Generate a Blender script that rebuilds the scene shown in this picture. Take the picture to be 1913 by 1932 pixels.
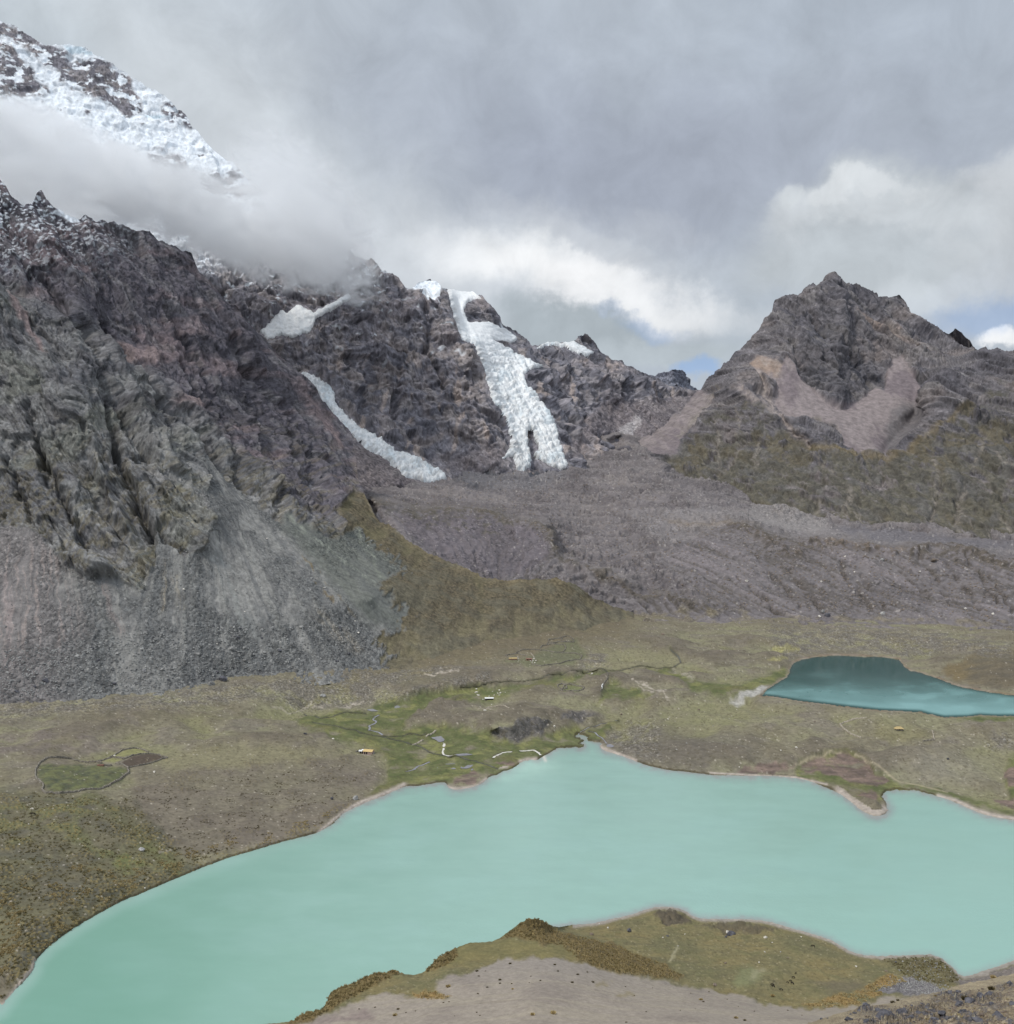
import bpy, math, random
import numpy as np
from math import radians
for _o in list(bpy.data.objects):
    bpy.data.objects.remove(_o)
scene = bpy.context.scene
C = scene.collection
# ------------------------------------------------------------------ camera
# Image frame: points are traced as image pixels, (column, row) of a 1913 x 1932 view from the pass, 150 m above the lake.
EYE, FOC, CX, HZ = 150.0, 1900.0, 956.5, 1000.0
cam_d = bpy.data.cameras.new("camera")
cam = bpy.data.objects.new("camera", cam_d); C.objects.link(cam)
cam.location = (0, 0, EYE); cam.rotation_euler = (radians(90), 0, 0)
cam_d.sensor_width = 36; cam_d.lens = 36*FOC/1932; cam_d.shift_y = (HZ-966)/1932
cam_d.clip_start = 1; cam_d.clip_end = 30000
scene.camera = cam
# ------------------------------------------------------------------ light and exposure
SUN_EL, SUN_AZ = 56.0, -118.0           # azimuth from +Y towards +X
sd = bpy.data.lights.new("sun", 'SUN'); sd.energy = 1.5; sd.angle = radians(12); sd.color = (1, .965, .91)
sun = bpy.data.objects.new("sun", sd); C.objects.link(sun)
sun.rotation_euler = (radians(90-SUN_EL), 0, radians(180-SUN_AZ)); sun.location = (0, 0, 3000)
scene.view_settings.view_transform = 'Standard'; scene.view_settings.look = 'None'
scene.view_settings.exposure = 0.34; scene.view_settings.gamma = 1
scene.render.engine = 'CYCLES'
cy = scene.cycles
cy.use_denoising = True
cy.denoiser = 'OPENIMAGEDENOISE'; cy.denoising_input_passes = 'RGB_ALBEDO_NORMAL'; cy.denoising_prefilter = 'ACCURATE'
cy.max_bounces = 20; cy.diffuse_bounces = 2; cy.glossy_bounces = 2; cy.transmission_bounces = 2
cy.volume_bounces = 20; cy.volume_step_rate = 1.0; cy.volume_max_steps = 128
cy.use_adaptive_sampling = True; cy.adaptive_threshold = 0.015

def lin(c):
    a = np.asarray(c, dtype=np.float64)/255.0
    return np.where(a <= .04045, a/12.92, ((a+.055)/1.055)**2.4)
KA = np.array([1.02, .99, .96])/0.97
def alb(c, k=1.0):
    return np.clip(lin(c)*KA*k, 0, .92).astype(np.float32)

class NT:
    """small helper to write node trees"""
    def __init__(s, tree):
        s.t = tree; tree.nodes.clear()
    def n(s, typ, **kw):
        nd = s.t.nodes.new(typ)
        for k, v in kw.items():
            setattr(nd, k, v)
        return nd
    def link(s, a, b): s.t.links.new(a, b)
    def put(s, sock, v):
        if isinstance(v, bpy.types.NodeSocket): s.link(v, sock)
        else: sock.default_value = v
    def m(s, op, a, b=None, c=None, clamp=False):
        nd = s.n('ShaderNodeMath', operation=op); nd.use_clamp = clamp
        s.put(nd.inputs[0], a)
        if b is not None: s.put(nd.inputs[1], b)
        if c is not None: s.put(nd.inputs[2], c)
        return nd.outputs[0]
    def mix(s, f, a, b, blend='MIX'):
        nd = s.n('ShaderNodeMix', data_type='RGBA', blend_type=blend)
        s.put(nd.inputs[0], f); s.put(nd.inputs[6], a); s.put(nd.inputs[7], b)
        return nd.outputs[2]
    def noise(s, vec, scale, detail=4, rough=.55, dist=0.0, typ=None):
        nd = s.n('ShaderNodeTexNoise')
        if vec is not None: s.link(vec, nd.inputs['Vector'])
        nd.inputs['Scale'].default_value = scale; nd.inputs['Detail'].default_value = detail
        nd.inputs['Roughness'].default_value = rough; nd.inputs['Distortion'].default_value = dist
        if typ: nd.noise_type = typ
        return nd
    def ramp(s, f, lo, hi, a=0.0, b=1.0, smooth=True):
        nd = s.n('ShaderNodeMapRange'); nd.interpolation_type = 'SMOOTHSTEP' if smooth else 'LINEAR'
        s.put(nd.inputs[0], f)
        for i, v in zip((1, 2, 3, 4), (lo, hi, a, b)): nd.inputs[i].default_value = v
        return nd.outputs[0]

# ------------------------------------------------------------------ sky: high overcast with a few gaps
world = bpy.data.worlds.new("World"); scene.world = world; world.use_nodes = True
def build_sky():
    t = NT(world.node_tree)
    out = t.n('ShaderNodeOutputWorld')
    tc = t.n('ShaderNodeTexCoord')
    sep = t.n('ShaderNodeSeparateXYZ'); t.link(tc.outputs['Generated'], sep.inputs[0])
    az = t.m('ARCTAN2', sep.outputs[0], sep.outputs[1])
    el = t.m('ARCSINE', sep.outputs[2])
    nz = t.noise(tc.outputs['Generated'], 6.0, 9, .6, .0)
    nsep = t.n('ShaderNodeSeparateXYZ'); t.link(nz.outputs['Color'], nsep.inputs[0])
    nf = t.noise(tc.outputs['Generated'], 3.2, 8, .55, .2)
    nb = t.noise(tc.outputs['Generated'], 15.0, 8, .62, .4)
    azw = t.m('ADD', az, t.m('MULTIPLY', t.m('SUBTRACT', nsep.outputs[0], .5), .19))
    elw = t.m('ADD', el, t.m('MULTIPLY', t.m('SUBTRACT', nsep.outputs[1], .5), .15))
    def blob(px, py, sx, sy, rot=0, hard=0):
        u = (px-CX)/FOC; v = (HZ-py)/FOC
        a0 = math.atan(u); e0 = math.atan(v*math.cos(a0)); c, s_ = math.cos(radians(rot)), math.sin(radians(rot))
        dx = t.m('SUBTRACT', azw, a0); dy = t.m('SUBTRACT', elw, e0)
        # rot > 0 tilts the long axis down towards the right
        p = t.m('ADD', t.m('MULTIPLY', dx, c*FOC/sx), t.m('MULTIPLY', dy, -s_*FOC/sx))
        q = t.m('ADD', t.m('MULTIPLY', dx, s_*FOC/sy), t.m('MULTIPLY', dy, c*FOC/sy))
        r2 = t.m('ADD', t.m('MULTIPLY', p, p), t.m('MULTIPLY', q, q))
        if hard:
            return t.ramp(t.m('SQRT', r2), 1-hard, 1+hard, 1, 0)
        return t.m('POWER', 2.718, t.m('MULTIPLY', r2, -.5))
    def rgb(c):
        return (*[float(x)*2**-.34 for x in lin(c)], 1)
    col = t.mix(t.ramp(nf.outputs['Fac'], .3, .7), rgb((172, 182, 195)), rgb((186, 195, 205)))
    for px, py, sx, sy, rot, w, c, hard in SKY_BLOBS:
        f = t.m('MULTIPLY', blob(px, py, sx, sy, rot, hard), w, clamp=True)
        col = t.mix(f, col, rgb(c))
    # small-scale cloud texture
    tex = t.ramp(nb.outputs['Fac'], .28, .72, .87, 1.11, False)
    tv = t.n('ShaderNodeCombineXYZ')
    for i in range(3): t.link(tex, tv.inputs[i])
    col = t.mix(1.0, col, tv.outputs[0], 'MULTIPLY')
    # overcast is brighter overhead (out of the frame), darker towards the ground
    gain = t.ramp(el, .60, 1.2, 1.0, SKY_ZENITH)
    below = t.ramp(el, -.25, -.02, .25, 1.0)
    behind = t.ramp(sep.outputs[1], .15, -.6, 1.0, SKY_BEHIND)   # unseen sky behind the camera, brightness added to light the cliffs facing it
    st = t.m('MULTIPLY', t.m('MULTIPLY', gain, below), behind)
    bg_c = t.n('ShaderNodeBackground'); t.link(col, bg_c.inputs[0]); t.link(st, bg_c.inputs[1])
    sky = t.n('ShaderNodeTexSky'); sky.sky_type = 'NISHITA'; sky.sun_disc = False
    sky.sun_elevation = radians(SUN_EL); sky.sun_rotation = radians(SUN_AZ); sky.altitude = 4500; sky.air_density = 1.0
    bg_s = t.n('ShaderNodeBackground'); t.link(sky.outputs[0], bg_s.inputs[0]); bg_s.inputs[1].default_value = .12
    gap = None
    for px, py, sx, sy, rot, w in SKY_GAPS:
        g = t.m('MULTIPLY', blob(px, py, sx, sy, rot, .55), w)
        gap = g if gap is None else t.m('MAXIMUM', gap, g)
    ms = t.n('ShaderNodeMixShader'); t.link(gap, ms.inputs[0])
    t.link(bg_c.outputs[0], ms.inputs[1]); t.link(bg_s.outputs[0], ms.inputs[2]); t.link(ms.outputs[0], out.inputs[0])
SKY_ZENITH, SKY_BEHIND = 1.45, 1.45
SKY_BLOBS = [  # column, row, half width, half height, tilt, weight, colour, hardness
    (150, 40, 420, 130, 8, .75, (204, 214, 221), 0),
    (1500, 120, 420, 160, 0, .55, (182, 192, 204), 0),
    (1130, 330, 430, 120, 16, .85, (160, 168, 184), 0),
    (1450, 330, 330, 110, 0, .55, (165, 172, 186), 0),
    (480, 330, 300, 150, 40, .85, (212, 219, 225), 0),
    (700, 470, 260, 80, 32, .75, (205, 211, 218), 0),
    (1420, 620, 190, 120, 0, .7, (190, 200, 209), 0),
    (1020, 500, 230, 80, 10, .9, (224, 229, 234), .8),
    (960, 495, 130, 40, 12, .9, (246, 248, 250), .9),
    (1110, 535, 130, 36, 12, .85, (250, 251, 253), 1.0),
    (1250, 575, 120, 30, 14, .85, (248, 250, 252), 1.0),
    (1150, 470, 120, 26, 20, .6, (198, 204, 212), .5),
    (1080, 615, 160, 42, 6, .95, (170, 180, 187), .35),
    (1260, 672, 140, 34, 8, .85, (188, 198, 205), .4),
    (1650, 455, 240, 90, -4, .8, (195, 202, 207), .3),
    (1560, 415, 130, 34, -4, .75, (209, 215, 220), .4),
    (1700, 405, 90, 34, 6, .65, (207, 213, 218), .4),
    (1470, 430, 60, 40, 0, .5, (204, 210, 216), .4),
    (1900, 420, 90, 90, 0, .75, (198, 203, 208), .4),
    (1640, 500, 200, 40, 0, .45, (184, 192, 198), .5),
    (1740, 555, 130, 36, 0, .6, (206, 213, 219), .5),
    (1600, 395, 60, 20, -8, .6, (220, 225, 229), .35), (1680, 388, 50, 18, 4, .6, (218, 223, 227), .35), (1480, 400, 40, 22, -20, .5, (212, 218, 222), .35), (1885, 345, 50, 30, 0, .5, (206, 211, 216), .4),
    (1240, 420, 70, 30, 20, .4, (186, 192, 202), .5), (1000, 400, 120, 26, 28, .35, (190, 196, 206), .5),
]
SKY_GAPS = [(1240, 612, 60, 17, 10, .3), (1312, 716, 36, 20, 0, .6), (1880, 596, 95, 36, -8, .4), (1160, 585, 40, 10, 10, .2)]
SKY_BLOBS.append((1882, 650, 40, 24, 0, .95, (246, 248, 250), .3))
build_sky()

# ------------------------------------------------------------------ noise (vectorised)
f32 = np.float32
def _hash(ix, iy, seed):
    h = (ix.astype(np.uint32)*np.uint32(374761393)) ^ (iy.astype(np.uint32)*np.uint32(668265263)) ^ np.uint32((seed*2246822519+3266489917) & 0xffffffff)
    h = (h ^ (h >> np.uint32(13)))*np.uint32(1274126177)
    return h ^ (h >> np.uint32(16))
_G = np.stack([np.cos(np.arange(64)*2*np.pi/64), np.sin(np.arange(64)*2*np.pi/64)], 1).astype(f32)
def perlin(x, y, seed=0):
    x = np.asarray(x, f32); y = np.asarray(y, f32)
    ix = np.floor(x).astype(np.int32); iy = np.floor(y).astype(np.int32)
    fx = x-ix; fy = y-iy
    u = fx*fx*fx*(fx*(fx*6-15)+10); v = fy*fy*fy*(fy*(fy*6-15)+10)
    def g(dx, dy):
        gr = _G[_hash(ix+dx, iy+dy, seed) & np.uint32(63)]
        return gr[..., 0]*(fx-dx)+gr[..., 1]*(fy-dy)
    a = g(0, 0); b = g(1, 0); c = g(0, 1); d = g(1, 1)
    a = a+(b-a)*u; c = c+(d-c)*u
    return (a+(c-a)*v)*f32(1.5)
def fbm(x, y, octv=4, seed=0, gain=.5, lac=2.03):
    s = 0; a = 1.0
    for i in range(octv):
        s = s+perlin(x, y, seed+i*17)*f32(a); a *= gain
        x = x*f32(lac)+f32(3.7); y = y*f32(lac)-f32(5.1)
    return s
def ridged(x, y, octv=4, seed=0, gain=.5, lac=2.1):
    s = 0; a = 1.0; w = 1.0; tot = 0
    for i in range(octv):
        n = 1-np.abs(perlin(x, y, seed+i*29)*f32(1.25)); n = np.clip(n, 0, 1); n = n*n
        s = s+n*f32(a)*w; tot += a; w = np.clip(n*1.6, 0, 1); a *= gain
        x = x*f32(lac)+f32(1.3); y = y*f32(lac)+f32(7.7)
    return s/f32(tot)
def worley(x, y, seed=0):
    """distance to nearest feature point, distance difference to second, random id of the cell"""
    x = np.asarray(x, f32); y = np.asarray(y, f32)
    ix = np.floor(x).astype(np.int32); iy = np.floor(y).astype(np.int32)
    f1 = np.full(x.shape, 9, f32); f2 = np.full(x.shape, 9, f32); cid = np.zeros(x.shape, f32)
    for dx in (-1, 0, 1):
        for dy in (-1, 0, 1):
            h = _hash(ix+dx, iy+dy, seed)
            px = (h & np.uint32(1023)).astype(f32)/1023+ix+dx; py = ((h >> np.uint32(10)) & np.uint32(1023)).astype(f32)/1023+iy+dy
            d = np.sqrt((px-x)**2+(py-y)**2)
            c = d < f1
            f2 = np.where(c, f1, np.minimum(f2, d)); cid = np.where(c, (h >> np.uint32(20)).astype(f32)/4095, cid); f1 = np.where(c, d, f1)
    return f1, f2-f1, cid
def facets(x, y, seed, flat, tilt):
    """broken planes: every cell a block face of its own height and tilt"""
    x = np.asarray(x, f32); y = np.asarray(y, f32)
    ix = np.floor(x).astype(np.int32); iy = np.floor(y).astype(np.int32)
    f1 = np.full(x.shape, 9, f32); hh = np.zeros(x.shape, f32)
    for dx in (-1, 0, 1):
        for dy in (-1, 0, 1):
            h = _hash(ix+dx, iy+dy, seed)
            rx = x-((h & np.uint32(255)).astype(f32)/255+ix+dx); ry = y-(((h >> np.uint32(8)) & np.uint32(255)).astype(f32)/255+iy+dy)
            d = rx*rx+ry*ry
            g = _G[(h >> np.uint32(16)) & np.uint32(63)]
            v = ((h >> np.uint32(22)).astype(f32)/1023-.5)*flat+(g[..., 0]*rx+g[..., 1]*ry)*tilt
            c = d < f1
            hh = np.where(c, v, hh); f1 = np.where(c, d, f1)
    return hh
def sstep(a, b, x):
    t = np.clip((x-a)/(b-a), 0, 1); return t*t*(3-2*t)
def lerp(a, b, t): return a+(b-a)*t
def blur(a, n=1):
    for _ in range(n):
        p = np.pad(a, [(1, 1), (1, 1)]+[(0, 0)]*(a.ndim-2), mode='edge')
        a = (p[:-2, 1:-1]+p[2:, 1:-1]+p[1:-1, :-2]+p[1:-1, 2:]+4*p[1:-1, 1:-1])/8
    return a
# ------------------------------------------------------------------ image pixels to world points
def at(px, py, d):
    """world point on the camera ray through image pixel (px, py) at forward distance d metres"""
    return np.array([(px-CX)/FOC*d, d, EYE+(HZ-py)/FOC*d])
def dist_of_height(py, h): return (EYE-h)*FOC/(py-HZ)
def crop(ox, oy, s):
    return lambda *pts: [(ox+p[0]*s, oy+p[1]*s)+tuple(p[2:]) for p in pts]
Z1 = crop(0, 0, .5008); Z2 = crop(955, 383.2, .5008); Z3 = crop(0, 511, .5008); Z4 = crop(574.8, 383.2, .4007)
ZB = crop(955, 1022, .5008); ZM = crop(638.7, 894.2, .4007)
K1 = crop(606.7, 1277.4, .16694); K2 = crop(894.2, 1181.6, .13355); K3 = crop(31.9, 1373.2, .16694); K4 = crop(1501, 1309.3, .21535)
K5 = crop(894.2, 1692.6, .2671); K6 = crop(1402, 1692.6, .2671); K7 = crop(511, 1756.4, .2337); K8 = crop(926.1, 1309.3, .16694)
KL = crop(0, 1532.9, .20033); KN = crop(1657.4, 1813.9, .13355); KR = crop(1402, 958, .2671); K0 = crop(0, 1277.4, .5008)

def sdist(px, py, poly, reach):
    """signed distance (inside positive) to a closed outline, exact only within reach of its box"""
    P = np.asarray(poly, f32)[:, :2]
    out = np.full(px.shape, -reach*2, f32)
    x0, y0 = P.min(0)-reach; x1, y1 = P.max(0)+reach
    sel = np.nonzero((px >= x0) & (px <= x1) & (py >= y0) & (py <= y1))
    if not len(sel[0]): return out
    x = px[sel].astype(f32); y = py[sel].astype(f32)
    d2 = np.full(x.shape, 1e9, f32); ins = np.zeros(x.shape, bool)
    for i in range(len(P)):
        ax, ay = P[i]; bx, by = P[(i+1) % len(P)]
        ex, ey = bx-ax, by-ay; L = ex*ex+ey*ey+1e-9
        t = np.clip(((x-ax)*ex+(y-ay)*ey)/L, 0, 1)
        d2 = np.minimum(d2, (x-ax-t*ex)**2+(y-ay-t*ey)**2)
        if ay != by:
            c = ((ay > y) != (by > y)) & (x < (y-ay)/(by-ay)*ex+ax)
            ins ^= c
    d = np.sqrt(d2); out[sel] = np.where(ins, d, -d)
    return out
def ldist(px, py, line, reach):
    P = np.asarray(line, f32)[:, :2]
    out = np.full(px.shape, reach*2, f32)
    x0, y0 = P.min(0)-reach; x1, y1 = P.max(0)+reach
    sel = np.nonzero((px >= x0) & (px <= x1) & (py >= y0) & (py <= y1))
    x = px[sel].astype(f32); y = py[sel].astype(f32); d2 = np.full(x.shape, 1e9, f32)
    for i in range(len(P)-1):
        ax, ay = P[i]; bx, by = P[i+1]; ex, ey = bx-ax, by-ay
        t = np.clip(((x-ax)*ex+(y-ay)*ey)/(ex*ex+ey*ey+1e-9), 0, 1)
        d2 = np.minimum(d2, (x-ax-t*ex)**2+(y-ay-t*ey)**2)
    out[sel] = np.sqrt(d2); return out

class Sheet:
    """One landform: a surface through lines traced in image pixels, filled in smoothly between them, then weathered."""
    def __init__(s, u0, u1, du, dv, top, bot, lines, cell=4, smooth=6, jag=0, jag_scale=12, seed=1):
        s.u = np.arange(u0, u1+du, du); nu = len(s.u)
        tp = np.array(top, float); bt = np.array(bot, float)
        s.top = np.interp(s.u, tp[:, 0], tp[:, 1]); s.bot = np.interp(s.u, bt[:, 0], bt[:, 1])
        if jag:
            j = fbm(s.u/jag_scale, s.u*0+seed*7.3, 5, seed, .62)
            s.top = s.top-jag*j
        y0, y1 = s.top.min(), s.bot.max()
        s.n = int((y1-y0)/dv)+2
        s.raw = np.linspace(y0, y1, s.n)
        s.px = np.broadcast_to(s.u[None], (s.n, nu)).astype(f32)
        s.py = np.clip(s.raw[:, None], s.top[None], s.bot[None]).astype(f32)
        r = s.raw[:, None]
        up = r[1:] <= s.top[None]; dn = r[:-1] >= s.bot[None]
        s.live = ~((up[:, :-1] & up[:, 1:]) | (dn[:, :-1] & dn[:, 1:]))
        # fill 1/distance on a coarse grid
        X0, Y0 = u0-10, min(s.top.min(), min(p[1] for l in lines for p in l))-10
        X1, Y1 = u1+20, max(s.bot.max(), max(p[1] for l in lines for p in l))+20
        W, H = int((X1-X0)/cell)+2, int((Y1-Y0)/cell)+2
        acc = np.zeros((H, W)); cnt = np.zeros((H, W))
        for l in lines:
            for a, b in zip(l[:-1], l[1:]) if len(l) > 1 else [(l[0], l[0])]:
                wa, wb = [1/(p[2] if not isinstance(p[2], str) else dist_of_height(p[1], float(p[2][1:]))) for p in (a, b)]
                k = int(max(abs(b[0]-a[0]), abs(b[1]-a[1]))/cell*2)+2
                for tt in np.linspace(0, 1, k):
                    i = int(round((a[1]+(b[1]-a[1])*tt-Y0)/cell)); jx = int(round((a[0]+(b[0]-a[0])*tt-X0)/cell))
                    if 0 <= i < H and 0 <= jx < W: acc[i, jx] += wa+(wb-wa)*tt; cnt[i, jx] += 1
        g = None
        for lev in (32, 16, 8, 4, 2, 1):
            h_, w_ = -(-H//lev), -(-W//lev)
            A = np.zeros((h_*lev, w_*lev)); N = np.zeros_like(A); A[:H, :W] = acc; N[:H, :W] = cnt
            A = A.reshape(h_, lev, w_, lev).sum((1, 3)); N = N.reshape(h_, lev, w_, lev).sum((1, 3))
            mk = N > 0; val = np.where(mk, A/np.maximum(N, 1), 0)
            if g is None: g = np.full((h_, w_), A.sum()/N.sum())
            else: g = np.repeat(np.repeat(g, 2, 0), 2, 1)[:h_, :w_]
            for _ in range(400 if lev > 4 else 160):
                p = np.pad(g, 1, mode='edge')
                g = .25*(p[:-2, 1:-1]+p[2:, 1:-1]+p[1:-1, :-2]+p[1:-1, 2:])
                g[mk] = val[mk]
        g = blur(g, smooth)
        fx = (s.px-X0)/cell; fy = (s.py-Y0)/cell
        ix = np.clip(fx.astype(int), 0, W-2); iy = np.clip(fy.astype(int), 0, H-2); fx = fx-ix; fy = fy-iy
        def samp(q):
            if q.ndim > 2: return np.stack([samp(q[..., k]) for k in range(q.shape[-1])], -1)
            return q[iy, ix]*(1-fx)*(1-fy)+q[iy, ix+1]*fx*(1-fy)+q[iy+1, ix]*(1-fx)*fy+q[iy+1, ix+1]*fx*fy
        s.d = 1/samp(g)
        s.pos = np.stack([(s.px-CX)/FOC*s.d, s.d, EYE+(HZ-s.py)/FOC*s.d], -1)
        GX, GY = np.meshgrid(X0+np.arange(W)*cell, Y0+np.arange(H)*cell)
        cp = np.stack([(GX-CX)/FOC/g, 1/g, EYE+(HZ-GY)/FOC/g], -1)
        n = np.cross(np.gradient(cp, axis=0), np.gradient(cp, axis=1)); n /= np.linalg.norm(n, axis=-1, keepdims=True)+1e-12
        sg = np.sign((n*(np.array([0, 0, EYE])-cp)).sum(-1, keepdims=True)); sg[sg == 0] = 1
        n = samp(blur(n*sg, 2)); s.N = n/(np.linalg.norm(n, axis=-1, keepdims=True)+1e-12)
        # 1 where the surface faces the pass, falling to 0 where it runs edge-on behind a crest
        sl = np.abs(np.gradient(s.d, axis=0))/np.maximum(np.abs(np.gradient(s.py, axis=0)), .05)/(s.d/1000)
        s.facing = (1/(1+(blur(np.minimum(sl, 40), 2)/4.5)**2)).astype(f32)
        # warped image coordinates of the landcover, so that its borders are ragged
        s.wx = s.px+7*fbm(s.px/26, s.py/26, 4, 91+seed)+0; s.wy = s.py+6*fbm(s.px/26, s.py/22, 4, 191+seed)
        s.X, s.Y, s.Zc = [s.pos[..., i].astype(f32) for i in range(3)]
    def rim(s, pts, r):
        """0 at the skyline, 1 from r image pixels inside it"""
        return sstep(0, r, ldist(s.px, s.py, pts, r))
    def mask(s, poly, feather=3, grow=0, warp=True):
        x, y = (s.wx, s.wy) if warp else (s.px, s.py)
        sd_ = sdist(x, y, poly, feather+abs(grow)+4)
        return sstep(-feather, feather, sd_+grow)
    def line(s, pts, width, warp=True):
        x, y = (s.wx, s.wy) if warp else (s.px, s.py)
        return np.exp(-(ldist(x, y, pts, width*3)/width)**2)
    def push(s, amount, up=False, flat=1.0):
        if up: s.pos[..., 2] += amount
        else:
            n = s.N*np.array([1, 1, flat]); n /= np.linalg.norm(n, axis=-1, keepdims=True)+1e-9
            s.pos += n*amount[..., None]
    def build(s, name, mat, col, back=None, keep=None, tex=None, label=None, category=None):
        pos = s.pos; c = col; live = s.live
        if keep is not None: live = live & keep[:-1, :-1] & keep[1:, :-1] & keep[1:, 1:] & keep[:-1, 1:]
        if back:   # the far side, out of sight from the pass
            n, step, slope = back
            dirv = pos[0]-np.array([0, 0, EYE]); dirv[:, 2] = 0; dirv /= np.linalg.norm(dirv, axis=1, keepdims=True)
            rows = []
            rng = np.random.default_rng(3)
            for k in range(n, 0, -1):
                r = pos[0]+dirv*step*k; r[:, 2] -= step*k*slope; r += fbm(s.u/20+k*3, s.u*0+k, 3, 5)[:, None]*step*.15
                rows.append(r)
            pos = np.concatenate([np.stack(rows), pos]); c = np.concatenate([np.repeat(c[:1], n, 0), c])
            live = np.concatenate([np.ones((n, s.live.shape[1]), bool), s.live])
            if tex is not None: tex = np.concatenate([np.repeat(tex[:1], n, 0), tex])
        h, w = pos.shape[:2]
        idx = np.arange(h*w).reshape(h, w)
        q = np.stack([idx[:-1, :-1], idx[1:, :-1], idx[1:, 1:], idx[:-1, 1:]], -1)
        q = q[live]
        q = q.reshape(-1, 4)
        rgba = np.ones((h*w, 4), f32); rgba[:, :3] = np.clip(c.reshape(-1, 3), 0, 1)
        if tex is not None: rgba[:, 3] = tex.reshape(-1)
        return raw_mesh(name, pos.reshape(-1, 3), q, mat, rgba, kind='structure', label=label, category=category)
    def surf(s, px, py):
        """point of the finished surface at an image pixel"""
        j = int(np.clip(round((px-s.u[0])/(s.u[1]-s.u[0])), 0, len(s.u)-1))
        t = (min(max(py, s.top[j]), s.bot[j])-s.raw[0])/(s.raw[1]-s.raw[0])
        i = int(np.clip(t, 0, s.n-2)); f = min(max(t-i, 0), 1)
        return s.pos[i, j]*(1-f)+s.pos[i+1, j]*f

def raw_mesh(name, verts, faces, mat, rgba=None, kind=None, label=None, category=None, smooth=True, parent=None):
    verts = np.asarray(verts, f32); faces = np.asarray(faces, np.int32)
    k = faces.shape[1]
    used = np.zeros(len(verts), bool); used[faces.ravel()] = True
    if not used.all():
        remap = np.cumsum(used)-1; verts = verts[used]; faces = remap[faces].astype(np.int32)
        if rgba is not None: rgba = rgba[used]
    me = bpy.data.meshes.new(name)
    me.vertices.add(len(verts)); me.vertices.foreach_set('co', verts.ravel())
    me.loops.add(faces.size); me.loops.foreach_set('vertex_index', faces.ravel())
    me.polygons.add(len(faces)); me.polygons.foreach_set('loop_start', np.arange(0, faces.size, k, dtype=np.int32))
    me.polygons.foreach_set('use_smooth', np.full(len(faces), smooth))
    me.update(calc_edges=True)
    if rgba is not None:
        at_ = me.attributes.new('Col', 'FLOAT_COLOR', 'POINT'); at_.data.foreach_set('color', np.asarray(rgba, f32).ravel())
    if mat: me.materials.append(mat)
    o = bpy.data.objects.new(name, me); C.objects.link(o)
    if parent: o.parent = parent
    tag(o, label, category, None, kind)
    return o
def tag(o, label=None, cat=None, group=None, kind=None):
    if label: o['label'] = label
    if cat: o['category'] = cat
    if group: o['group'] = group
    if kind: o['kind'] = kind
    return o

# ------------------------------------------------------------------ materials
def terrain_mat(name, grain, bump, speck=.25, rough=.95, stretch=(1, 1, 1), stone=.5):
    """mineral ground: its own colour (attribute), mottled by noise and by stones of 'grain' metres; alpha = stoniness"""
    m = bpy.data.materials.new(name); m.use_nodes = True; t = NT(m.node_tree)
    out = t.n('ShaderNodeOutputMaterial'); b = t.n('ShaderNodeBsdfPrincipled'); t.link(b.outputs[0], out.inputs[0])
    at_ = t.n('ShaderNodeAttribute'); at_.attribute_name = 'Col'
    g = t.n('ShaderNodeNewGeometry'); mp = t.n('ShaderNodeMapping'); mp.inputs['Scale'].default_value = stretch
    t.link(g.outputs['Position'], mp.inputs[0]); vec = mp.outputs[0]
    n1 = t.noise(vec, .35/grain, 7, .66)
    vo = t.n('ShaderNodeTexVoronoi'); vo.inputs['Scale'].default_value = 1/grain; t.link(vec, vo.inputs['Vector'])
    sepc = t.n('ShaderNodeSeparateColor'); t.link(vo.outputs['Color'], sepc.inputs[0])
    stones = t.ramp(sepc.outputs[0], 0, 1, 1-stone*.7, 1+stone, False)
    stones = t.m('ADD', 1, t.m('MULTIPLY', t.m('SUBTRACT', stones, 1), at_.outputs['Alpha']))
    mott = t.ramp(n1.outputs['Fac'], .28, .72, 1-speck, 1+speck, False)
    k = t.m('MULTIPLY', stones, mott)
    hs = t.n('ShaderNodeCombineXYZ')
    for i in range(3): t.link(k, hs.inputs[i])
    col = t.mix(1.0, at_.outputs['Color'], hs.outputs[0], 'MULTIPLY')
    t.link(col, b.inputs['Base Color']); b.inputs['Roughness'].default_value = rough
    b.inputs['Specular IOR Level'].default_value = .25
    n2 = t.noise(vec, .9/grain, 5, .7)
    hgt = t.m('ADD', n2.outputs['Fac'], t.m('MULTIPLY', t.m('SUBTRACT', .6, vo.outputs['Distance']), t.m('MULTIPLY', at_.outputs['Alpha'], .8)))
    hgt = t.m('MULTIPLY', hgt, t.ramp(at_.outputs['Alpha'], 0, .3, .2, 1, False))
    bp = t.n('ShaderNodeBump'); bp.inputs['Strength'].default_value = 1; bp.inputs['Distance'].default_value = bump
    t.link(hgt, bp.inputs['Height']); t.link(bp.outputs[0], b.inputs['Normal'])
    return m
M_rock = terrain_mat('cliff_rock', 2.4, 2.2, .38, stretch=(1, 1, .5))
M_far = terrain_mat('far_rock', 4.2, 3.4, .36, stretch=(1, 1, .55))
M_moraine = terrain_mat('moraine_debris', 3.0, 1.1, .22)
M_ground = terrain_mat('meadow_turf', 1.3, .35, .25)
M_sand = terrain_mat('promontory_ground', .55, .14, .2)
M_near = terrain_mat('hillside_ground', .25, .08, .3)
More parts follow.
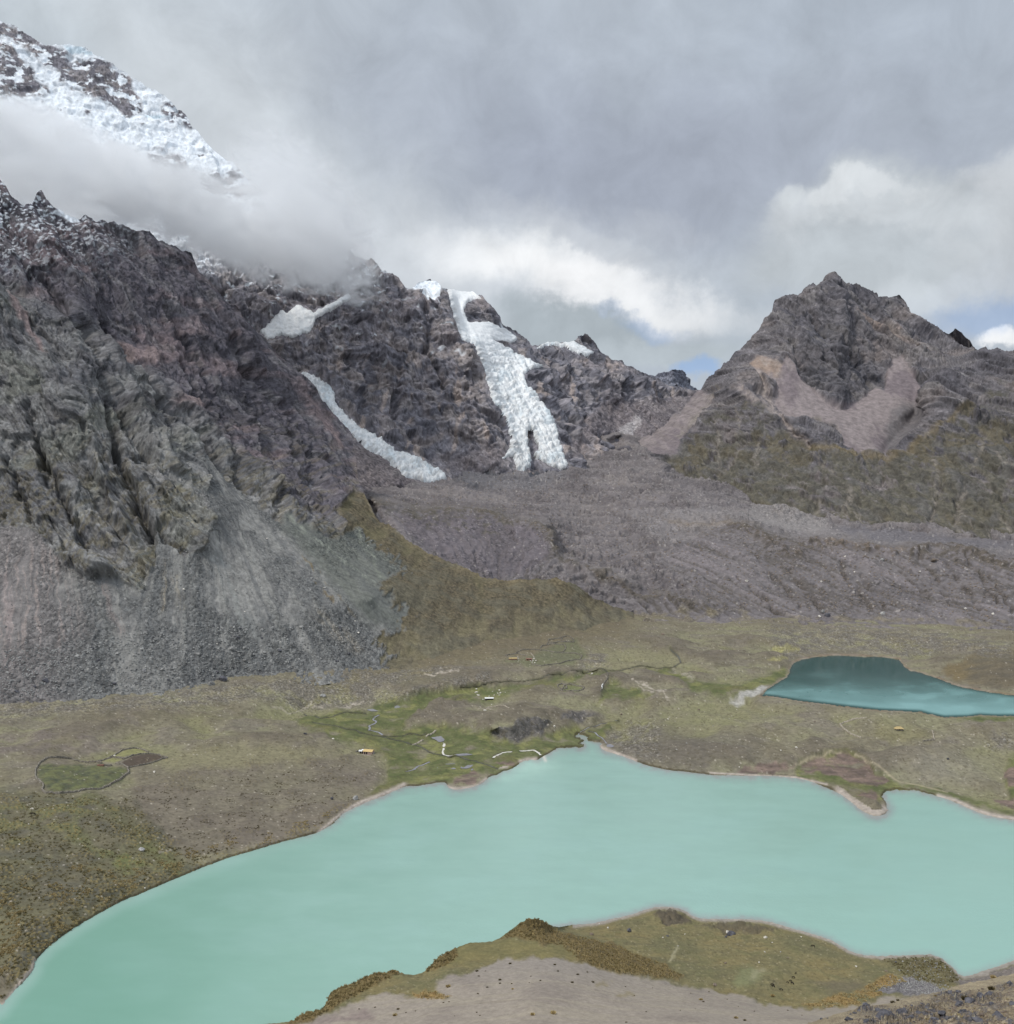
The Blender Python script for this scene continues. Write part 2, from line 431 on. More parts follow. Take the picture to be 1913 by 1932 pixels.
def snow_mat(name, tint, bump, scale):
    m = bpy.data.materials.new(name); m.use_nodes = True; t = NT(m.node_tree)
    out = t.n('ShaderNodeOutputMaterial'); b = t.n('ShaderNodeBsdfPrincipled'); t.link(b.outputs[0], out.inputs[0])
    at_ = t.n('ShaderNodeAttribute'); at_.attribute_name = 'Col'
    g = t.n('ShaderNodeNewGeometry'); n = t.noise(g.outputs['Position'], scale, 6, .65)
    k = t.ramp(n.outputs['Fac'], .3, .7, .86, 1.06, False)
    hs = t.n('ShaderNodeCombineXYZ')
    for i in range(3): t.link(k, hs.inputs[i])
    t.link(t.mix(1, at_.outputs['Color'], hs.outputs[0], 'MULTIPLY'), b.inputs['Base Color'])
    b.inputs['Roughness'].default_value = .6
    bp = t.n('ShaderNodeBump'); bp.inputs['Distance'].default_value = bump; bp.inputs['Strength'].default_value = 1
    t.link(n.outputs['Fac'], bp.inputs['Height']); t.link(bp.outputs[0], b.inputs['Normal'])
    return m
M_ice = snow_mat('glacier_ice', 0, .8, .2)

# ================================================================== terrain
def paint(col, mk, c1, c2=None, n=None):
    a = np.asarray(c1, f32)
    if c2 is not None: a = lerp(a, np.asarray(c2, f32), n[..., None])
    return lerp(col, a, mk[..., None])
def nz01(x): return np.clip(x*.5+.5, 0, 1)
def crag(sh, sc=1.0, seed=0, dip=0.0, lean=0.0, beds=0.0, vs=1.0, rough=1.0):
    """weathered rock: ribs and gullies that follow the fall line, tilted joint blocks, bedding; returns height, block id, flutes, ribs"""
    x0 = sh.X+.6*sh.Y; z0 = sh.Zc+.4*(sh.Y-1500)
    a = x0+lean*z0; z = z0-dip*x0
    wa = 8*sc*fbm(a/(55*sc), z/(80*sc), 3, 61+seed); wz = 8*sc*fbm(a/(60*sc)+9, z/(70*sc), 3, 71+seed)
    qa = a+wa; qz = z+wz
    big = ridged(qa/(165*sc), z0/(420*sc), 3, 11+seed, .5)-.42
    mid = ridged(qa/(52*sc), z0/(190*sc), 3, 21+seed, .5)-.42
    fl = ridged(qa/(15*sc), z0/(60*sc), 3, 31+seed, .55)-.42
    f1, f2, cid = worley(qa/(17*sc), qz/(21*sc), 41+seed)
    fac = 12*facets(qa/(66*sc), qz/(60*sc*vs), 81+seed, .5, 1.3)+8*facets(qa/(28*sc), qz/(26*sc*vs), 82+seed, .5, 1.3)+4.2*facets(qa/(12*sc), qz/(11*sc*vs), 83+seed, .6, 1.3)
    crack = sstep(.09, 0, f2)
    h = blur(26*big+9*mid+2.6*fl+fac*rough-2*crack, 1)
    h = h+(1+rough)*facets(qa/(5.5*sc), qz/(5*sc*vs), 84+seed, .7, 1.2)+.8*facets(qa/(2.6*sc), qz/(2.6*sc), 85+seed, .7, 1)+.35*fbm(qa/(3.5*sc), qz/(3.5*sc), 2, 3+seed)
    sh.streak = fbm(qa/(3.2*sc), z0/(34*sc), 4, 9+seed, .6); sh.patch = fbm(qa/(9*sc), qz/(7*sc), 4, 19+seed, .62)
    if beds is not None and np.any(beds):
        t = (qz/(30*sc)+.6*fbm(qa/(200*sc), qz/(90*sc), 2, 7))%1.0; u = (qz/(11*sc)+.4*fbm(qa/(90*sc), qz/(50*sc), 2, 8))%1.0
        h = h+beds*(5.5*(sstep(0, .22, t)*(1-t)-.3)+1.8*(sstep(0, .25, u)*(1-u)-.3))
    return h*sc*sh.facing, cid, fl, mid
# ------------------------------------------------------------------ western mountain: two rock buttresses above fans of scree
L_top = [(-260, 250), (-120, 300), (-40, 330), (0, 340), (10, 352), (20, 372), (45, 390), (60, 381), (69, 364), (78, 360), (87, 374), (100, 391), (120, 400), (148, 420), (158, 408), (165, 405), (180, 418),
         (200, 420), (215, 417), (245, 432), (280, 440), (300, 455), (340, 470), (362, 480), (375, 510), (395, 530), (420, 560), (445, 580), (470, 610), (490, 630), (510, 655), (540, 682),
         (560, 700), (575, 710), (595, 728), (607, 758), (628, 780), (648, 802), (663, 812), (667, 840), (672, 861), (675, 901), (690, 941), (715, 981), (760, 1010), (800, 1040), (870, 1070), (920, 1090),
         (960, 1096), (1010, 1092), (1060, 1093), (1080, 1103), (1130, 1132), (1190, 1157), (1215, 1163)]
L_base = [(-260, 1345), (0, 1330), (75, 1320), (280, 1307), (430, 1277), (500, 1277), (625, 1262), (720, 1248), (765, 1238), (850, 1226), (900, 1215), (1000, 1203), (1100, 1183), (1200, 1164), (1215, 1164)]
talus_up = [(-260, 985), (0, 992), (30, 991), (75, 997), (83, 1022), (105, 1047), (145, 1082), (175, 1089), (195, 1082), (215, 1087), (240, 1102), (265, 1114), (280, 1087), (292, 1062), (296, 1032), (290, 1000), (297, 1000), (306, 1022), (320, 1027),
            (350, 1047), (370, 1042), (380, 1027), (400, 997), (408, 977), (380, 942), (350, 922), (315, 895), (318, 888), (336, 897), (372, 920), (392, 930), (395, 905), (382, 860), (392, 860), (412, 882), (450, 924), (480, 950), (520, 980), (535, 987),
            (536, 972), (546, 972), (590, 1000), (630, 1020), (645, 1010), (668, 995), (682, 998), (702, 1010), (740, 1037), (776, 1068), (782, 1087), (760, 1092), (735, 1107), (750, 1127), (780, 1150), (797, 1162), (772, 1177), (772, 1197), (722, 1209), (764, 1232), (742, 1246)]
L_lines = [
    [(-260, 250, 1400), (0, 340, 1350), (75, 365, 1365), (148, 415, 1385), (245, 432, 1420), (340, 470, 1480), (375, 510, 1500), (445, 580, 1540), (510, 655, 1580), (575, 711, 1620), (620, 773, 1630), (665, 815, 1630)],
    [(668, 840, 1600), (675, 901, 1470), (690, 941, 1350), (715, 981, 1328), (760, 1010, 1308), (800, 1040, 1290), (870, 1070, 1270), (920, 1090, 1256), (960, 1096, 1250), (1060, 1093, 1260), (1080, 1103, 1265), (1130, 1132, 1290), (1190, 1157, 1312), (1215, 1163, 1320)],
    # crest of the nearer buttress and the face just behind it
    [(-260, 480, 1150), (0, 536, 1150), (35, 560, 1160), (75, 568, 1162), (105, 591, 1170), (135, 588, 1172), (165, 631, 1180), (200, 648, 1184), (220, 681, 1190), (260, 698, 1195), (285, 711, 1200), (310, 735, 1205), (335, 760, 1208)],
    [(-260, 472, 1260), (0, 527, 1255), (35, 550, 1260), (75, 558, 1262), (105, 581, 1262), (140, 577, 1262), (172, 624, 1265), (204, 640, 1268), (226, 674, 1268), (264, 690, 1265), (290, 702, 1258), (316, 727, 1250), (345, 752, 1235)],
    [(385, 850, 1165), (400, 860, 1160), (420, 880, 1150), (452, 925, 1140), (480, 950, 1130), (530, 980, 1120), (590, 1000, 1130), (645, 1008, 1180), (700, 1005, 1260)],
    # head of the scree
    [(-260, 985, 935), (30, 991, 930), (75, 997, 925), (145, 1082, 885), (195, 1082, 885), (265, 1112, 880), (300, 1030, 925), (350, 1047, 925), (390, 1010, 960), (405, 975, 985), (350, 920, 1030)],
    [(450, 560, 1500), (480, 700, 1440), (520, 800, 1390), (600, 880, 1370), (650, 930, 1340)],
    [(150, 700, 1100), (120, 850, 1020), (200, 950, 980), (280, 900, 1010), (330, 860, 1060)],
    [(-260, 760, 1060), (0, 760, 1060)],
    [(-260, 1345, 'h25'), (0, 1330, 'h25'), (280, 1307, 'h26'), (430, 1277, 'h28'), (625, 1262, 'h29'), (765, 1238, 'h32'), (900, 1215, 'h36'), (1000, 1203, 'h37'), (1100, 1183, 'h39'), (1200, 1164, 'h40')],
    [(-260, 1375, 'h18'), (0, 1360, 'h18'), (280, 1337, 'h19'), (430, 1307, 'h20'), (625, 1292, 'h20'), (765, 1268, 'h22'), (900, 1245, 'h24'), (1000, 1233, 'h25'), (1100, 1213, 'h25'), (1215, 1194, 'h25')],
    [(300, 1180, 850), (600, 1150, 930), (700, 1130, 990)], [(0, 1180, 800)],
]
def build_west():
    s = Sheet(-250, 1212, 1.6, 1.6, L_top, [(x, y+28) for x, y in L_base], L_lines, jag=5, jag_scale=26, seed=4)
    x, y = s.px, s.py
    tal_poly = talus_up+[p for p in reversed(L_base) if p[0] < 742]+[(-260, 1400)]
    tal_poly = talus_up+[(742, 1400), (-260, 1400)]
    tal = s.mask(tal_poly, 4)*lerp(1, sstep(-.35, .25, fbm(s.px/14, s.py/9, 4, 95)+sstep(12, -4, s.px-lerp(735, 775, nz01(fbm(s.py/40, s.px*0, 2, 96))))*1.2-.2), sstep(715, 740, s.px))
    n_a = fbm(s.X/55, s.Zc/55, 4, 5); n_b = fbm(s.X/14, s.Zc/14, 4, 6); n_c = fbm(s.X/4, s.Zc/5, 3, 7)
    grass_poly = [(640, 960), (668, 925), (690, 938), (715, 975), (760, 1005), (870, 1062), (920, 1082), (1060, 1085), (1090, 1100), (1215, 1160), (1215, 1400), (700, 1400), (640, 1300), (660, 1100)]
    tal = tal*np.where(x > 690, sstep(-.2, .5, n_c*.7+n_b*.4+sstep(0, 34, sdist(s.wx, s.wy, tal_poly, 38))*1.5-.35), 1)
    grs = s.mask(grass_poly, 6)*(1-tal)
    # grassy ledges on the lower rocks
    ledge = sstep(.12, .5, n_b*.55+n_a*.35+.28*sstep(650, 1080, y)+.12)*sstep(700, 960, y)*(1-tal)
    for p, r in (((170, 1075), 42), ((265, 1105), 26), ((370, 1000), 34), ((300, 1085), 20), ((560, 960), 46), ((640, 960), 46), ((170, 760), 22), ((620, 990), 40)):
        ledge = np.maximum(ledge, np.exp(-((x-p[0])**2+(y-p[1])**2*1.6)/r**2)*sstep(-.35, .25, n_b)*(1-tal))
    ledge = np.clip(ledge, 0, 1)*.45*sstep(-.5, .2, n_c)
    # small screes inside the rock
    ins = np.zeros_like(x)
    for poly in (Z3((640, 490), (700, 470), (760, 460), (800, 500), (700, 510), (660, 505)), Z3((40, 60), (110, 170), (170, 300), (180, 330), (140, 300), (90, 200), (30, 100)), Z3((450, 260), (620, 300), (600, 330), (470, 330)),
                 [(560, 740), (600, 760), (650, 830), (640, 850), (600, 800)]):
        ins = np.maximum(ins, s.mask(poly, 6))
    rock = np.clip(1-tal-grs-ins*.6, 0, 1)
    h, cid, fl, mid = crag(s, 1.0, 0, -.2, .3, 0, 1.7, .5)
    edge = s.rim(L_top, 16)*.85+.15
    h = h*rock*edge
    # main gullies and ribs of the nearer face
    for pts, wd, am in ((Z3((440, 640), (440, 720), (490, 820), (530, 900), (575, 980)), 9, -26), (Z3((400, 500), (430, 600), (440, 680)), 7, -14), (Z3((620, 500), (720, 560), (800, 660), (860, 740)), 10, -18),
                        (Z3((250, 560), (330, 700), (420, 860), (500, 1000)), 12, 12), (Z3((1130, 600), (1180, 700), (1200, 800)), 9, -14), (Z3((1000, 640), (1040, 760), (1060, 900)), 8, -12), (Z3((100, 500), (140, 640), (180, 800)), 7, -13), (Z3((330, 250), (400, 420), (500, 600), (560, 700)), 6, -15), (Z3((560, 410), (640, 550), (700, 650), (730, 690)), 6, -14), (Z3((860, 540), (890, 690), (930, 800)), 6, -13), (Z3((1090, 620), (1140, 720), (1170, 790)), 5, -11), (Z3((690, 320), (740, 420), (800, 500)), 6, -13), (Z3((130, 650), (200, 770), (260, 900), (320, 1030)), 6, -14), (Z3((20, 700), (60, 820), (110, 930)), 6, -11), (Z3((390, 180), (450, 300), (560, 400)), 7, -15), (Z3((620, 150), (700, 260), (780, 360), (830, 460)), 7, -14), (Z3((160, 20), (260, 160), (330, 240)), 7, -13), (Z3((880, 250), (950, 380), (1040, 480), (1110, 560)), 7, -14), (Z3((480, 460), (540, 600), (600, 700)), 9, 11), (Z3((960, 560), (1000, 700), (1020, 820)), 9, 10), (Z3((330, 650), (400, 800), (470, 950)), 8, 9),
                        (Z3((950, 380), (960, 480), (1000, 600)), 8, -12), (Z3((600, 620), (640, 720), (720, 820)), 8, 12)):
        h += s.line(pts, wd)*am*rock
    # scree: long fans, a little rubble relief, ribs that run down the fall line
    apx = np.where(x < 265, 60.0, np.where(y < 1000, 330, 350)); apy = np.where(x < 265, 640.0, 760.0)
    th = np.arctan2(x-apx, y-apy)+.012*n_b
    rr = np.hypot(x-apx, y-apy)
    stre = fbm(th*26, rr/260, 4, 77, .6)
    stre2 = fbm(th*70, rr/120, 3, 78, .6)
    g1, g2, gid = worley(s.X/2.6, (s.Y*.7+s.Zc)/2.6, 8)
    broad = .75*fbm(th*8+.35*n_a, rr/230, 4, 80, .6)+.35*n_a+.12*n_b
    coarse = sstep(.25, .7, nz01(-1.3*broad+.25*stre)+.5*sstep(1130, 1290, y)-.12)
    h += tal*(.5*stre+.25*stre2+coarse*(2.0*np.maximum(0, .55-g1)*(gid > .4)+.5*n_c)+.25*n_c)
    tus = fbm(s.X/3.2, s.Y/5, 3, 15)
    h += grs*(.9*n_b+.35*tus+3.5*n_a); h += ins*.6*n_c
    s.push(h.astype(np.float64), flat=.45)
    # colours
    up = sstep(30, -40, y-np.interp(x, [-260, 0, 75, 165, 260, 335, 420, 560, 640], [476, 532, 563, 628, 694, 756, 830, 960, 1000]))  # the upper, browner rock
    c = np.broadcast_to(alb((104, 104, 103)), x.shape+(3,)).copy()
    c = paint(c, sstep(.35, .75, nz01(n_a)), alb((88, 88, 90)))
    c = paint(c, up*.9, alb((84, 80, 85)), alb((68, 66, 71)), nz01(n_a*1.3))
    c = paint(c, up*sstep(.12, .55, fbm(s.X/80+4, s.Zc/40, 4, 33)), alb((100, 91, 92)))
    c = paint(c, (1-up)*sstep(.1, .5, fbm(s.X/70+9, s.Zc/60, 4, 34))*.5, alb((100, 101, 91)))
    c = paint(c, sstep(.62, .95, cid)*.35, alb((120, 118, 116)))
    c = paint(c, sstep(.25, .03, cid)*.5, alb((70, 68, 70)))
    c = paint(c, sstep(.15, .6, fbm(s.X/16, s.Zc/46, 4, 36))*sstep(760, 1050, y)*.25, alb((138, 138, 136)))
    c = paint(c, ledge, alb((110, 99, 66)), alb((88, 82, 60)), nz01(n_c))
    c = paint(c, ins, alb((122, 109, 107)), alb((104, 94, 92)), nz01(n_b))
    rk = np.clip(1+.20*sstep(.1, .55, s.patch)-.22*sstep(.05, .5, -s.patch)-.34*sstep(.15, .6, s.streak)+.16*sstep(.2, .6, -s.streak), .4, 1.6)
    c = c*lerp(1, rk, rock)[..., None]
    c = c*lerp(np.array([1.42, 1.43, 1.46], f32), np.array([1.36, 1.36, 1.43], f32), up[..., None])
    # scree colours
    tc = np.broadcast_to(alb((117, 117, 116)), x.shape+(3,)).copy()
    tc = paint(tc, sstep(-.05, .45, broad)*.9, alb((140, 139, 136))); tc = paint(tc, sstep(.1, .6, -broad)*.5, alb((102, 103, 103)))
    tc = paint(tc, sstep(.05, .7, stre+.3*n_b)*.7, alb((131, 131, 128)))
    tc = paint(tc, sstep(.0, .7, -stre-.3*n_b)*.6, alb((100, 102, 103)))
    tc = paint(tc, coarse*.45, alb((98, 100, 100)))
    tc = paint(tc, (1-coarse)*sstep(.1, .6, stre2+.6*stre)*.5, alb((146, 146, 142)))
    lf = sstep(190, 60, x+20*n_a)
    tc = paint(tc, lf*.75, alb((127, 122, 121)), alb((111, 107, 107)), nz01(stre*1.3))
    tc = paint(tc, lf*sstep(.1, .5, stre2)*sstep(1000, 1060, y)*sstep(1260, 1180, y)*.8, alb((148, 138, 134)))
    grn = s.mask([(500, 950), (560, 965), (720, 1000), (800, 1090), (800, 1200), (700, 1180), (600, 1080)], 16)
    tc = paint(tc, grn*.75, alb((112, 115, 107)), alb((94, 98, 95)), nz01(stre*1.5))
    for pts, wd, cc in ((Z3((1080, 930), (1200, 1020), (1320, 1110), (1420, 1170)), 4, (136, 140, 130)), (Z3((1340, 975), (1400, 1080), (1440, 1160), (1490, 1220)), 4, (134, 138, 126)), (Z3((640, 770), (760, 850), (800, 900)), 4, (146, 143, 140)),
                        (Z3((620, 1090), (620, 1180), (610, 1280)), 5, (150, 142, 128)), (Z3((660, 1150), (680, 1270)), 6, (146, 140, 128)), (Z3((820, 1080), (870, 1220), (950, 1380)), 12, (130, 132, 130)), (Z3((1200, 1290), (1260, 1350), (1340, 1420)), 12, (136, 131, 122)), (Z3((20, 1150), (40, 1300), (30, 1500)), 7, (146, 136, 134)),
                        (Z3((380, 1180), (420, 1280), (460, 1360)), 10, (128, 120, 117))):
        tc = paint(tc, s.line(pts, wd)*.75*sstep(-.5, .3, stre2), alb(cc))
    wh = (gid > .985)*(g1 < .3)*coarse
    tc = paint(tc, wh.astype(f32)*.6, alb((175, 172, 168)))
    tc = paint(tc, sstep(.3, .7, fbm(th*50+3, rr/40, 3, 79))*s.mask(Z3((1100, 1050), (1200, 1080), (1260, 1200), (1330, 1300), (1200, 1220)), 8)*.6, alb((122, 106, 74)))
    c = paint(c, tal, tc)
    gc = np.broadcast_to(alb((106, 97, 75)), x.shape+(3,)).copy()
    gc = paint(gc, sstep(-.1, .5, n_b+.5*n_c), alb((95, 87, 70))); gc = paint(gc, sstep(.05, .4, tus)*.85, alb((80, 71, 52))); gc = paint(gc, sstep(.1, .6, -n_a)*.7, alb((114, 108, 76)))
    gc = paint(gc, sstep(.15, .6, -tus)*.5, alb((134, 120, 90)))
    gc = paint(gc, sstep(75, 8, np.interp(x, [q[0] for q in L_base], [q[1] for q in L_base])-y+22*n_b+10*n_a)*.9, alb((126, 118, 88)), alb((106, 98, 80)), nz01(n_b*1.6))
    gc = paint(gc, .7*s.line([(690, 945), (760, 1012), (870, 1074), (960, 1100), (1060, 1098)], 7)*.6, alb((140, 126, 94)))
    gc = paint(gc, sstep(-.1, .5, .6*fbm(s.X/30, s.Y/30, 4, 43)+.5*n_a)*.65, alb((114, 110, 92)), alb((96, 93, 78)), nz01(n_b))
    gc = lerp(gc, gc.mean(-1, keepdims=True)*np.array([1.05, 1.0, .9], f32), f32(.2))
    c = paint(c, grs, gc)
    # snow in the cracks near the crest
    sn = sstep(.58, .75, nz01(fbm(s.X/5, s.Zc/4, 3, 51)+.55*n_b))*sstep(560, 400, y)*sstep(350, 60, x)*.9
    sn = np.maximum(sn, s.mask(Z1((165, 725), (200, 740), (245, 775), (290, 820), (300, 838), (265, 838), (225, 800)), 2, warp=False))
    c = paint(c, sn, (.8, .83, .86))
    stone = np.clip(.35*rock+tal*(.15+.75*coarse)+.25*grs+.3*ins, 0, 1)
    s.build('mountain', M_rock, c, back=(7, 60, .8), tex=stone, label='dark brown rock mountain with fans of grey scree on the left', category='mountain')
    return s
# ------------------------------------------------------------------ snow peak and the glaciated wall at the valley head
C_top = [(-260, -70), (-100, 10), (0, 40), (10, 44), (20, 47), (45, 60), (75, 82), (100, 86), (118, 84), (160, 88), (172, 96), (180, 105), (200, 113), (240, 140), (262, 155), (300, 172), (318, 190), (340, 205), (355, 225), (360, 237), (385, 262), (410, 290), (440, 305),
         (455, 325), (470, 338), (485, 350), (520, 385), (560, 412), (600, 432)]+Z4((130, 155), (180, 180), (250, 260), (290, 265), (330, 270), (360, 320), (430, 340), (470, 380), (500, 395), (545, 375), (580, 368), (620, 370), (650, 400), (690, 415), (740, 420), (800, 425), (840, 440), (860, 468), (890, 490), (915, 535), (922, 570), (960, 590),
          (1000, 605), (1050, 645), (1100, 672), (1130, 660), (1180, 655), (1250, 656), (1270, 645), (1300, 632), (1325, 618), (1345, 630), (1362, 645), (1380, 675), (1395, 700), (1440, 725), (1500, 760), (1540, 772), (1560, 785), (1600, 800), (1640, 818), (1700, 855), (1760, 868), (1850, 877))+[(1370, 760)]
C_base = [(-260, 640), (300, 700), (560, 780), (640, 880), (690, 935), (760, 912), (830, 908), (920, 888), (1000, 893), (1070, 884), (1130, 852), (1180, 820), (1215, 832), (1260, 830), (1370, 830)]
C_lines = [
    [(-260, -70, 2700), (0, 40, 2620), (135, 86, 2590), (262, 155, 2560), (355, 225, 2530), (440, 305, 2480), (485, 350, 2450), (600, 432, 2390), (650, 460, 2370), (705, 491, 2350), (740, 520, 2345), (775, 541, 2345)],
    Z4((545, 375, 2480), (620, 370, 2520), (690, 415, 2560), (800, 425, 2650)), Z4((850, 460, 2480), (890, 490, 2480), (922, 570, 2500)), Z4((960, 590, 2620), (1050, 645, 2640), (1180, 655, 2700), (1325, 618, 2760), (1400, 700, 2780), (1560, 785, 2850), (1700, 855, 2900), (1850, 877, 2950))+[(1370, 760, 2950)],
    Z4((590, 450, 2330), (640, 405, 2330), (670, 430, 2330), (690, 500, 2300), (720, 620, 2270), (750, 655, 2250), (800, 660, 2240), (830, 740, 2220), (860, 850, 2190), (900, 960, 2140), (940, 1050, 2090), (970, 1130, 2050)),
    Z4((700, 440, 2450), (720, 540, 2400), (760, 620, 2350), (830, 700, 2300), (900, 850, 2240), (960, 980, 2170), (1000, 1100, 2100), (1020, 1240, 2020)),
    Z4((760, 480, 2420), (760, 540, 2410), (850, 565, 2440), (920, 580, 2490)), Z4((1120, 775, 2480), (1050, 790, 2330), (1040, 840, 2290), (1100, 900, 2250), (1180, 1060, 2160), (1240, 1220, 2060)),
    Z4((1200, 700, 2640), (1340, 720, 2680)), Z4((1200, 900, 2420), (1340, 1000, 2380), (1300, 1150, 2200)), Z4((1480, 830, 2650), (1660, 870, 2800)), Z4((1450, 950, 2600), (1560, 1080, 2480)),
    [(300, 480, 2150), (450, 560, 2110), (560, 690, 2060), (600, 760, 2000), (700, 840, 1930), (830, 905, 1900)],
    [(520, 630, 2090), (600, 590, 2150), (660, 560, 2200)],
    [(-260, 640, 2150), (300, 700, 1950), (560, 780, 1880), (640, 880, 1720), (690, 935, 1660), (760, 912, 1830), (830, 908, 1890), (920, 888, 1980), (1000, 893, 2010), (1070, 884, 2040), (1130, 852, 2230), (1180, 820, 2420), (1215, 832, 2420), (1370, 830, 2500)],
    [(-260, 690, 2110), (300, 740, 1900), (560, 820, 1840), (640, 930, 1690), (690, 975, 1640), (760, 952, 1790), (830, 948, 1850), (920, 928, 1930), (1070, 924, 1990), (1130, 892, 2170), (1180, 860, 2370), (1370, 870, 2400)],
    [(700, 640, 2190), (700, 720, 2120), (800, 780, 2090), (880, 860, 2020)],
]
GL_MAIN = Z4((676, 412), (684, 470), (700, 520), (718, 590), (740, 652), (800, 660), (815, 700), (835, 745), (850, 790), (862, 850), (876, 900), (882, 935), (925, 968), (945, 1000), (965, 1040), (976, 1090), (980, 1130), (950, 1180), (930, 1205), (965, 1190), (985, 1190), (990, 1215), (1000, 1255), (1030, 1272), (1060, 1232), (1062, 1190), (1050, 1150), (1046, 1085),
             (1056, 1052), (1082, 1068), (1092, 1110), (1105, 1165), (1085, 1180), (1100, 1205), (1160, 1240), (1215, 1256), (1240, 1238), (1215, 1175), (1192, 1112), (1180, 1050), (1150, 985), (1110, 950), (1092, 905), (1050, 868), (1030, 820), (1052, 785), (1122, 776), (1060, 742), (1000, 715), (945, 682), (882, 645), (925, 655), (970, 664), (998, 640), (930, 590), (860, 562), (770, 566), (750, 540), (750, 480), (795, 452), (830, 445), (800, 425), (740, 420), (690, 412))
GL_LEFT = Z4((-8, 805), (40, 830), (80, 850), (130, 890), (140, 955), (190, 1010), (240, 1060), (330, 1110), (420, 1170), (500, 1200), (560, 1230), (640, 1275), (660, 1300), (600, 1322), (540, 1300), (480, 1285), (420, 1230), (360, 1180), (300, 1150), (230, 1080), (180, 1040), (120, 980), (80, 920), (40, 880), (0, 830))
GL_UP = Z3((980, 230), (1020, 190), (1060, 150), (1080, 165), (1120, 130), (1180, 160), (1240, 130), (1310, 90), (1320, 105), (1260, 140), (1190, 180), (1165, 230), (1100, 250), (1060, 240), (1010, 262))
GL_COL = Z4((1100, 678), (1130, 660), (1180, 655), (1215, 662), (1250, 650), (1300, 670), (1358, 703), (1335, 718), (1270, 698), (1230, 675), (1150, 668))
def build_head():
    s = Sheet(-250, 1360, 1.6, 1.6, C_top, [(x, y+38) for x, y in C_base], C_lines, jag=4, jag_scale=22, seed=9, smooth=3)
    x, y = s.px, s.py
    n_a = fbm(s.X/110, s.Zc/90, 4, 5); n_b = fbm(s.X/26, s.Zc/24, 4, 6); n_c = fbm(s.X/8, s.Zc/9, 3, 7)
    ice = {}
    for k, p in (('main', GL_MAIN), ('left', GL_LEFT), ('up', GL_UP), ('col', GL_COL)):
        ice[k] = sdist(s.px+2.2*fbm(x/9, y/9, 3, 40), s.py+2.2*fbm(x/9, y/9, 3, 41), p, 40)
    ice['left'] = ice['left']+2.5
    icem = np.clip(sum(sstep(-2, 2, v) for v in ice.values()), 0, 1)
    deb = np.maximum(s.mask(Z3((1330, 640), (1400, 660), (1500, 740), (1580, 800), (1660, 850), (1700, 900), (1400, 960), (1320, 800)), 6)*(ice['left'] < 1), 0)
    deb = np.maximum(deb, s.mask(Z4((1420, 940), (1600, 930), (1850, 890), (1913, 900), (1700, 1150), (1500, 1100), (1400, 1060), (1330, 1110), (1290, 1190), (1240, 1210), (1330, 1010)), 8)*.75)
    deb = np.maximum(deb, s.mask(Z4((700, 1200), (860, 1130), (960, 1190), (900, 1260), (640, 1260)), 10)*.6)
    rock = np.clip(1-deb*.85, 0, 1)*(1-icem)
    wall = sstep(430, 560, x)*sstep(1000, 900, x)
    h, cid, fl, mid = crag(s, 1.45, 5, .17, .12, .3+.9*wall)
    # bedding ledges of the wall
    bed = s.Zc+.17*s.X+22*n_a+5*n_b
    bed = bed+16*fbm(bed/70, s.X/400, 2, 48)
    st = (bed/47.0)%1.0
    ledge = sstep(.0, .18, st)*sstep(1, .55, st)
    h = h*(1-.2*wall)+wall*(5*ledge)*sstep(-.5, .4, fbm(s.X/90, s.Zc/60, 3, 49))
    edge = s.rim(C_top, 11)*.8+.2
    snowz = sstep(560, 380, y)*sstep(640, 480, x)
    near_ice = sstep(-16, -1, np.maximum.reduce(list(ice.values())))
    h = h*rock*edge*(1-.62*snowz)*(1-.85*near_ice)
    for pts, wd, am in ((Z4((580, 660), (640, 820), (660, 860)), 5, -24), (Z4((570, 470), (590, 620), (570, 680)), 4, -18), (Z4((440, 770), (430, 1000)), 5, -16), (Z4((920, 960), (950, 1080), (975, 1140)), 5, -22), (Z4((1060, 1060), (1085, 1180)), 7, -16), (Z4((700, 870), (800, 1000), (900, 1150)), 8, 10), (Z4((870, 640), (945, 670)), 4, 12)):
        h += s.line(pts, wd)*am*rock
    h += deb*(1.5*n_c+3*n_b)
    base_pos = s.pos.copy(); base_n = s.N.copy()
    s.push(h.astype(np.float64), flat=.45)
    c = np.broadcast_to(alb((92, 90, 93)), x.shape+(3,)).copy()
    c = paint(c, sstep(.1, .6, n_a), alb((76, 75, 79))); c = paint(c, sstep(.1, .6, -n_a)*.6, alb((104, 98, 97)))
    c = paint(c, wall*(1-ledge)*.3*sstep(-.3, .4, n_b), alb((118, 107, 98))); c = paint(c, sstep(.65, .95, cid)*.5, alb((116, 110, 106))); c = paint(c, sstep(.25, .03, cid)*.5, alb((62, 61, 64)))
    c = paint(c, sstep(.35, .75, fbm(s.X/30, s.Zc/70, 4, 66))*sstep(620, 720, y)*.5, alb((140, 126, 114)))
    c = paint(c, deb, alb((112, 105, 105)), alb((97, 91, 93)), nz01(n_b*1.4))
    c = paint(c, deb*sstep(.2, .7, n_a), alb((124, 118, 117)))
    c = paint(c, s.mask(Z4((1480, 1080), (1530, 1020), (1580, 1010), (1550, 1100)), 4)*.8, alb((150, 146, 145)))
    bands = sstep(.30, .06, np.abs(((bed/94.0+.12*n_b)%1.0)-.5))*sstep(-.25, .35, fbm(s.X/120, s.Zc/50, 3, 52))*wall
    c = paint(c, bands*.4*(1-deb), alb((120, 112, 106)))
    rk = np.clip(1+.20*sstep(.1, .55, s.patch)-.22*sstep(.05, .5, -s.patch)-.34*sstep(.15, .6, s.streak)+.16*sstep(.2, .6, -s.streak), .4, 1.6)
    c = c*lerp(1, rk, rock)[..., None]
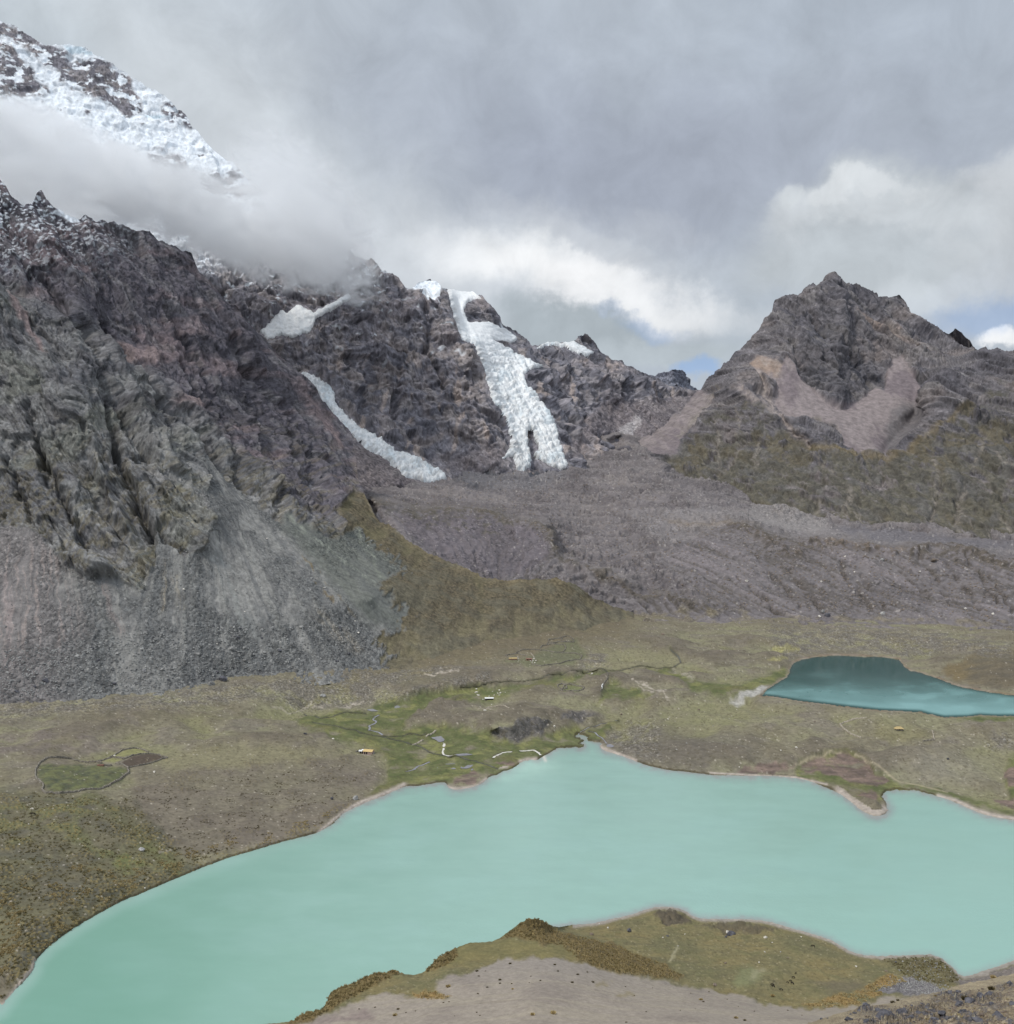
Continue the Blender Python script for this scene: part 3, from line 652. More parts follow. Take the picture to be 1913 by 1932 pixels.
    c = c*lerp(np.ones(3, f32), np.array([2.0, 2.03, 2.15], f32), (1-.85*deb)[..., None])
    # snow
    rb = np.zeros_like(x)
    for p in (Z1((-600, 200), (0, 165), (35, 180), (60, 210), (100, 250), (140, 310), (165, 345), (120, 355), (60, 350), (0, 370), (-600, 380)), Z1((110, 170), (200, 185), (240, 205), (260, 240), (330, 230), (400, 235), (430, 290), (470, 280), (510, 350), (530, 415), (480, 425), (430, 390), (370, 370), (320, 335), (300, 330), (240, 300), (240, 262), (170, 240)),
              Z1((612, 400), (650, 392), (700, 440), (722, 475), (690, 452), (640, 445)), Z1((555, 570), (600, 560), (690, 600), (700, 640), (780, 665), (860, 650), (960, 690), (990, 720), (900, 730), (860, 745), (740, 705), (650, 720), (600, 690), (560, 640)), Z1((0, 85), (60, 110), (140, 160), (120, 180), (60, 150), (0, 130))):
        rb = np.maximum(rb, s.mask(p, 4, 5))
    snow = snowz*(1-rb)
    sp = fbm(s.X/48, s.Zc/34, 5, 45, .55)+.45*fl
    snow = np.maximum(snow, snowz*rb*sstep(.24, .34, sp-.03)); snow = np.minimum(snow, np.where(rb < .5, sstep(-1.1, -.8, sp+n_b*.3), 1)*1.0)
    dust = sstep(.42, .6, fbm(s.X/24, s.Zc/12, 5, 46)+.3*n_b-sstep(470, 640, y)*.35)*sstep(700, 520, y)*sstep(820, 700, x)*.9
    lw = wall*sstep(.10, .02, np.abs(st-.05))*sstep(.25, .6, fbm(s.X/30, s.Zc/30, 3, 47))*sstep(760, 600, y)
    snow = np.maximum(snow, np.maximum(dust, lw*.8)*(1-deb))
    snow = np.maximum(snow, s.mask(Z4((490, 400), (545, 372), (620, 366), (690, 410), (640, 410), (600, 440), (590, 460), (560, 440)), 2)*1.0)
    snow = np.maximum(snow, s.mask(Z4((915, 560), (935, 585), (990, 625), (960, 615), (925, 590)), 2, warp=False))
    s.snow = snow
    c = paint(c, np.clip(snow, 0, 1), (.86, .88, .90), (.78, .82, .86), nz01(n_b))
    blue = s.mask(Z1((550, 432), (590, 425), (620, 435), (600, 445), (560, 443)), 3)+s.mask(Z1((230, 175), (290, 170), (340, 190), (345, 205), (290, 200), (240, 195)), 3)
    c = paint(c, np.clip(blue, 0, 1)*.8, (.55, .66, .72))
    stone = np.clip(.3*rock+.9*deb, 0, 1)*(1-np.clip(snow, 0, 1))
    s.build('snow_mountain', M_far, c, back=(8, 90, .7), tex=stone, label='snow capped rock wall closing the head of the valley', category='mountain')
    # glaciers: bodies of ice lying on the wall
    def glacier(key, thick, crev, label):
        d = ice[key]; keep = d > -3.0
        jj, ii = np.nonzero(keep); r0, r1, c0, c1 = jj.min(), jj.max()+1, ii.min(), ii.max()+1
        sl = (slice(r0, r1), slice(c0, c1))
        X, Zq = s.X[sl], s.Zc[sl]; dd = d[sl]
        t = np.clip((dd+1.0)/3.2, -.4, 1); t = np.sign(t)*np.sqrt(np.abs(t))
        rough = sstep(590, 720, s.py[sl]+25*fbm(X/60, Zq/60, 2, 88)) if key == 'main' else np.ones_like(X)*(.5 if key == 'up' else 1)
        # crevasses across the flow, seracs, long flow lines
        cz = Zq+9*fbm(X/45, Zq/40, 3, 3)-.12*X
        cr = ridged(X/40, cz/9.5, 3, 83, .55); se, s2, sid = worley(X/6+.5*fbm(X/20, Zq/20, 2, 4), cz/3.4, 84)
        g2_ = fbm(X/5, Zq/4, 3, 85); fl_ = fbm((X+.45*Zq)/9, Zq/120, 3, 89)
        amp = crev*(.12+.88*rough)*np.clip(t, 0, 1)
        hh = thick*t+amp*(1.1*(cr-.5)+.28*(sid-.5)-.3*sstep(.16, 0, s2)+.12*g2_+.45*fl_)
        p = base_pos[sl]+base_n[sl]*hh[..., None]
        cc = np.broadcast_to(np.array((.92, .915, .90), f32), X.shape+(3,)).copy()
        cc = paint(cc, sstep(.1, .7, fbm(X/34, Zq/40, 4, 86)+.3*fl_)*rough*.6, (.66, .75, .79))
        cc = paint(cc, sstep(.55, .25, cr)*rough*.35, (.62, .68, .71))
        cc = paint(cc, sstep(.25, .6, g2_+.5*fl_)*rough*.55, (.55, .56, .56)); cc = paint(cc, sstep(.14, .02, sid)*rough*.5, (.42, .43, .43))
        low = sstep(4, 0, dd)*.5+(sstep(770, 880, s.py[sl])*.4 if key != 'up' else 0)+(sstep(.2, .6, fbm(X/22, Zq/30, 3, 90))*.25*rough)
        cc = paint(cc, np.clip(low*nz01(1.4*g2_+fbm(X/18, Zq/14, 3, 87))*1.2, 0, .75), (.38, .37, .36))
        kk = keep[sl]; h_, w_ = kk.shape
        idx = np.arange(h_*w_).reshape(h_, w_)
        q = np.stack([idx[:-1, :-1], idx[1:, :-1], idx[1:, 1:], idx[:-1, 1:]], -1)
        q = q[kk[:-1, :-1] & kk[1:, :-1] & kk[1:, 1:] & kk[:-1, 1:]].reshape(-1, 4)
        rgba = np.ones((h_*w_, 4), f32); rgba[:, :3] = cc.reshape(-1, 3)
        raw_mesh('glacier', p.reshape(-1, 3), q, M_ice, rgba, kind='thing', label=label, category='glacier')
    glacier('main', 7, 8, 'broad white icefall between dark cliffs, forked into two tongues at its foot')
    glacier('left', 8, 7, 'narrow crevassed glacier tongue slanting down left of the dark banded cliff')
    glacier('up', 6, 5, 'small hanging glacier on a ledge high above the banded cliff')
    glacier('col', 5, 2, 'thin snow patch beside the small dark peak right of the icefall')
    return s
# ------------------------------------------------------------------ far peak in the gap
def build_far():
    top = [(1150, 760), (1200, 712)]+Z4((1640, 800), (1690, 796), (1730, 800), (1765, 790), (1790, 815), (1812, 866), (1850, 880))+[(1335, 745), (1400, 800)]
    s = Sheet(1150, 1400, 1.6, 1.6, top, [(1150, 800), (1400, 830)], [[(1150, 760, 4300), (1232, 704, 4200), (1280, 700, 4200), (1312, 738, 4300), (1400, 800, 4400)], [(1150, 820, 3700), (1400, 840, 3700)]], jag=2, jag_scale=14, seed=12)
    h, cid, fl, mid = crag(s, 2.2, 9)
    s.push((h*.6).astype(np.float64))
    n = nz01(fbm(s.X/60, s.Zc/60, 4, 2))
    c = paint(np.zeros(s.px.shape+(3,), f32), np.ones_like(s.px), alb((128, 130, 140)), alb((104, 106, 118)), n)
    s.build('distant_peak', M_far, c, back=(4, 120, .7), label='small bluish peak far behind the saddle', category='mountain')
# ------------------------------------------------------------------ eastern pyramid with its scree bowl and grassy skirt
R_top = [(1120, 885), (1180, 845), (1210, 830), (1245, 808), (1290, 765), (1316, 738)]+Z2((735, 702), (760, 660), (790, 632), (830, 600), (860, 562), (890, 545), (915, 512), (950, 482), (970, 437), (1000, 402), (1010, 370), (1050, 350), (1100, 340), (1130, 318), (1165, 315), (1190, 300), (1205, 278), (1220, 270), (1250, 276), (1275, 295), (1300, 300), (1325, 305), (1350, 312), (1370, 328), (1400, 345), (1440, 358), (1475, 350), (1485, 352), (1500, 366),
        (1518, 390), (1522, 415), (1550, 428), (1580, 445), (1610, 462), (1640, 482), (1665, 492), (1680, 484), (1695, 474), (1715, 485), (1740, 510), (1760, 540), (1775, 553), (1800, 552), (1825, 558), (1850, 550), (1880, 556), (1913, 554))+[(2010, 640), (2170, 610)]
R_base = [(1120, 888), (1180, 852), (1250, 864), (1300, 892), (1350, 917), (1400, 952), (1440, 972), (1560, 992), (1700, 1006), (1913, 1022), (2170, 1034)]
R_lines = [
    [(1120, 885, 2350), (1180, 846, 2330), (1245, 808, 2360), (1290, 765, 2400), (1318, 736, 2450), (1400, 655, 2480), (1460, 568, 2520), (1565, 518, 2620), (1640, 545, 2640), (1705, 567, 2650), (1775, 625, 2620), (1838, 657, 2580)],
    [(1843, 662, 2240), (1885, 657, 2210), (1913, 660, 2190), (2010, 640, 2150), (2170, 610, 2100)],
    [(1843, 664, 2230), (1805, 690, 2170), (1775, 705, 2140), (1755, 725, 2110), (1742, 755, 2080), (1752, 778, 2060), (1742, 800, 2030), (1695, 848, 1975), (1675, 873, 1960)],
    [(1832, 664, 2480), (1795, 681, 2430), (1763, 697, 2380), (1742, 718, 2340), (1726, 752, 2290), (1730, 782, 2240), (1720, 800, 2190), (1682, 838, 2110), (1665, 862, 2060)],
    [(1855, 743, 2080), (1780, 788, 2010)],
    Z2((1000, 400, 2470), (1090, 600, 2330), (1160, 700, 2290), (1255, 772, 2240), (1330, 745, 2280), (1390, 690, 2340), (1440, 600, 2420), (1480, 575, 2450)),
    Z2((1220, 290, 2590), (1240, 450, 2460), (1250, 620, 2320)), Z2((930, 610, 2360), (960, 680, 2300), (1000, 760, 2230), (1060, 850, 2130), (1140, 910, 2050)), Z2((870, 690, 2260), (950, 750, 2200), (1010, 810, 2130)),
    Z2((1150, 820, 2150), (1240, 835, 2120), (1260, 900, 2060), (1320, 936, 2030), (1400, 948, 2010)), Z2((1080, 850, 2080), (1200, 910, 2010), (1320, 945, 1995), (1440, 970, 1985)), Z2((1480, 800, 2170), (1560, 760, 2230)),
    [(1120, 888, 2330), (1180, 852, 2260), (1250, 864, 2150), (1300, 892, 2090), (1350, 917, 2020), (1400, 952, 1930), (1440, 972, 1880), (1560, 992, 1800), (1700, 1006, 1740), (1913, 1022, 1690), (2170, 1034, 1660)],
    [(1120, 928, 2280), (1180, 892, 2210), (1250, 904, 2100), (1300, 932, 2040), (1400, 992, 1880), (1440, 1012, 1835), (1560, 1032, 1755), (1700, 1046, 1700), (1913, 1062, 1650), (2170, 1074, 1620)],
]
def build_east():
    s = Sheet(1120, 2165, 1.6, 1.6, R_top, [(x, y+38) for x, y in R_base], R_lines, jag=4.5, jag_scale=20, seed=14, smooth=5)
    x, y = s.px, s.py
    n_a = fbm(s.X/110, s.Zc/90, 4, 5); n_b = fbm(s.X/26, s.Zc/24, 4, 6); n_c = fbm(s.X/8, s.Zc/9, 3, 7)
    bowl = s.mask(Z2((915, 600), (960, 572), (1040, 605), (1055, 575), (1090, 600), (1110, 660), (1160, 705), (1200, 750), (1255, 777), (1330, 745), (1390, 690), (1425, 705), (1432, 640), (1452, 590), (1490, 575), (1530, 640), (1560, 690), (1565, 740), (1590, 790), (1560, 830), (1500, 885), (1450, 950), (1440, 972), (1390, 945), (1320, 936), (1270, 915), (1255, 860), (1240, 832), (1150, 815), (1090, 825), (1050, 810), (1020, 780), (1010, 740), (1020, 690), (960, 650), (930, 625)), 2.5, 0, False)
    left = s.mask(Z2((725, 705), (640, 790), (560, 850), (440, 900), (500, 960), (620, 975), (690, 860), (740, 800), (800, 725)), 5)
    tong = s.line(Z2((945, 640), (975, 720), (1010, 790), (1070, 850), (1150, 915)), 5)+s.line(Z2((880, 700), (940, 740), (1000, 790)), 6)*.8+s.line(Z2((960, 590), (1010, 600), (1030, 640)), 7)*.8
    tong = np.clip(tong, 0, 1)
    scree = np.clip(bowl+left*.9+tong*.7, 0, 1)
    gpoly = Z2((600, 985), (640, 955), (700, 870), (760, 800), (840, 790), (900, 740), (960, 760), (1000, 810), (1060, 860), (1150, 920), (1300, 940), (1440, 978), (1530, 925), (1660, 820), (1800, 725), (1913, 640), (2400, 600), (2400, 1500), (600, 1500))
    gr = s.mask(gpoly, 9)*(1-bowl)*(1-left)
    gr = gr*sstep(-.6, .5, n_b+.4*n_c+.7*n_a+.9*sstep(790, 960, y)-.25*sstep(1780, 1900, x)*sstep(900, 700, y)-.1)
    rock = np.clip(1-scree-gr*.75, 0, 1)
    h, cid, fl, mid = crag(s, 1.3, 15, -.3, .15, 0, 2.4); h = h*.85
    edge = s.rim(R_top, 13)*.8+.2
    h = h*rock*edge
    for pts, wd, am in ((Z2((1150, 440), (1230, 530), (1300, 620)), 5, -16), (Z2((1300, 470), (1330, 560), (1390, 680)), 6, -18), (Z2((1220, 290), (1260, 440), (1240, 600), (1250, 740)), 12, 16), (Z2((1420, 470), (1500, 520), (1560, 580)), 7, 12), (Z2((1080, 520), (1110, 620)), 7, -14), (Z2((1640, 1050), (1600, 1200)), 6, -9), (Z2((1720, 1060), (1690, 1200)), 6, -9)):
        h += s.line(pts, wd)*am*np.clip(rock+.5*gr, 0, 1)
    # runnels in the grassy skirt
    run = ridged(s.X/38+.4*fbm(s.X/50, s.Zc/50, 3, 8), s.Zc/190, 4, 18, .55)
    h += gr*(9*(.5-run)*sstep(0, 40, y-s.top[None])+2.2*n_b+1.0*n_c)
    h += scree*(.8*n_b+.25*n_c)
    s.push(h.astype(np.float64), flat=.85)
    c = np.broadcast_to(alb((104, 101, 102)), x.shape+(3,)).copy()
    c = paint(c, sstep(.05, .6, n_a), alb((90, 88, 91))); c = paint(c, sstep(.05, .6, -n_a)*.7, alb((114, 107, 103)))
    c = paint(c, s.mask(Z2((1090, 560), (1200, 440), (1300, 520), (1400, 640), (1380, 700), (1260, 770), (1160, 690)), 14)*.6, alb((82, 82, 86)), alb((68, 69, 73)), nz01(n_b))
    c = paint(c, s.mask(Z2((1310, 410), (1440, 440), (1600, 560), (1650, 600), (1500, 540), (1380, 470), (1320, 440)), 8)*.6, alb((138, 124, 112)))
    c = paint(c, sstep(.65, .95, cid)*.5, alb((122, 118, 114))); c = paint(c, sstep(.25, .03, cid)*.5, alb((70, 69, 71)))
    rk = np.clip(1+.20*sstep(.1, .55, s.patch)-.22*sstep(.05, .5, -s.patch)-.34*sstep(.15, .6, s.streak)+.16*sstep(.2, .6, -s.streak), .4, 1.6)
    c = c*lerp(1, rk, rock)[..., None]
    c = c*np.array([1.2, 1.2, 1.26], f32)
    sc = np.broadcast_to(alb((139, 130, 130)), x.shape+(3,)).copy()
    sc = paint(sc, sstep(.0, .6, n_a+.3*fbm(s.X/12, s.Zc/60, 3, 9)), alb((122, 113, 116))); sc = paint(sc, s.mask(Z2((1450, 780), (1600, 720), (1620, 800), (1520, 900), (1440, 975), (1420, 930)), 12)*.85, alb((92, 91, 94)), alb((116, 112, 113)), nz01(n_c))
    sc = paint(sc, s.mask(Z2((900, 600), (960, 570), (1040, 610), (1030, 650), (950, 630)), 6)*.8, alb((148, 130, 116)))
    sc = paint(sc, s.mask(Z2((1060, 840), (1150, 815), (1245, 835), (1262, 900), (1150, 900)), 9)*sstep(-.3, .3, n_b)*.8, alb((104, 100, 88)))
    c = paint(c, scree, sc); c = paint(c, tong*.85*sstep(-.6, .2, n_c), alb((158, 148, 142)))
    c = paint(c, left*.8*sstep(-.3, .5, fbm((s.X+s.Zc)/22, (s.X-s.Zc)/150, 3, 19)), alb((118, 110, 110)), alb((138, 130, 128)), nz01(n_b))
    gc = np.broadcast_to(alb((103, 98, 82)), x.shape+(3,)).copy()
    gc = paint(gc, sstep(-.1, .5, n_b), alb((89, 85, 76))); gc = paint(gc, sstep(.0, .5, n_a)*.7, alb((104, 94, 72))); gc = paint(gc, sstep(.2, .6, n_c)*.5, alb((98, 95, 88)))
    gc = paint(gc, sstep(.05, .5, fbm(s.X/45+9, s.Zc/35, 4, 29))*.75, alb((88, 87, 86)), alb((108, 105, 102)), nz01(n_c*1.5))
    gc = lerp(gc, gc.mean(-1, keepdims=True)*np.array([1.04, 1.0, .92], f32), f32(.35))
    c = paint(c, gr, gc)
    c = paint(c, s.line(Z2((1150, 922), (1300, 942), (1440, 976), (1530, 925), (1660, 822), (1760, 750)), 5)*.5, alb((130, 116, 84)))
    # pale runs of stones down the skirt
    strk = sstep(.34, .66, fbm(s.X/15+.5*fbm(s.X/40, s.Zc/30, 3, 3), s.Zc/110, 4, 23, .55)*.8+.32*fbm(s.X/5, s.Zc/16, 3, 24))*gr*sstep(960, 1010, y+.16*(1913-x)*.5+20*n_a)
    for pts, wd in ((Z2((1615, 960), (1625, 1080), (1605, 1180), (1600, 1260)), 6), (Z2((1720, 1090), (1700, 1190), (1700, 1260)), 7), (Z2((1290, 1090), (1280, 1200)), 7), (Z2((1180, 1130), (1170, 1190)), 4), (Z2((1580, 1220), (1575, 1260)), 5), (Z2((795, 840), (800, 920), (790, 1000)), 3.5), (Z2((915, 870), (860, 950), (800, 1030)), 3.5), (Z2((880, 770), (870, 870)), 4), (Z2((950, 900), (940, 1000)), 4), (Z2((1560, 900), (1600, 870)), 4), (Z2((1810, 880), (1780, 960), (1760, 1000)), 4), (Z2((1150, 960), (1230, 1010)), 3), (Z2((800, 700), (720, 800), (660, 880)), 5), (Z2((1840, 950), (1913, 1010)), 4)):
        strk = np.maximum(strk, s.line(pts, wd)*sstep(-.55, .25, n_c+.5*n_b))
    c = paint(c, np.clip(strk, 0, 1)*.8, alb((150, 143, 134)), alb((122, 116, 110)), nz01(n_c*1.6))
    stone = np.clip(.35*rock+.16*scree+.35*gr, 0, 1)
    s.build('rocky_peak', M_far, c, back=(7, 90, .8), tex=stone, label='dark pyramid peak with a scree bowl and grassy skirt on the right', category='mountain')
    return s
# ------------------------------------------------------------------ moraine field
M_lines = [
    [(620, 885, 1850), (690, 900, 1900), (760, 875, 2080), (830, 868, 2160), (920, 850, 2280), (1070, 845, 2330), (1130, 822, 2480), (1180, 800, 2650), (1215, 815, 2560), (1280, 862, 2280), (1340, 882, 2150), (1430, 940, 1940), (1550, 965, 1850), (1700, 978, 1790), (1913, 996, 1740), (2170, 1006, 1720)],
    [(640, 920, 1600), (690, 935, 1650), (760, 910, 1850), (830, 905, 1910), (920, 887, 1995), (1000, 892, 2020), (1070, 883, 2050), (1130, 851, 2240), (1180, 819, 2430), (1215, 836, 2340), (1280, 885, 2140), (1340, 905, 2030), (1430, 965, 1830), (1550, 990, 1775), (1700, 1004, 1715), (1913, 1021, 1670), (2170, 1031, 1650)],
    Z4((1320, 1110, 2280), (1470, 1085, 2330), (1560, 1130, 2250), (1640, 1200, 2130), (1700, 1240, 2040)),
    # rim of the crater-like pit
    [(699, 942, 1420), (779, 962, 1480), (863, 958, 1555), (919, 960, 1570), (983, 982, 1510), (1015, 986, 1490), (1031, 989, 1470), (1043, 1010, 1440), (1051, 1042, 1405), (1063, 1054, 1390), (1100, 1066, 1370), (1155, 1078, 1350), (1192, 1102, 1335), (1216, 1122, 1325), (1264, 1122, 1318), (1312, 1138, 1300), (1344, 1150, 1292)],
    [(699, 934, 1560), (779, 954, 1620), (863, 950, 1690), (919, 952, 1700), (983, 974, 1640), (1015, 977, 1620), (1036, 981, 1600), (1053, 1004, 1545), (1063, 1036, 1485), (1078, 1047, 1460), (1106, 1058, 1440), (1160, 1070, 1410), (1200, 1094, 1380), (1222, 1113, 1365), (1266, 1114, 1350), (1316, 1130, 1325)],
    [(919, 1072, 1350), (935, 1088, 1338), (960, 1110, 1300)], [(800, 1050, 1330), (870, 1080, 1310)], [(985, 1050, 1400), (950, 1020, 1450)],
    [(1380, 985, 1575), (1400, 990, 1560), (1440, 1003, 1525), (1500, 1021, 1490), (1545, 1018, 1480), (1600, 1024, 1460), (1680, 1034, 1440), (1750, 1036, 1430), (1830, 1040, 1420), (1913, 1062, 1395), (2170, 1085, 1380)],
    [(1400, 980, 1640), (1440, 993, 1610), (1500, 1011, 1575), (1545, 1008, 1570), (1600, 1014, 1550), (1680, 1024, 1530), (1750, 1025, 1520), (1830, 1028, 1510), (1913, 1050, 1475), (2170, 1072, 1460)],
    [(1250, 985, 1640), (1330, 985, 1600), (1300, 1020, 1530), (1230, 1040, 1490)], [(1150, 960, 1800), (1050, 940, 1830), (900, 920, 1900)],
    [(690, 1010, 1330), (760, 1030, 1320)],
    [(690, 1040, 1290), (960, 1130, 1270), (1100, 1150, 1290), (1190, 1164, 'h38'), (1344, 1153, 1290), (1400, 1166, 'h38'), (1500, 1169, 'h37'), (1650, 1173, 'h36'), (1913, 1180, 'h34'), (2170, 1188, 'h34')],
    [(1190, 1192, 'h27'), (1400, 1195, 'h26'), (1650, 1202, 'h24'), (1913, 1209, 'h22'), (2170, 1217, 'h22')], [(1190, 1220, 'h10'), (1650, 1225, 'h8'), (2170, 1240, 'h6')],
    [(1300, 1090, 1380), (1450, 1100, 1380), (1600, 1110, 1360), (1800, 1115, 1345)],
]
def build_moraine():
    top = [(620, 885), (690, 900), (760, 875), (830, 868), (920, 850), (1070, 845), (1130, 822), (1180, 800), (1215, 815), (1280, 862), (1340, 882), (1430, 940), (1550, 965), (1700, 978), (1913, 996), (2165, 1006)]
    bot = [(620, 1070), (690, 1090), (960, 1160), (1100, 1190), (1190, 1210), (1400, 1215), (1650, 1222), (1913, 1228), (2165, 1236)]
    s = Sheet(620, 2160, 1.6, 1.2, top, bot, M_lines, smooth=2, seed=21)
    x, y = s.px, s.py
    b = s.Y*.75+s.Zc*.75
    n_a = fbm(s.X/90, b/90, 4, 5); n_b = fbm(s.X/24, b/24, 4, 6); n_c = fbm(s.X/7, b/7, 3, 7)
    face = np.maximum(s.mask([(1215, 1118), (1270, 1118), (1344, 1146), (1250, 1060), (1330, 1000), (1400, 988), (1500, 1018), (1600, 1022), (1750, 1033), (1913, 1058), (2200, 1080), (2200, 1195), (1400, 1172), (1190, 1165)], 7), s.mask([(699, 942), (779, 962), (863, 958), (919, 960), (983, 982), (1031, 989), (1051, 1042), (1063, 1054), (1000, 1100), (930, 1100), (860, 1080), (760, 1020)], 5))
    # runnels slanting down the big outer face, straight down in the pit
    diag = s.X+.7*(s.Y-1300)
    q = np.where(x > 1080, diag, (x-935)/(1.2+abs(0)+np.maximum(1100-y, 20)/60.)*1.0)
    run = ridged(q/26+.5*n_b*.4, b/260, 4, 33, .55)
    run2 = ridged(q/9+.3*n_b, b/110, 3, 34, .6)
    hum = ridged(s.X/85+.5*n_b, b/60, 4, 35, .5)
    g1, g2, gid = worley(s.X/3.4, b/3.4, 9)
    bould = np.maximum(0, .5-g1)*(gid > .72)*sstep(-.5, .5, n_b+n_a)
    amp = sstep(0, 10, np.minimum(s.bot[None]-12-y, 100))
    h = face*(5.5*(.55-run)+2.2*(.5-run2))+(1-face)*(15*(hum-.45)+2.2*n_b+6*n_a)+.9*n_c+3.2*bould+2.0*n_b*face
    tp = np.arctan2(x-938, 1110-y+8)+.10*n_b+.06*n_a; pit0 = s.mask([(699, 944), (779, 964), (863, 960), (919, 962), (983, 984), (1031, 991), (1051, 1044), (1063, 1056), (1000, 1095), (930, 1100), (860, 1082), (760, 1024)], 6)
    pst = ridged(tp*5.5, np.hypot(x-938, y-1110)/400, 3, 36, .6)
    h = h*s.facing+pit0*s.facing*3.5*(.5-pst)
    crust = [KR((-60, 120), (0, 140), (60, 170), (130, 205), (250, 270), (330, 322), (420, 330)), KR((500, 235), (620, 240), (760, 272), (880, 290), (985, 315), (1080, 330)), KR((1180, 320), (1300, 272), (1400, 275), (1500, 290), (1600, 315), (1720, 345), (1850, 395), (2000, 430))]
    gully = [KR((1060, 400), (1130, 470), (1210, 550), (1300, 625)), KR((550, 370), (600, 470), (660, 555)), KR((1420, 390), (1500, 480), (1600, 620), (1660, 720)), KR((1700, 420), (1800, 560), (1900, 730)), KR((330, 450), (420, 560), (520, 660), (560, 720)), KR((100, 330), (230, 510), (400, 690)), KR((830, 480), (930, 620), (990, 700)), KR((-40, 480), (120, 640), (260, 750)), KR((680, 380), (760, 520), (900, 700)), KR((1240, 340), (1330, 440), (1440, 620)), KR((1560, 340), (1680, 480), (1790, 660))]
    cr_m = np.zeros_like(x); gu_m = np.zeros_like(x)
    for q_ in crust: cr_m = np.maximum(cr_m, s.line(q_, 5))
    for q_ in gully: gu_m = np.maximum(gu_m, s.line(q_, 4.5)*sstep(-.7, .2, n_b+.4*n_c))
    h += 5*cr_m-4.5*gu_m*s.facing
    s.push(h.astype(np.float64))
    c = np.broadcast_to(alb((118, 113, 114)), x.shape+(3,)).copy()
    c = paint(c, sstep(.0, .6, n_a), alb((102, 97, 98))); c = paint(c, sstep(.0, .6, -n_a)*.6, alb((128, 122, 120)))
    c = paint(c, (1-face)*sstep(.5, .2, hum)*.6, alb((96, 91, 92))); c = paint(c, (1-face)*sstep(.62, .85, hum)*.5, alb((134, 128, 125)))  # shade of hollows and light of humps painted in to bring out relief
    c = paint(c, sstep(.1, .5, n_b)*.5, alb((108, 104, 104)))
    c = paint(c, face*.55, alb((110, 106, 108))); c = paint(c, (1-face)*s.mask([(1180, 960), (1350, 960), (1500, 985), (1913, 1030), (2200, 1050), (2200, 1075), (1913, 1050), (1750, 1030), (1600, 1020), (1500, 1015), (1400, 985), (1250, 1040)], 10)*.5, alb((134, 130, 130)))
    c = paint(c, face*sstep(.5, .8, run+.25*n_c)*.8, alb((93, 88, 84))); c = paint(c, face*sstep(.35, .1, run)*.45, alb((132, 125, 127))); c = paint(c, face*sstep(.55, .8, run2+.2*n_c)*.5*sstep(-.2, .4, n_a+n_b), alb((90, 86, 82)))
    pit = s.mask([(740, 975), (863, 968), (919, 968), (983, 992), (1025, 1005), (1040, 1045), (1000, 1080), (935, 1090), (860, 1070), (780, 1020)], 10)
    c = paint(c, pit*.6, alb((112, 105, 111)), alb((92, 87, 93)), nz01((pst-.4)*3+n_b*.4))  # shade of the hollow pit and its runnels put into the colour
    # crust of darker turf and blocks along the crests
    for pts, w, k in (([(699, 944), (779, 965), (863, 962), (919, 964), (983, 986), (1031, 994), (1050, 1040), (1063, 1056), (1100, 1068), (1155, 1082), (1216, 1125), (1264, 1126), (1344, 1152)], 9, .85), ([(1380, 988), (1440, 1007), (1500, 1026), (1600, 1030), (1700, 1040), (1750, 1042), (1830, 1048), (1913, 1068), (2100, 1085)], 11, .85)):
        c = paint(c, s.line(pts, w)*k*sstep(-.5, .2, n_c+n_b), alb((100, 93, 82)), alb((84, 79, 74)), nz01(n_c))
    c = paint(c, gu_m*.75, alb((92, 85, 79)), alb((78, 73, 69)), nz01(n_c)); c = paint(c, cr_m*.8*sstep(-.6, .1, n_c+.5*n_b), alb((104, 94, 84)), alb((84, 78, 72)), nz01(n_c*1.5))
    c = paint(c, s.line([(1560, 1024), (1620, 1030), (1700, 1040)], 8)*.5*sstep(-.2, .4, n_c), alb((142, 128, 118)))
    c = paint(c, s.mask([(1440, 950), (1520, 960), (1560, 985), (1560, 1000), (1480, 998), (1400, 970)], 10)*.6, alb((142, 138, 136)))
    c = paint(c, s.mask([(1570, 992), (1760, 1008), (1913, 1024), (1913, 1034), (1740, 1026), (1600, 1008)], 6)*.6, alb((100, 98, 104)))  # band of shade behind the crest painted into the colour
    c = paint(c, s.mask([(1250, 985), (1330, 982), (1420, 985), (1300, 996)], 6)*.5, alb((124, 112, 96)))
    c = paint(c, s.mask([(830, 890), (920, 880), (1010, 890), (1060, 885), (1080, 905), (1000, 930), (880, 925)], 12)*.45, alb((112, 112, 116)))
    c = paint(c, sstep(.15, .5, fbm(s.X/20+4, b/20, 3, 10))*s.mask([(690, 940), (900, 960), (1000, 985), (900, 1020), (760, 990)], 10)*.6, alb((92, 88, 78)))
    c = paint(c, (gid > .97)*(g1 < .35)*.6, alb((165, 160, 156)))
    c = paint(c, s.mask(Z4((1050, 1280), (1090, 1262), (1112, 1268), (1090, 1285), (1062, 1292)), 1.5, warp=False), alb((70, 72, 78)))
    c = paint(c, s.mask([(1190, 1152), (1344, 1146), (1500, 1162), (1913, 1172), (2200, 1180), (2200, 1300), (1190, 1300)], 5)*sstep(-.2, .5, n_b)*.6, alb((120, 112, 92)))
    stone = np.clip(.45+.5*n_b+.3*n_a, .1, 1)
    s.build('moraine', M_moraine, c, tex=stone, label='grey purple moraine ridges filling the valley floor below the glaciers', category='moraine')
    return s
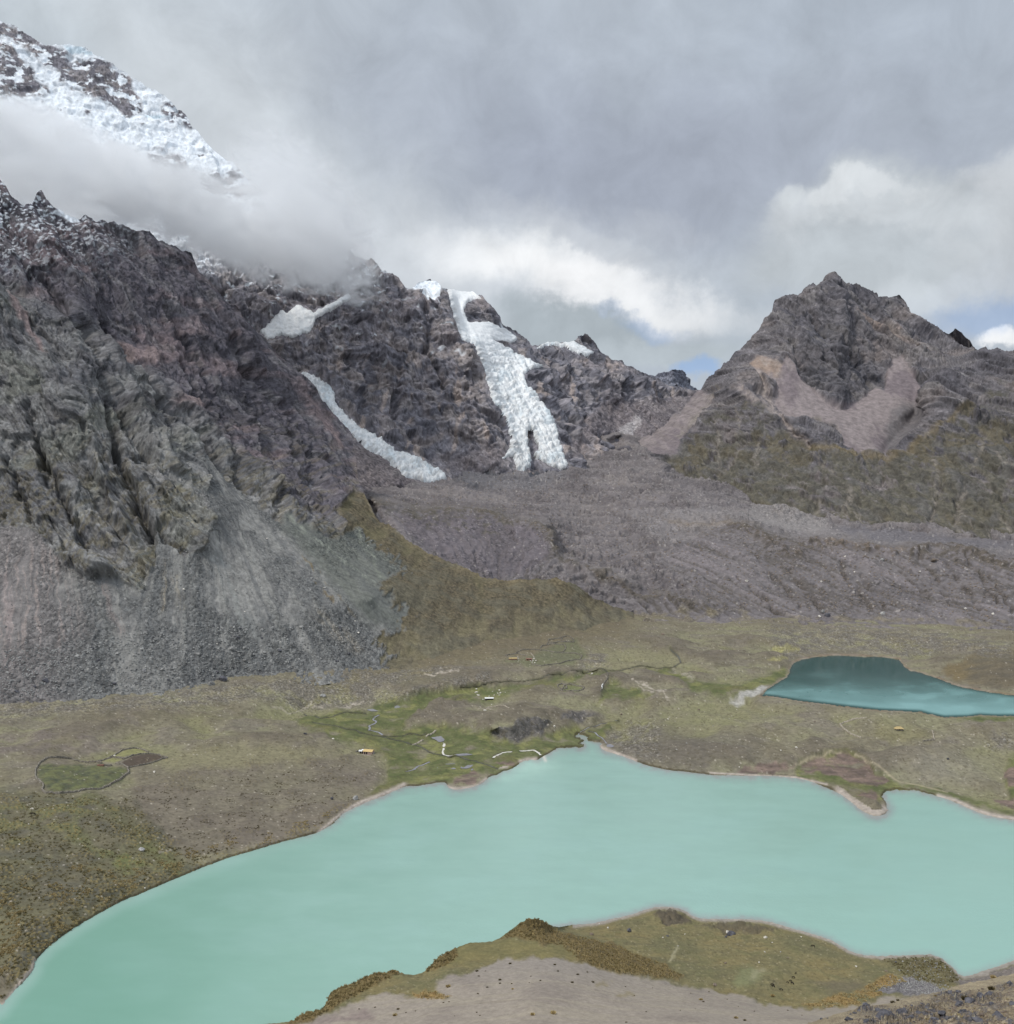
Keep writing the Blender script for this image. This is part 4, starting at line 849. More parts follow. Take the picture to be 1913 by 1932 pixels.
# ------------------------------------------------------------------ lakes: outlines
SHORE = [(-330, 2010), (-120, 1965), (0, 1905), (10, 1890), (28, 1868), (48, 1848), (62, 1830), (66, 1812), (90, 1785), (130, 1755), (180, 1725), (230, 1698), (262, 1686), (310, 1665), (370, 1640), (430, 1617), (470, 1606), (530, 1588), (575, 1577), (600, 1570), (630, 1552), (648, 1533)] \
    + K1((350, 1480), (500, 1410), (620, 1365), (700, 1335), (800, 1290), (860, 1262), (950, 1228), (1050, 1228), (1130, 1217), (1220, 1205), (1310, 1188), (1390, 1183), (1415, 1220), (1450, 1255), (1500, 1270), (1580, 1268), (1640, 1252), (1720, 1240), (1800, 1205), (1860, 1160), (1913, 1112)) \
    + K8((60, 920), (150, 862), (215, 850), (290, 810), (325, 775), (380, 745), (450, 735), (520, 745), (560, 715), (600, 690), (640, 680), (690, 640), (760, 607), (850, 600), (960, 595), (1010, 606), (1050, 590), (1050, 570), (1005, 550), (1025, 530), (1055, 512), (1000, 495), (955, 475), (970, 440), (1000, 440), (1050, 460), (1105, 472), (1092, 492), (1100, 515), (1160, 528), (1240, 528), (1262, 550), (1238, 570), (1245, 602), (1300, 640), (1370, 660), (1480, 690), (1560, 722), (1650, 760), (1760, 800), (1913, 835)) \
    + [(1260, 1452), (1300, 1456), (1340, 1461), (1400, 1463), (1460, 1463)]+K4((0, 727), (100, 752), (200, 788), (300, 830), (400, 875), (445, 910), (500, 955), (560, 1005), (620, 1045), (680, 1072), (740, 1070), (790, 1048), (806, 1020), (795, 985), (792, 940), (770, 915), (755, 890), (770, 860), (800, 838), (880, 830), (960, 835), (1040, 832), (1120, 855), (1200, 878), (1300, 905), (1400, 945), (1500, 990), (1600, 1035), (1700, 1065), (1800, 1085), (1913, 1100))+[(2000, 1562), (2250, 1620)]
NEARSHORE = [(2250, 1740), (2000, 1788), (1913, 1810), (1880, 1822), (1856, 1829), (1835, 1837), (1819, 1840), (1808, 1836)]+K6((1480, 492), (1440, 462), (1400, 430), (1320, 402), (1200, 405), (1100, 412), (950, 414), (860, 408), (790, 392), (740, 372), (690, 340), (620, 300), (550, 275), (480, 255), (400, 232), (300, 205), (200, 175), (130, 162), (0, 152))+K5((1800, 155), (1700, 152), (1600, 150), (1540, 130), (1500, 100), (1450, 78), (1400, 68), (1350, 64), (1280, 68), (1220, 85), (1150, 108), (1080, 128), (1000, 145), (920, 165), (850, 180))+[(1085, 1743), (1040, 1750), (950, 1790), (850, 1850), (700, 1890), (550, 1960), (480, 2030), (470, 2200)]
LAKE1 = SHORE+[(2250, 2300), (-330, 2300)]
LAKE2_FAR = ZB((960, 580), (975, 560), (1000, 545), (1030, 525), (1055, 512), (1070, 492), (1068, 478), (1080, 455), (1110, 443), (1150, 435), (1190, 430), (1230, 427), (1300, 428), (1380, 432), (1430, 434), (1480, 440), (1492, 460), (1520, 485), (1560, 492), (1620, 512), (1680, 535), (1720, 547), (1800, 562), (1913, 578))+[(2000, 1318), (2200, 1325)]
LAKE2_NEAR = [(2200, 1352), (1985, 1351), (1913, 1350)]+ZB((1840, 655), (1780, 652), (1740, 658), (1650, 660), (1600, 650), (1560, 640), (1400, 633), (1300, 622), (1200, 610), (1100, 598), (1020, 584), (970, 579))
LAKE2 = LAKE2_FAR+LAKE2_NEAR
LAKE3 = [(1889, 1184), (1895, 1179), (1910, 1177), (2000, 1176), (2080, 1182), (2000, 1190), (1913, 1189), (1900, 1188)]
G_lines = [
    [(-260, 1150, 'h60'), (700, 1150, 'h50'), (1200, 1150, 'h43'), (1650, 1158, 'h40'), (2170, 1165, 'h40')],
    [(-260, 1345, 'h25'), (0, 1330, 'h25'), (280, 1307, 'h26'), (430, 1277, 'h28'), (625, 1262, 'h29'), (765, 1235, 'h32'), (900, 1215, 'h36'), (1000, 1203, 'h37'), (1100, 1183, 'h39'), (1200, 1164, 'h40'), (1344, 1155, 'h40'), (1400, 1167, 'h38'), (1650, 1174, 'h36'), (1880, 1180, 'h33')],
    [(-260, 1300, 'h34'), (280, 1280, 'h32'), (625, 1230, 'h36'), (900, 1190, 'h41')],
    [p+('h0.5',) for p in SHORE[2:]],
    [(-260, 1420, 'h18'), (0, 1400, 'h17'), (120, 1420, 'h13'), (300, 1398, 'h14'), (430, 1400, 'h13'), (560, 1392, 'h11'), (660, 1398, 'h8'), (725, 1420, 'h5'), (735, 1450, 'h2.6')],
    [(-260, 1360, 'h24'), (0, 1358, 'h22'), (120, 1372, 'h18'), (280, 1350, 'h19'), (450, 1342, 'h15'), (560, 1352, 'h10'), (640, 1368, 'h7')],
    [(0, 1560, 'h12'), (150, 1545, 'h11'), (300, 1530, 'h7.5'), (450, 1500, 'h6.5'), (600, 1470, 'h5')], [(-260, 1640, 'h16'), (0, 1680, 'h8.5'), (150, 1640, 'h6'), (300, 1600, 'h4')],
    [(570, 1325, 'h11'), (750, 1330, 'h7.5'), (850, 1350, 'h6.5'), (830, 1385, 'h4'), (700, 1385, 'h5.5'), (760, 1420, 'h3'), (850, 1430, 'h1.6'), (900, 1445, 'h1.2'), (820, 1462, 'h1')],
    [(650, 1340, 'h8.5'), (800, 1322, 'h9.5'), (900, 1306, 'h12'), (1000, 1290, 'h15'), (1115, 1271, 'h17')],
    [(770, 1310, 'h14'), (900, 1288, 'h18'), (1000, 1268, 'h21'), (1110, 1255, 'h22')],
    [(840, 1345, 'h8.5'), (920, 1330, 'h12'), (1000, 1303, 'h18'), (1080, 1283, 'h20'), (1140, 1275, 'h20'), (1200, 1285, 'h19')],
    K8((10, 415, 'h10'), (80, 372, 'h11.6'), (180, 365, 'h12'), (250, 380, 'h11.5'), (330, 330, 'h13'), (430, 290, 'h13.5'), (540, 300, 'h13'), (600, 330, 'h11')),
    K8((20, 450, 'h5'), (120, 530, 'h2.6'), (240, 540, 'h2.3'), (380, 505, 'h3'), (430, 490, 'h3.3'), (560, 475, 'h3.6'), (690, 420, 'h5')),
    K8((830, 225, 'h11'), (960, 205, 'h12'), (1190, 225, 'h12')), K8((820, 350, 'h6'), (960, 350, 'h5.5'), (1080, 340, 'h5.5')), K8((700, 480, 'h1.6'), (900, 520, 'h1.3'), (1200, 470, 'h2'), (1190, 340, 'h4.5'), (1320, 270, 'h8')),
    [(1160, 1345, 'h10.5'), (1220, 1330, 'h12.5'), (1300, 1318, 'h15.5'), (1370, 1312, 'h17.7'), (1400, 1306, 'h18.3'), (1440, 1300, 'h18.3')],
    [(1220, 1305, 'h17'), (1300, 1300, 'h18'), (1250, 1265, 'h21'), (1350, 1270, 'h20'), (1440, 1260, 'h21')], [(1050, 1225, 'h29'), (1200, 1222, 'h27'), (1300, 1210, 'h27'), (1400, 1215, 'h25')],
    [(1290, 1335, 'h15'), (1340, 1325, 'h17.5'), (1380, 1317, 'h19.3')]+[p+('h21.5',) for p in ZB((970, 582), (1100, 602), (1200, 614), (1300, 626), (1400, 637), (1560, 644))]+[p+('h19.5',) for p in ZB((1600, 655), (1700, 668), (1800, 672), (1913, 668))]+[(2170, 1362, 'h19')],
    [p+('h17.2',) for p in ((1450, 1306), (1560, 1314), (1660, 1328), (1760, 1335), (1913, 1340), (2170, 1344))], [(1510, 1262, 'h17'), (1650, 1260, 'h17'), (1760, 1300, 'h17'), (1900, 1325, 'h17')],
    [p+('h18.3',) for p in LAKE2_FAR],
    [(1200, 1405, 'h5'), (1260, 1375, 'h11'), (1350, 1355, 'h16'), (1450, 1360, 'h15'), (1550, 1375, 'h13.5')], [(1300, 1430, 'h3.5'), (1400, 1425, 'h5'), (1480, 1420, 'h6')],
    [(1580, 1440, 'h2.5'), (1640, 1425, 'h4'), (1690, 1400, 'h9'), (1780, 1388, 'h13'), (1860, 1395, 'h12'), (1913, 1405, 'h10'), (2170, 1420, 'h10')], [(1700, 1440, 'h6'), (1800, 1445, 'h7'), (1860, 1470, 'h3.5'), (1890, 1490, 'h1.5')], [(1500, 1440, 'h2'), (1600, 1460, 'h1.2'), (1660, 1480, 'h1.2'), (1750, 1485, 'h1.2'), (1850, 1505, 'h1.1')],
    [(1690, 1360, 'h18'), (1620, 1375, 'h15'), (1750, 1372, 'h16')],
    [(1500, 1225, 'h22'), (1600, 1215, 'h24'), (1700, 1225, 'h23'), (1760, 1240, 'h22')], [(1780, 1245, 'h23'), (1830, 1230, 'h29'), (1880, 1226, 'h32'), (1913, 1224, 'h33'), (2170, 1220, 'h36')], [(1790, 1272, 'h20'), (1860, 1270, 'h24'), (1913, 1270, 'h26')],
    [(1500, 1195, 'h30'), (1700, 1195, 'h31'), (1900, 1196, 'h31')], [p+('h31.6',) for p in LAKE3],
]
PONDS = [K1((1115, 1120), (1130, 1095), (1200, 1088), (1228, 1110), (1212, 1148), (1150, 1152), (1105, 1172)), K1((1450, 1190), (1468, 1140), (1520, 1105), (1560, 1072), (1588, 1072), (1582, 1108), (1520, 1138), (1500, 1160), (1518, 1190), (1480, 1197)),
         K1((1562, 1032), (1580, 1003), (1600, 1020), (1650, 988), (1722, 983), (1692, 1018), (1640, 1038)), K1((1438, 1037), (1490, 1015), (1528, 1030), (1510, 1045)), K1((818, 342), (850, 308), (905, 346), (830, 358)), K1((495, 366), (580, 352), (655, 384), (560, 390)),
         K1((1235, 690), (1245, 665), (1350, 655), (1405, 715), (1330, 742), (1285, 705)), K1((1505, 872), (1640, 855), (1738, 876), (1600, 890), (1530, 890)), K8((1298, 578), (1350, 556), (1395, 576), (1385, 604), (1318, 604)), K1((1680, 1052), (1700, 1034), (1722, 1040), (1700, 1058)), K1((1290, 1020), (1310, 1005), (1330, 1022), (1305, 1032)), K1((1380, 985), (1400, 962), (1500, 965), (1540, 975), (1450, 990))]
STREAMS = [  # course, width in metres, pale?
    (K1((-200, 350), (0, 445), (130, 435), (160, 415), (250, 395), (300, 388), (380, 396), (450, 405), (500, 415)), 1.0, 0), (K1((645, 425), (590, 460), (580, 490), (625, 505), (600, 525), (530, 550), (555, 570), (520, 600), (570, 602), (640, 615), (690, 640)), 2.0, 1),
    (K1((-100, 500), (0, 525), (260, 580), (390, 600), (430, 625), (600, 655), (760, 655), (900, 660), (980, 630), (1050, 630), (1110, 655), (1180, 645)), .9, 0), (K1((690, 665), (900, 710), (1130, 770), (1250, 835), (1400, 868), (1600, 910), (1760, 950), (1913, 990), (1990, 1030)), 1.0, 0),
    (K1((1375, 730), (1390, 770), (1372, 810), (1376, 850), (1410, 866), (1510, 872)), 1.8, 2), (K8((20, 720), (80, 682), (150, 657), (240, 650)), 2.4, 2), (K8((330, 645), (420, 630), (490, 630), (530, 660), (560, 690)), 2.6, 2), (K8((1450, 265), (1320, 295), (1250, 308), (1190, 345), (1150, 370), (1100, 382), (1040, 410), (985, 440)), .8, 1),
    (K8((1100, 420), (1180, 430), (1210, 470), (1260, 492), (1310, 560)), 1.2, 1), (K1((950, 1055), (1040, 1030), (1090, 985), (1150, 965), (1220, 935)), 1.6, 1), ([(868, 1302), (1000, 1284), (1115, 1269), (1160, 1271)], .9, 0), ([(1115, 1269), (1180, 1264), (1260, 1258), (1285, 1247), (1280, 1238), (1265, 1232)], .9, 0)]
POND_Z = []
def build_ground():
    bot = [(-260, 2040), (0, 1960), (66, 1890), (200, 1770), (430, 1670), (600, 1620), (750, 1530), (900, 1520), (1100, 1470), (1300, 1500), (1500, 1510), (1560, 1560), (1700, 1580), (1913, 1590), (2170, 1680)]
    s = Sheet(-250, 2165, 1.6, 1.25, [(-260, 1150), (700, 1150), (1200, 1150), (1650, 1158), (2170, 1165)], bot, G_lines, smooth=3, seed=31)
    x, y = s.px, s.py
    wob = 2.2*fbm(x/9, y/5, 3, 60); wob2 = 1.6*fbm(x/9, y/5, 3, 61)
    sd1 = sdist(x+wob, y+wob2, LAKE1, 60); sd2 = sdist(x+wob, y+wob2*.7, LAKE2, 40); sd3 = sdist(x, y, LAKE3, 30)
    far = np.clip(-np.maximum(sd1, np.maximum(sd2, sd3*2))/22, 0, 1)
    n_a = fbm(s.X/60, s.Y/75, 4, 5); n_b = fbm(s.X/16, s.Y/20, 4, 6); n_c = fbm(s.X/3.6, s.Y/4.5, 3, 7); n_d = fbm(s.X/1.2, s.Y/1.6, 2, 8)
    d_far = s.d
    marsh = np.zeros_like(x)
    for p in (K1((500, 380), (640, 300), (1000, 230), (1400, 170), (1913, 100), (2000, 200), (1500, 250), (1250, 330), (1000, 480), (950, 560), (1500, 580), (1913, 620), (2100, 800), (1960, 980), (1850, 1060), (1400, 1190), (900, 1210), (650, 1330), (560, 1330), (720, 1150), (760, 960), (700, 860), (480, 760), (200, 740), (-250, 520), (-300, 420), (200, 380)),
              K8((-200, 480), (0, 440), (120, 545), (380, 520), (700, 460), (860, 400), (980, 380), (1150, 380), (1330, 330), (1450, 280), (1300, 420), (1250, 520), (1100, 620), (700, 640), (350, 800), (0, 960)),
              [(840, 1330), (900, 1305), (1000, 1289), (1120, 1270), (1165, 1268), (1150, 1276), (1010, 1298), (920, 1322)], [(1125, 1322), (1150, 1290), (1200, 1300), (1235, 1312), (1190, 1318)],
              [(1220, 1262), (1260, 1260), (1330, 1290), (1420, 1280), (1480, 1262), (1490, 1275), (1440, 1296), (1370, 1312), (1310, 1302)], K4((1340, 200), (1500, 165), (1913, 170), (2200, 180), (2200, 240), (1800, 235), (1600, 245)),
              K4((0, 640), (350, 520), (520, 540), (640, 630), (820, 740), (1000, 790), (1400, 860), (1700, 960), (1913, 1000), (1913, 1060), (1560, 960), (1300, 890), (1040, 835), (800, 840), (790, 940), (720, 965), (500, 890), (430, 840), (200, 770), (0, 720)), K4((1860, 530), (1913, 500), (2100, 480), (2100, 1050), (1880, 980), (1840, 740))):
        marsh = np.maximum(marsh, s.mask(p, 6))
    slope_l = s.mask([(-300, 1500), (0, 1490), (120, 1500), (260, 1530), (330, 1600), (380, 1640), (200, 1720), (60, 1830), (-300, 2050)], 14)
    hill_l = s.mask([(240, 1430), (420, 1400), (700, 1415), (730, 1450), (690, 1505), (600, 1565), (430, 1612), (330, 1610), (260, 1530)], 14)
    # turf relief
    t1, t2, tid = worley(s.X/1.5, s.Y/1.9, 12); r1, r2, rid = worley(s.X/2.9, s.Y/3.6, 13)
    tuss_area = np.clip(slope_l*sstep(-.35, .35, n_b+.5*n_a)+hill_l*.7*sstep(.15, .5, n_b+.3*n_a)+s.line(SHORE[4:24], 16)*.9*sstep(1490, 1540, y), 0, 1)
    tuss = np.clip(1-t1*1.55, 0, 1)*(tid > .35)*tuss_area
    craggy = np.zeros_like(x)
    for p in (K8((10, 410), (80, 370), (180, 362), (260, 380), (330, 320), (430, 280), (540, 290), (640, 330), (690, 370), (560, 480), (430, 495), (380, 510), (240, 548), (120, 535), (30, 460)), K8((780, 330), (860, 230), (960, 205), (1100, 205), (1200, 235), (1080, 270), (1080, 340), (960, 355), (850, 350))):
        craggy = np.maximum(craggy, s.mask(p, 3))
    stony = np.zeros_like(x)
    for p in (K1((-400, 20), (0, 0), (500, 80), (900, 200), (1500, 50), (1913, 0), (1913, 80), (1200, 190), (700, 320), (200, 330), (-300, 330), (-600, 200)), [(1110, 1225), (1140, 1235), (1150, 1262), (1090, 1272), (1105, 1240)], K4((1640, 420), (1730, 345), (1913, 360), (1913, 470), (1700, 480)), K8((1300, 420), (1700, 250), (1913, 300), (1913, 760), (1600, 690), (1350, 560)), [(1450, 1180), (1700, 1185), (1913, 1215), (1913, 1240), (1820, 1232), (1700, 1238), (1560, 1226), (1470, 1250)], [(-250, 1330), (200, 1320), (430, 1290), (640, 1275), (760, 1262), (900, 1262), (700, 1300), (450, 1325), (200, 1345), (-250, 1380)]):
        stony = np.maximum(stony, s.mask(p, 9))
    knoll = fbm(s.X/115+2, s.Y/135, 3, 25)+.4*fbm(s.X/38, s.Y/50, 3, 26)
    up_v = np.clip(far*far, 0, 1)*sstep(5, 75, y-np.interp(x, [q[0] for q in L_base]+[1344, 1650, 2170], [q[1] for q in L_base]+[1153, 1173, 1186]))*(1-.8*marsh)*(1-.75*hill_l)*(1-.6*slope_l)
    h = up_v*5.8*(knoll+.1)+far*(1.0*n_a+.55*n_b)+far*(.16+.35*stony)*n_c+.07*n_d+.75*tuss+np.clip(far*3, 0, 1)*marsh*(-.1)
    h += stony*far*.7*np.maximum(0, .5-r1)*(rid > .6)*2
    ck, cid, _, _ = crag(s, .12, 8)
    h += craggy*(ck*.75)
    s.push(h.astype(np.float64), up=True)
    for p in PONDS:
        q = sdist(x, y, p, 8); ins = q > 0
        z0 = float(np.percentile(s.pos[..., 2][ins], 40)); POND_Z.append(z0)
        k = sstep(-7, -1, q); s.pos[..., 2] = lerp(s.pos[..., 2], z0+.25-.45*sstep(-1.2, .8, q), k)
    chan = np.zeros_like(x)
    for pts, w, _ in STREAMS:
        l_ = np.exp(-(ldist(x+1.2*n_c, y+.7*n_c, pts, 6)/1.5)**2); chan = np.maximum(chan, l_)
    s.pos[..., 2] -= .3*chan
    # banks and beds of the lakes
    crest = np.interp(x[0], [q[0] for q in LAKE2_NEAR[::-1]], [q[1] for q in LAKE2_NEAR[::-1]])[None]
    def bed(z0, sd_, wet, bank):
        z = s.pos[..., 2]
        z[:] = np.where(sd_ > 0, np.minimum(z, z0-.12-np.minimum(sd_*.2, 3)), z)
        dry = z0+bank*sstep(.2, 1.4, -sd_)+.02
        near = (sd_ <= 0) & (sd_ > -40) & ((y < crest+2) if z0 == 18.0 else True)
        z[:] = np.where(near, np.maximum(z, dry), z)
    beach = np.clip(sum(s.line(p, w, warp=False) for p, w in ((K1((350, 1470), (500, 1400), (700, 1320), (860, 1250), (930, 1210)), 4.5), (K1((1430, 1235), (1520, 1262), (1640, 1248), (1760, 1225), (1860, 1150)), 3.5), (K8((330, 760), (420, 735), (510, 735)), 3.5), (K8((0, 840), (100, 820), (180, 820)), 3.5), (K8((1090, 600), (1160, 570), (1230, 575)), 6), (K8((1250, 610), (1480, 690), (1640, 750)), 3.2), (K4((380, 850), (500, 945), (620, 1020), (720, 1045), (780, 1010)), 8), ([(1340, 1458), (1400, 1461), (1500, 1466), (1560, 1480)], 2.2), (K4((1250, 890), (1400, 930), (1560, 1010), (1700, 1055), (1913, 1090)), 4.2), ([(0, 1903), (30, 1865), (60, 1830), (66, 1812)], 3.0), ([(600, 1571), (650, 1531), (690, 1512)], 3.2))), 0, 1)
    bed(0.0, sd1, 0, .55*(1-np.clip(beach*1.3, 0, .92))); bed(18.0, sd2, 0, .35); bed(31.3, sd3, 0, .4)
    c = np.broadcast_to(alb((127, 121, 100)), x.shape+(3,)).copy()
    c = paint(c, sstep(-.05, .5, n_a), alb((117, 110, 90))); c = paint(c, sstep(.05, .5, -n_a)*.7, alb((132, 130, 99)))
    c = paint(c, sstep(.1, .5, n_b)*.5, alb((112, 106, 84))); c = paint(c, sstep(.15, .55, fbm(s.X/34+7, s.Y/30, 4, 19))*.55, alb((120, 112, 103)))
    c = paint(c, sstep(.35, .7, n_c)*.35, alb((150, 143, 116)))
    c = paint(c, s.mask([(1130, 1395), (1200, 1370), (1280, 1345), (1330, 1370), (1420, 1400), (1450, 1440), (1300, 1450), (1200, 1425)], 22)*.6, alb((108, 103, 92)))  # shade on the hill flank between the lakes painted into the ground
    c = paint(c, hill_l*.75, alb((122, 113, 100)), alb((106, 97, 88)), nz01(n_b*1.5)); c = paint(c, hill_l*s.mask([(230, 1425), (420, 1395), (690, 1410), (560, 1440), (330, 1450)], 14)*.75, alb((134, 129, 97)))
    c = paint(c, slope_l*.85, alb((108, 104, 75)), alb((92, 91, 72)), nz01(n_b*1.5)); c = paint(c, slope_l*sstep(.1, .45, fbm(s.X/22, s.Y/26, 4, 20))*.6, alb((86, 88, 78)))
    c = paint(c, s.mask([(60, 1510), (160, 1500), (220, 1530), (160, 1560), (300, 1640), (250, 1660), (130, 1590), (20, 1600), (-60, 1550)], 12)*sstep(-.3, .4, n_b)*.7, alb((112, 118, 66)))
    c = paint(c, s.line([(180, 1510), (230, 1560), (300, 1610), (340, 1650)], 14)*.6, alb((98, 102, 58)))
    c = paint(c, up_v*sstep(.0, .55, knoll+.3*n_b)*.75, alb((116, 106, 93)), alb((97, 90, 79)), nz01(n_b*1.3+n_c*.6))
    c = paint(c, up_v*sstep(.1, .6, -knoll-.15*n_b)*.7, alb((126, 126, 84)), alb((136, 132, 100)), nz01(n_b))
    c = paint(c, sstep(60, 6, y-np.interp(x, [q[0] for q in L_base], [q[1] for q in L_base])+16*n_b+10*n_a)*sstep(560, 800, x)*sstep(1260, 1150, x)*.8, alb((118, 107, 82)), alb((98, 88, 70)), nz01(n_b+n_c))
    kn = s.mask([(1780, 1268), (1800, 1250), (1840, 1232), (1880, 1226), (1913, 1224), (2170, 1222), (2170, 1312), (1913, 1303), (1860, 1298), (1800, 1282)], 6)
    c = paint(c, kn*.85, alb((110, 100, 80)), alb((94, 87, 74)), nz01(n_b*1.4)); c = paint(c, kn*sstep(1850, 1800, x+12*n_b)*.7, alb((122, 106, 70)))
    c = paint(c, np.exp(-(((x-1790)/105)**2+((y-1452)/42)**2)*1.2)*.6, alb((142, 138, 120)))
    c = paint(c, s.mask([(1135, 1228), (1200, 1222), (1270, 1236), (1285, 1250), (1240, 1262), (1130, 1270), (1140, 1245)], 5)*.7, alb((134, 130, 98)))
    c = paint(c, s.mask([(1140, 1402), (1200, 1385), (1240, 1365), (1300, 1375), (1360, 1410), (1330, 1448), (1250, 1446), (1180, 1424)], 20)*.75, alb((98, 92, 82)), alb((112, 105, 94)), nz01(n_b+n_c))  # shaded flank darkened further in the ground colour
    c = paint(c, s.mask([(-250, 1385), (0, 1378), (130, 1385), (240, 1395), (200, 1420), (60, 1430), (-250, 1440)], 14)*sstep(-.4, .4, n_b)*.7, alb((120, 110, 103)))
    mc = np.broadcast_to(alb((100, 106, 62)), x.shape+(3,)).copy()
    mc = paint(mc, sstep(.0, .5, n_b), alb((86, 96, 52))); mc = paint(mc, sstep(.05, .5, fbm(s.X/20, s.Y/24, 4, 21)), alb((122, 124, 70))); mc = paint(mc, sstep(.2, .6, n_a)*.5, alb((116, 108, 64))); mc = paint(mc, sstep(.3, .6, n_c)*.4, alb((74, 80, 46)))
    c = paint(c, marsh*sstep(-.75, .0, n_b+.25)*.92, mc)
    c = paint(c, stony*sstep(-.45, .3, n_b)*.75, alb((113, 107, 99)), alb((98, 94, 88)), nz01(n_c))
    c = paint(c, stony*(rid > .6)*(r1 < .3)*.55, alb((140, 136, 130)))
    # ploughed plot, corral grass, mud flats
    c = paint(c, s.mask(K3((1180, 400), (1320, 310), (1500, 270), (1600, 275), (1700, 325), (1450, 395), (1240, 435)), 1.5, warp=False)*.95, alb((84, 73, 64)))
    c = paint(c, s.mask(K3((210, 560), (300, 420), (480, 470), (640, 420), (1000, 440), (1180, 420), (1260, 470), (1200, 560), (930, 690), (680, 740), (380, 770), (290, 700)), 4)*.85, alb((106, 112, 66)), alb((76, 84, 62)), nz01(fbm(s.X/5, s.Y/9, 3, 29)*1.8))
    c = paint(c, s.mask(K3((1080, 280), (1360, 205), (1480, 250), (1200, 320)), 2, warp=False)*.8+s.mask(K3((930, 360), (1080, 325), (1200, 350), (1100, 385)), 2, warp=False)*.8, alb((138, 138, 84)))
    c = paint(c, s.mask([(1000, 1240), (1050, 1215), (1090, 1205), (1098, 1225), (1108, 1240), (1080, 1256), (1010, 1258), (950, 1246)], 6)*.7, alb((104, 108, 78)))
    c = paint(c, s.mask(K2((1230, 860), (1390, 815), (1540, 850), (1520, 910), (1460, 940), (1240, 920)), 2)*.7, alb((110, 118, 70)))
    c = paint(c, s.mask(K4((680, 200), (700, 280), (640, 370), (860, 430), (1180, 420), (1160, 330), (900, 260)), 10)*.5, alb((128, 124, 82)))
    mud = np.zeros_like(x)
    for p in (K4((20, 640), (200, 580), (400, 540), (520, 570), (620, 620), (700, 680), (830, 770), (760, 800), (620, 810), (540, 812), (460, 780), (400, 735), (200, 700), (90, 680)), K4((540, 865), (640, 865), (720, 860), (710, 950), (620, 930)), K4((1815, 640), (1913, 625), (2000, 640), (2000, 820), (1880, 830), (1860, 740)), K4((1740, 920), (1913, 890), (1913, 980), (1820, 960)), K8((50, 770), (160, 730), (300, 790), (240, 808), (120, 780)), K1((1500, 1150), (1700, 1080), (1800, 1120), (1700, 1200), (1480, 1200)), ZB((870, 855), (1000, 840), (1080, 850), (1000, 875), (880, 872))):
        mud = np.maximum(mud, s.mask(p, 3))
    mud = mud*sstep(-.75, -.1, n_b+.2)
    c = paint(c, mud*.95, alb((134, 114, 104)), alb((98, 84, 79)), nz01(fbm(s.X/13, s.Y/9, 3, 37)*1.8))
    c = paint(c, craggy*.92, alb((106, 102, 100)), alb((80, 78, 78)), nz01(n_c*1.3))
    c = paint(c, tuss_area*sstep(.25, .7, tuss)*.8, alb((150, 134, 82)), alb((122, 108, 62)), tid)
    c = paint(c, tuss_area*sstep(.75, 1.05, t1)*.5, alb((78, 76, 52)))
    c = paint(c, (t1 < .28)*(tid > .965)*(1-marsh*.7)*.7, alb((176, 168, 154)))
    c = paint(c, sstep(.45, .2, t1)*(tid < .10)*.7*(1-marsh*.4), alb((84, 76, 56)))
    c = paint(c, sstep(.25, .6, fbm(s.X/4, s.Y/2.2, 3, 44))*.4*far, alb((94, 86, 66)))
    # pale gravel lines, stream beds
    for pts, w, k in ((K2((1300, 520), (1180, 560), (900, 580)), 2, 0), (ZB((480, 530), (560, 555), (600, 575)), 1.6, .9), (ZB((500, 548), (560, 572), (620, 590)), 1.3, .7), (ZB((640, 480), (700, 520)), 4, .5), (K1((200, 320), (350, 300), (480, 250)), 3, .8), ([(805, 1277), (840, 1275), (868, 1272)], 2.2, .9), (K1((-560, 340), (0, 290), (120, 300)), 1.6, .5), (KL((1520, 390), (1600, 375)), 2, .6)):
        c = paint(c, s.line(pts, w)*k*sstep(-.7, .1, n_c), alb((176, 166, 152)))
    c = paint(c, s.line(K4((0, 640), (150, 580), (300, 545), (400, 535)), 1.5, False)*.6+s.line(K4((520, 560), (600, 600), (680, 660), (780, 700), (900, 755), (1100, 800), (1330, 860)), 1.5, False)*.6, alb((168, 156, 130)))
    c = paint(c, np.clip(beach, 0, 1)*(sd1 > -9), alb((182, 170, 158)), alb((160, 149, 140)), nz01(n_c))
    lip = sstep(-4.5, -1, sd1)*(sd1 < .5)*(1-np.clip(beach*1.4, 0, 1))
    c = paint(c, lip*.75, alb((74, 66, 46))); l2 = sstep(-4, -.6, sd2)*(sd2 < .5)
    c = paint(c, l2*.8, alb((122, 104, 84)), alb((150, 138, 124)), nz01(n_b*2))
    c = paint(c, s.mask([(1375, 1317), (1395, 1306), (1425, 1299), (1440, 1296), (1452, 1298), (1440, 1308), (1410, 1312)], 3)*.9, alb((186, 184, 178)), alb((150, 148, 144)), nz01(n_c*2))
    c = paint(c, np.maximum(s.line(ZB((980, 450), (1020, 445), (1060, 440)), 2.5), s.line(ZB((1010, 410), (1060, 405), (1100, 410)), 3))*.35, alb((176, 170, 86)))
    c = paint(c, chan*.75, alb((66, 64, 44)))
    keep = (sd1 < 45)
    stone = np.clip(.15+.7*stony+.4*craggy+.12*slope_l-.1*marsh, .05, 1)
    c = lerp(c, c.mean(-1, keepdims=True)*np.array([1.04, 1.0, .93], f32), f32(.14))
    s.build('ground', M_ground, c, keep=keep, tex=stone, label='valley floor of dry pasture and green bog around the lakes', category='ground')
    return s
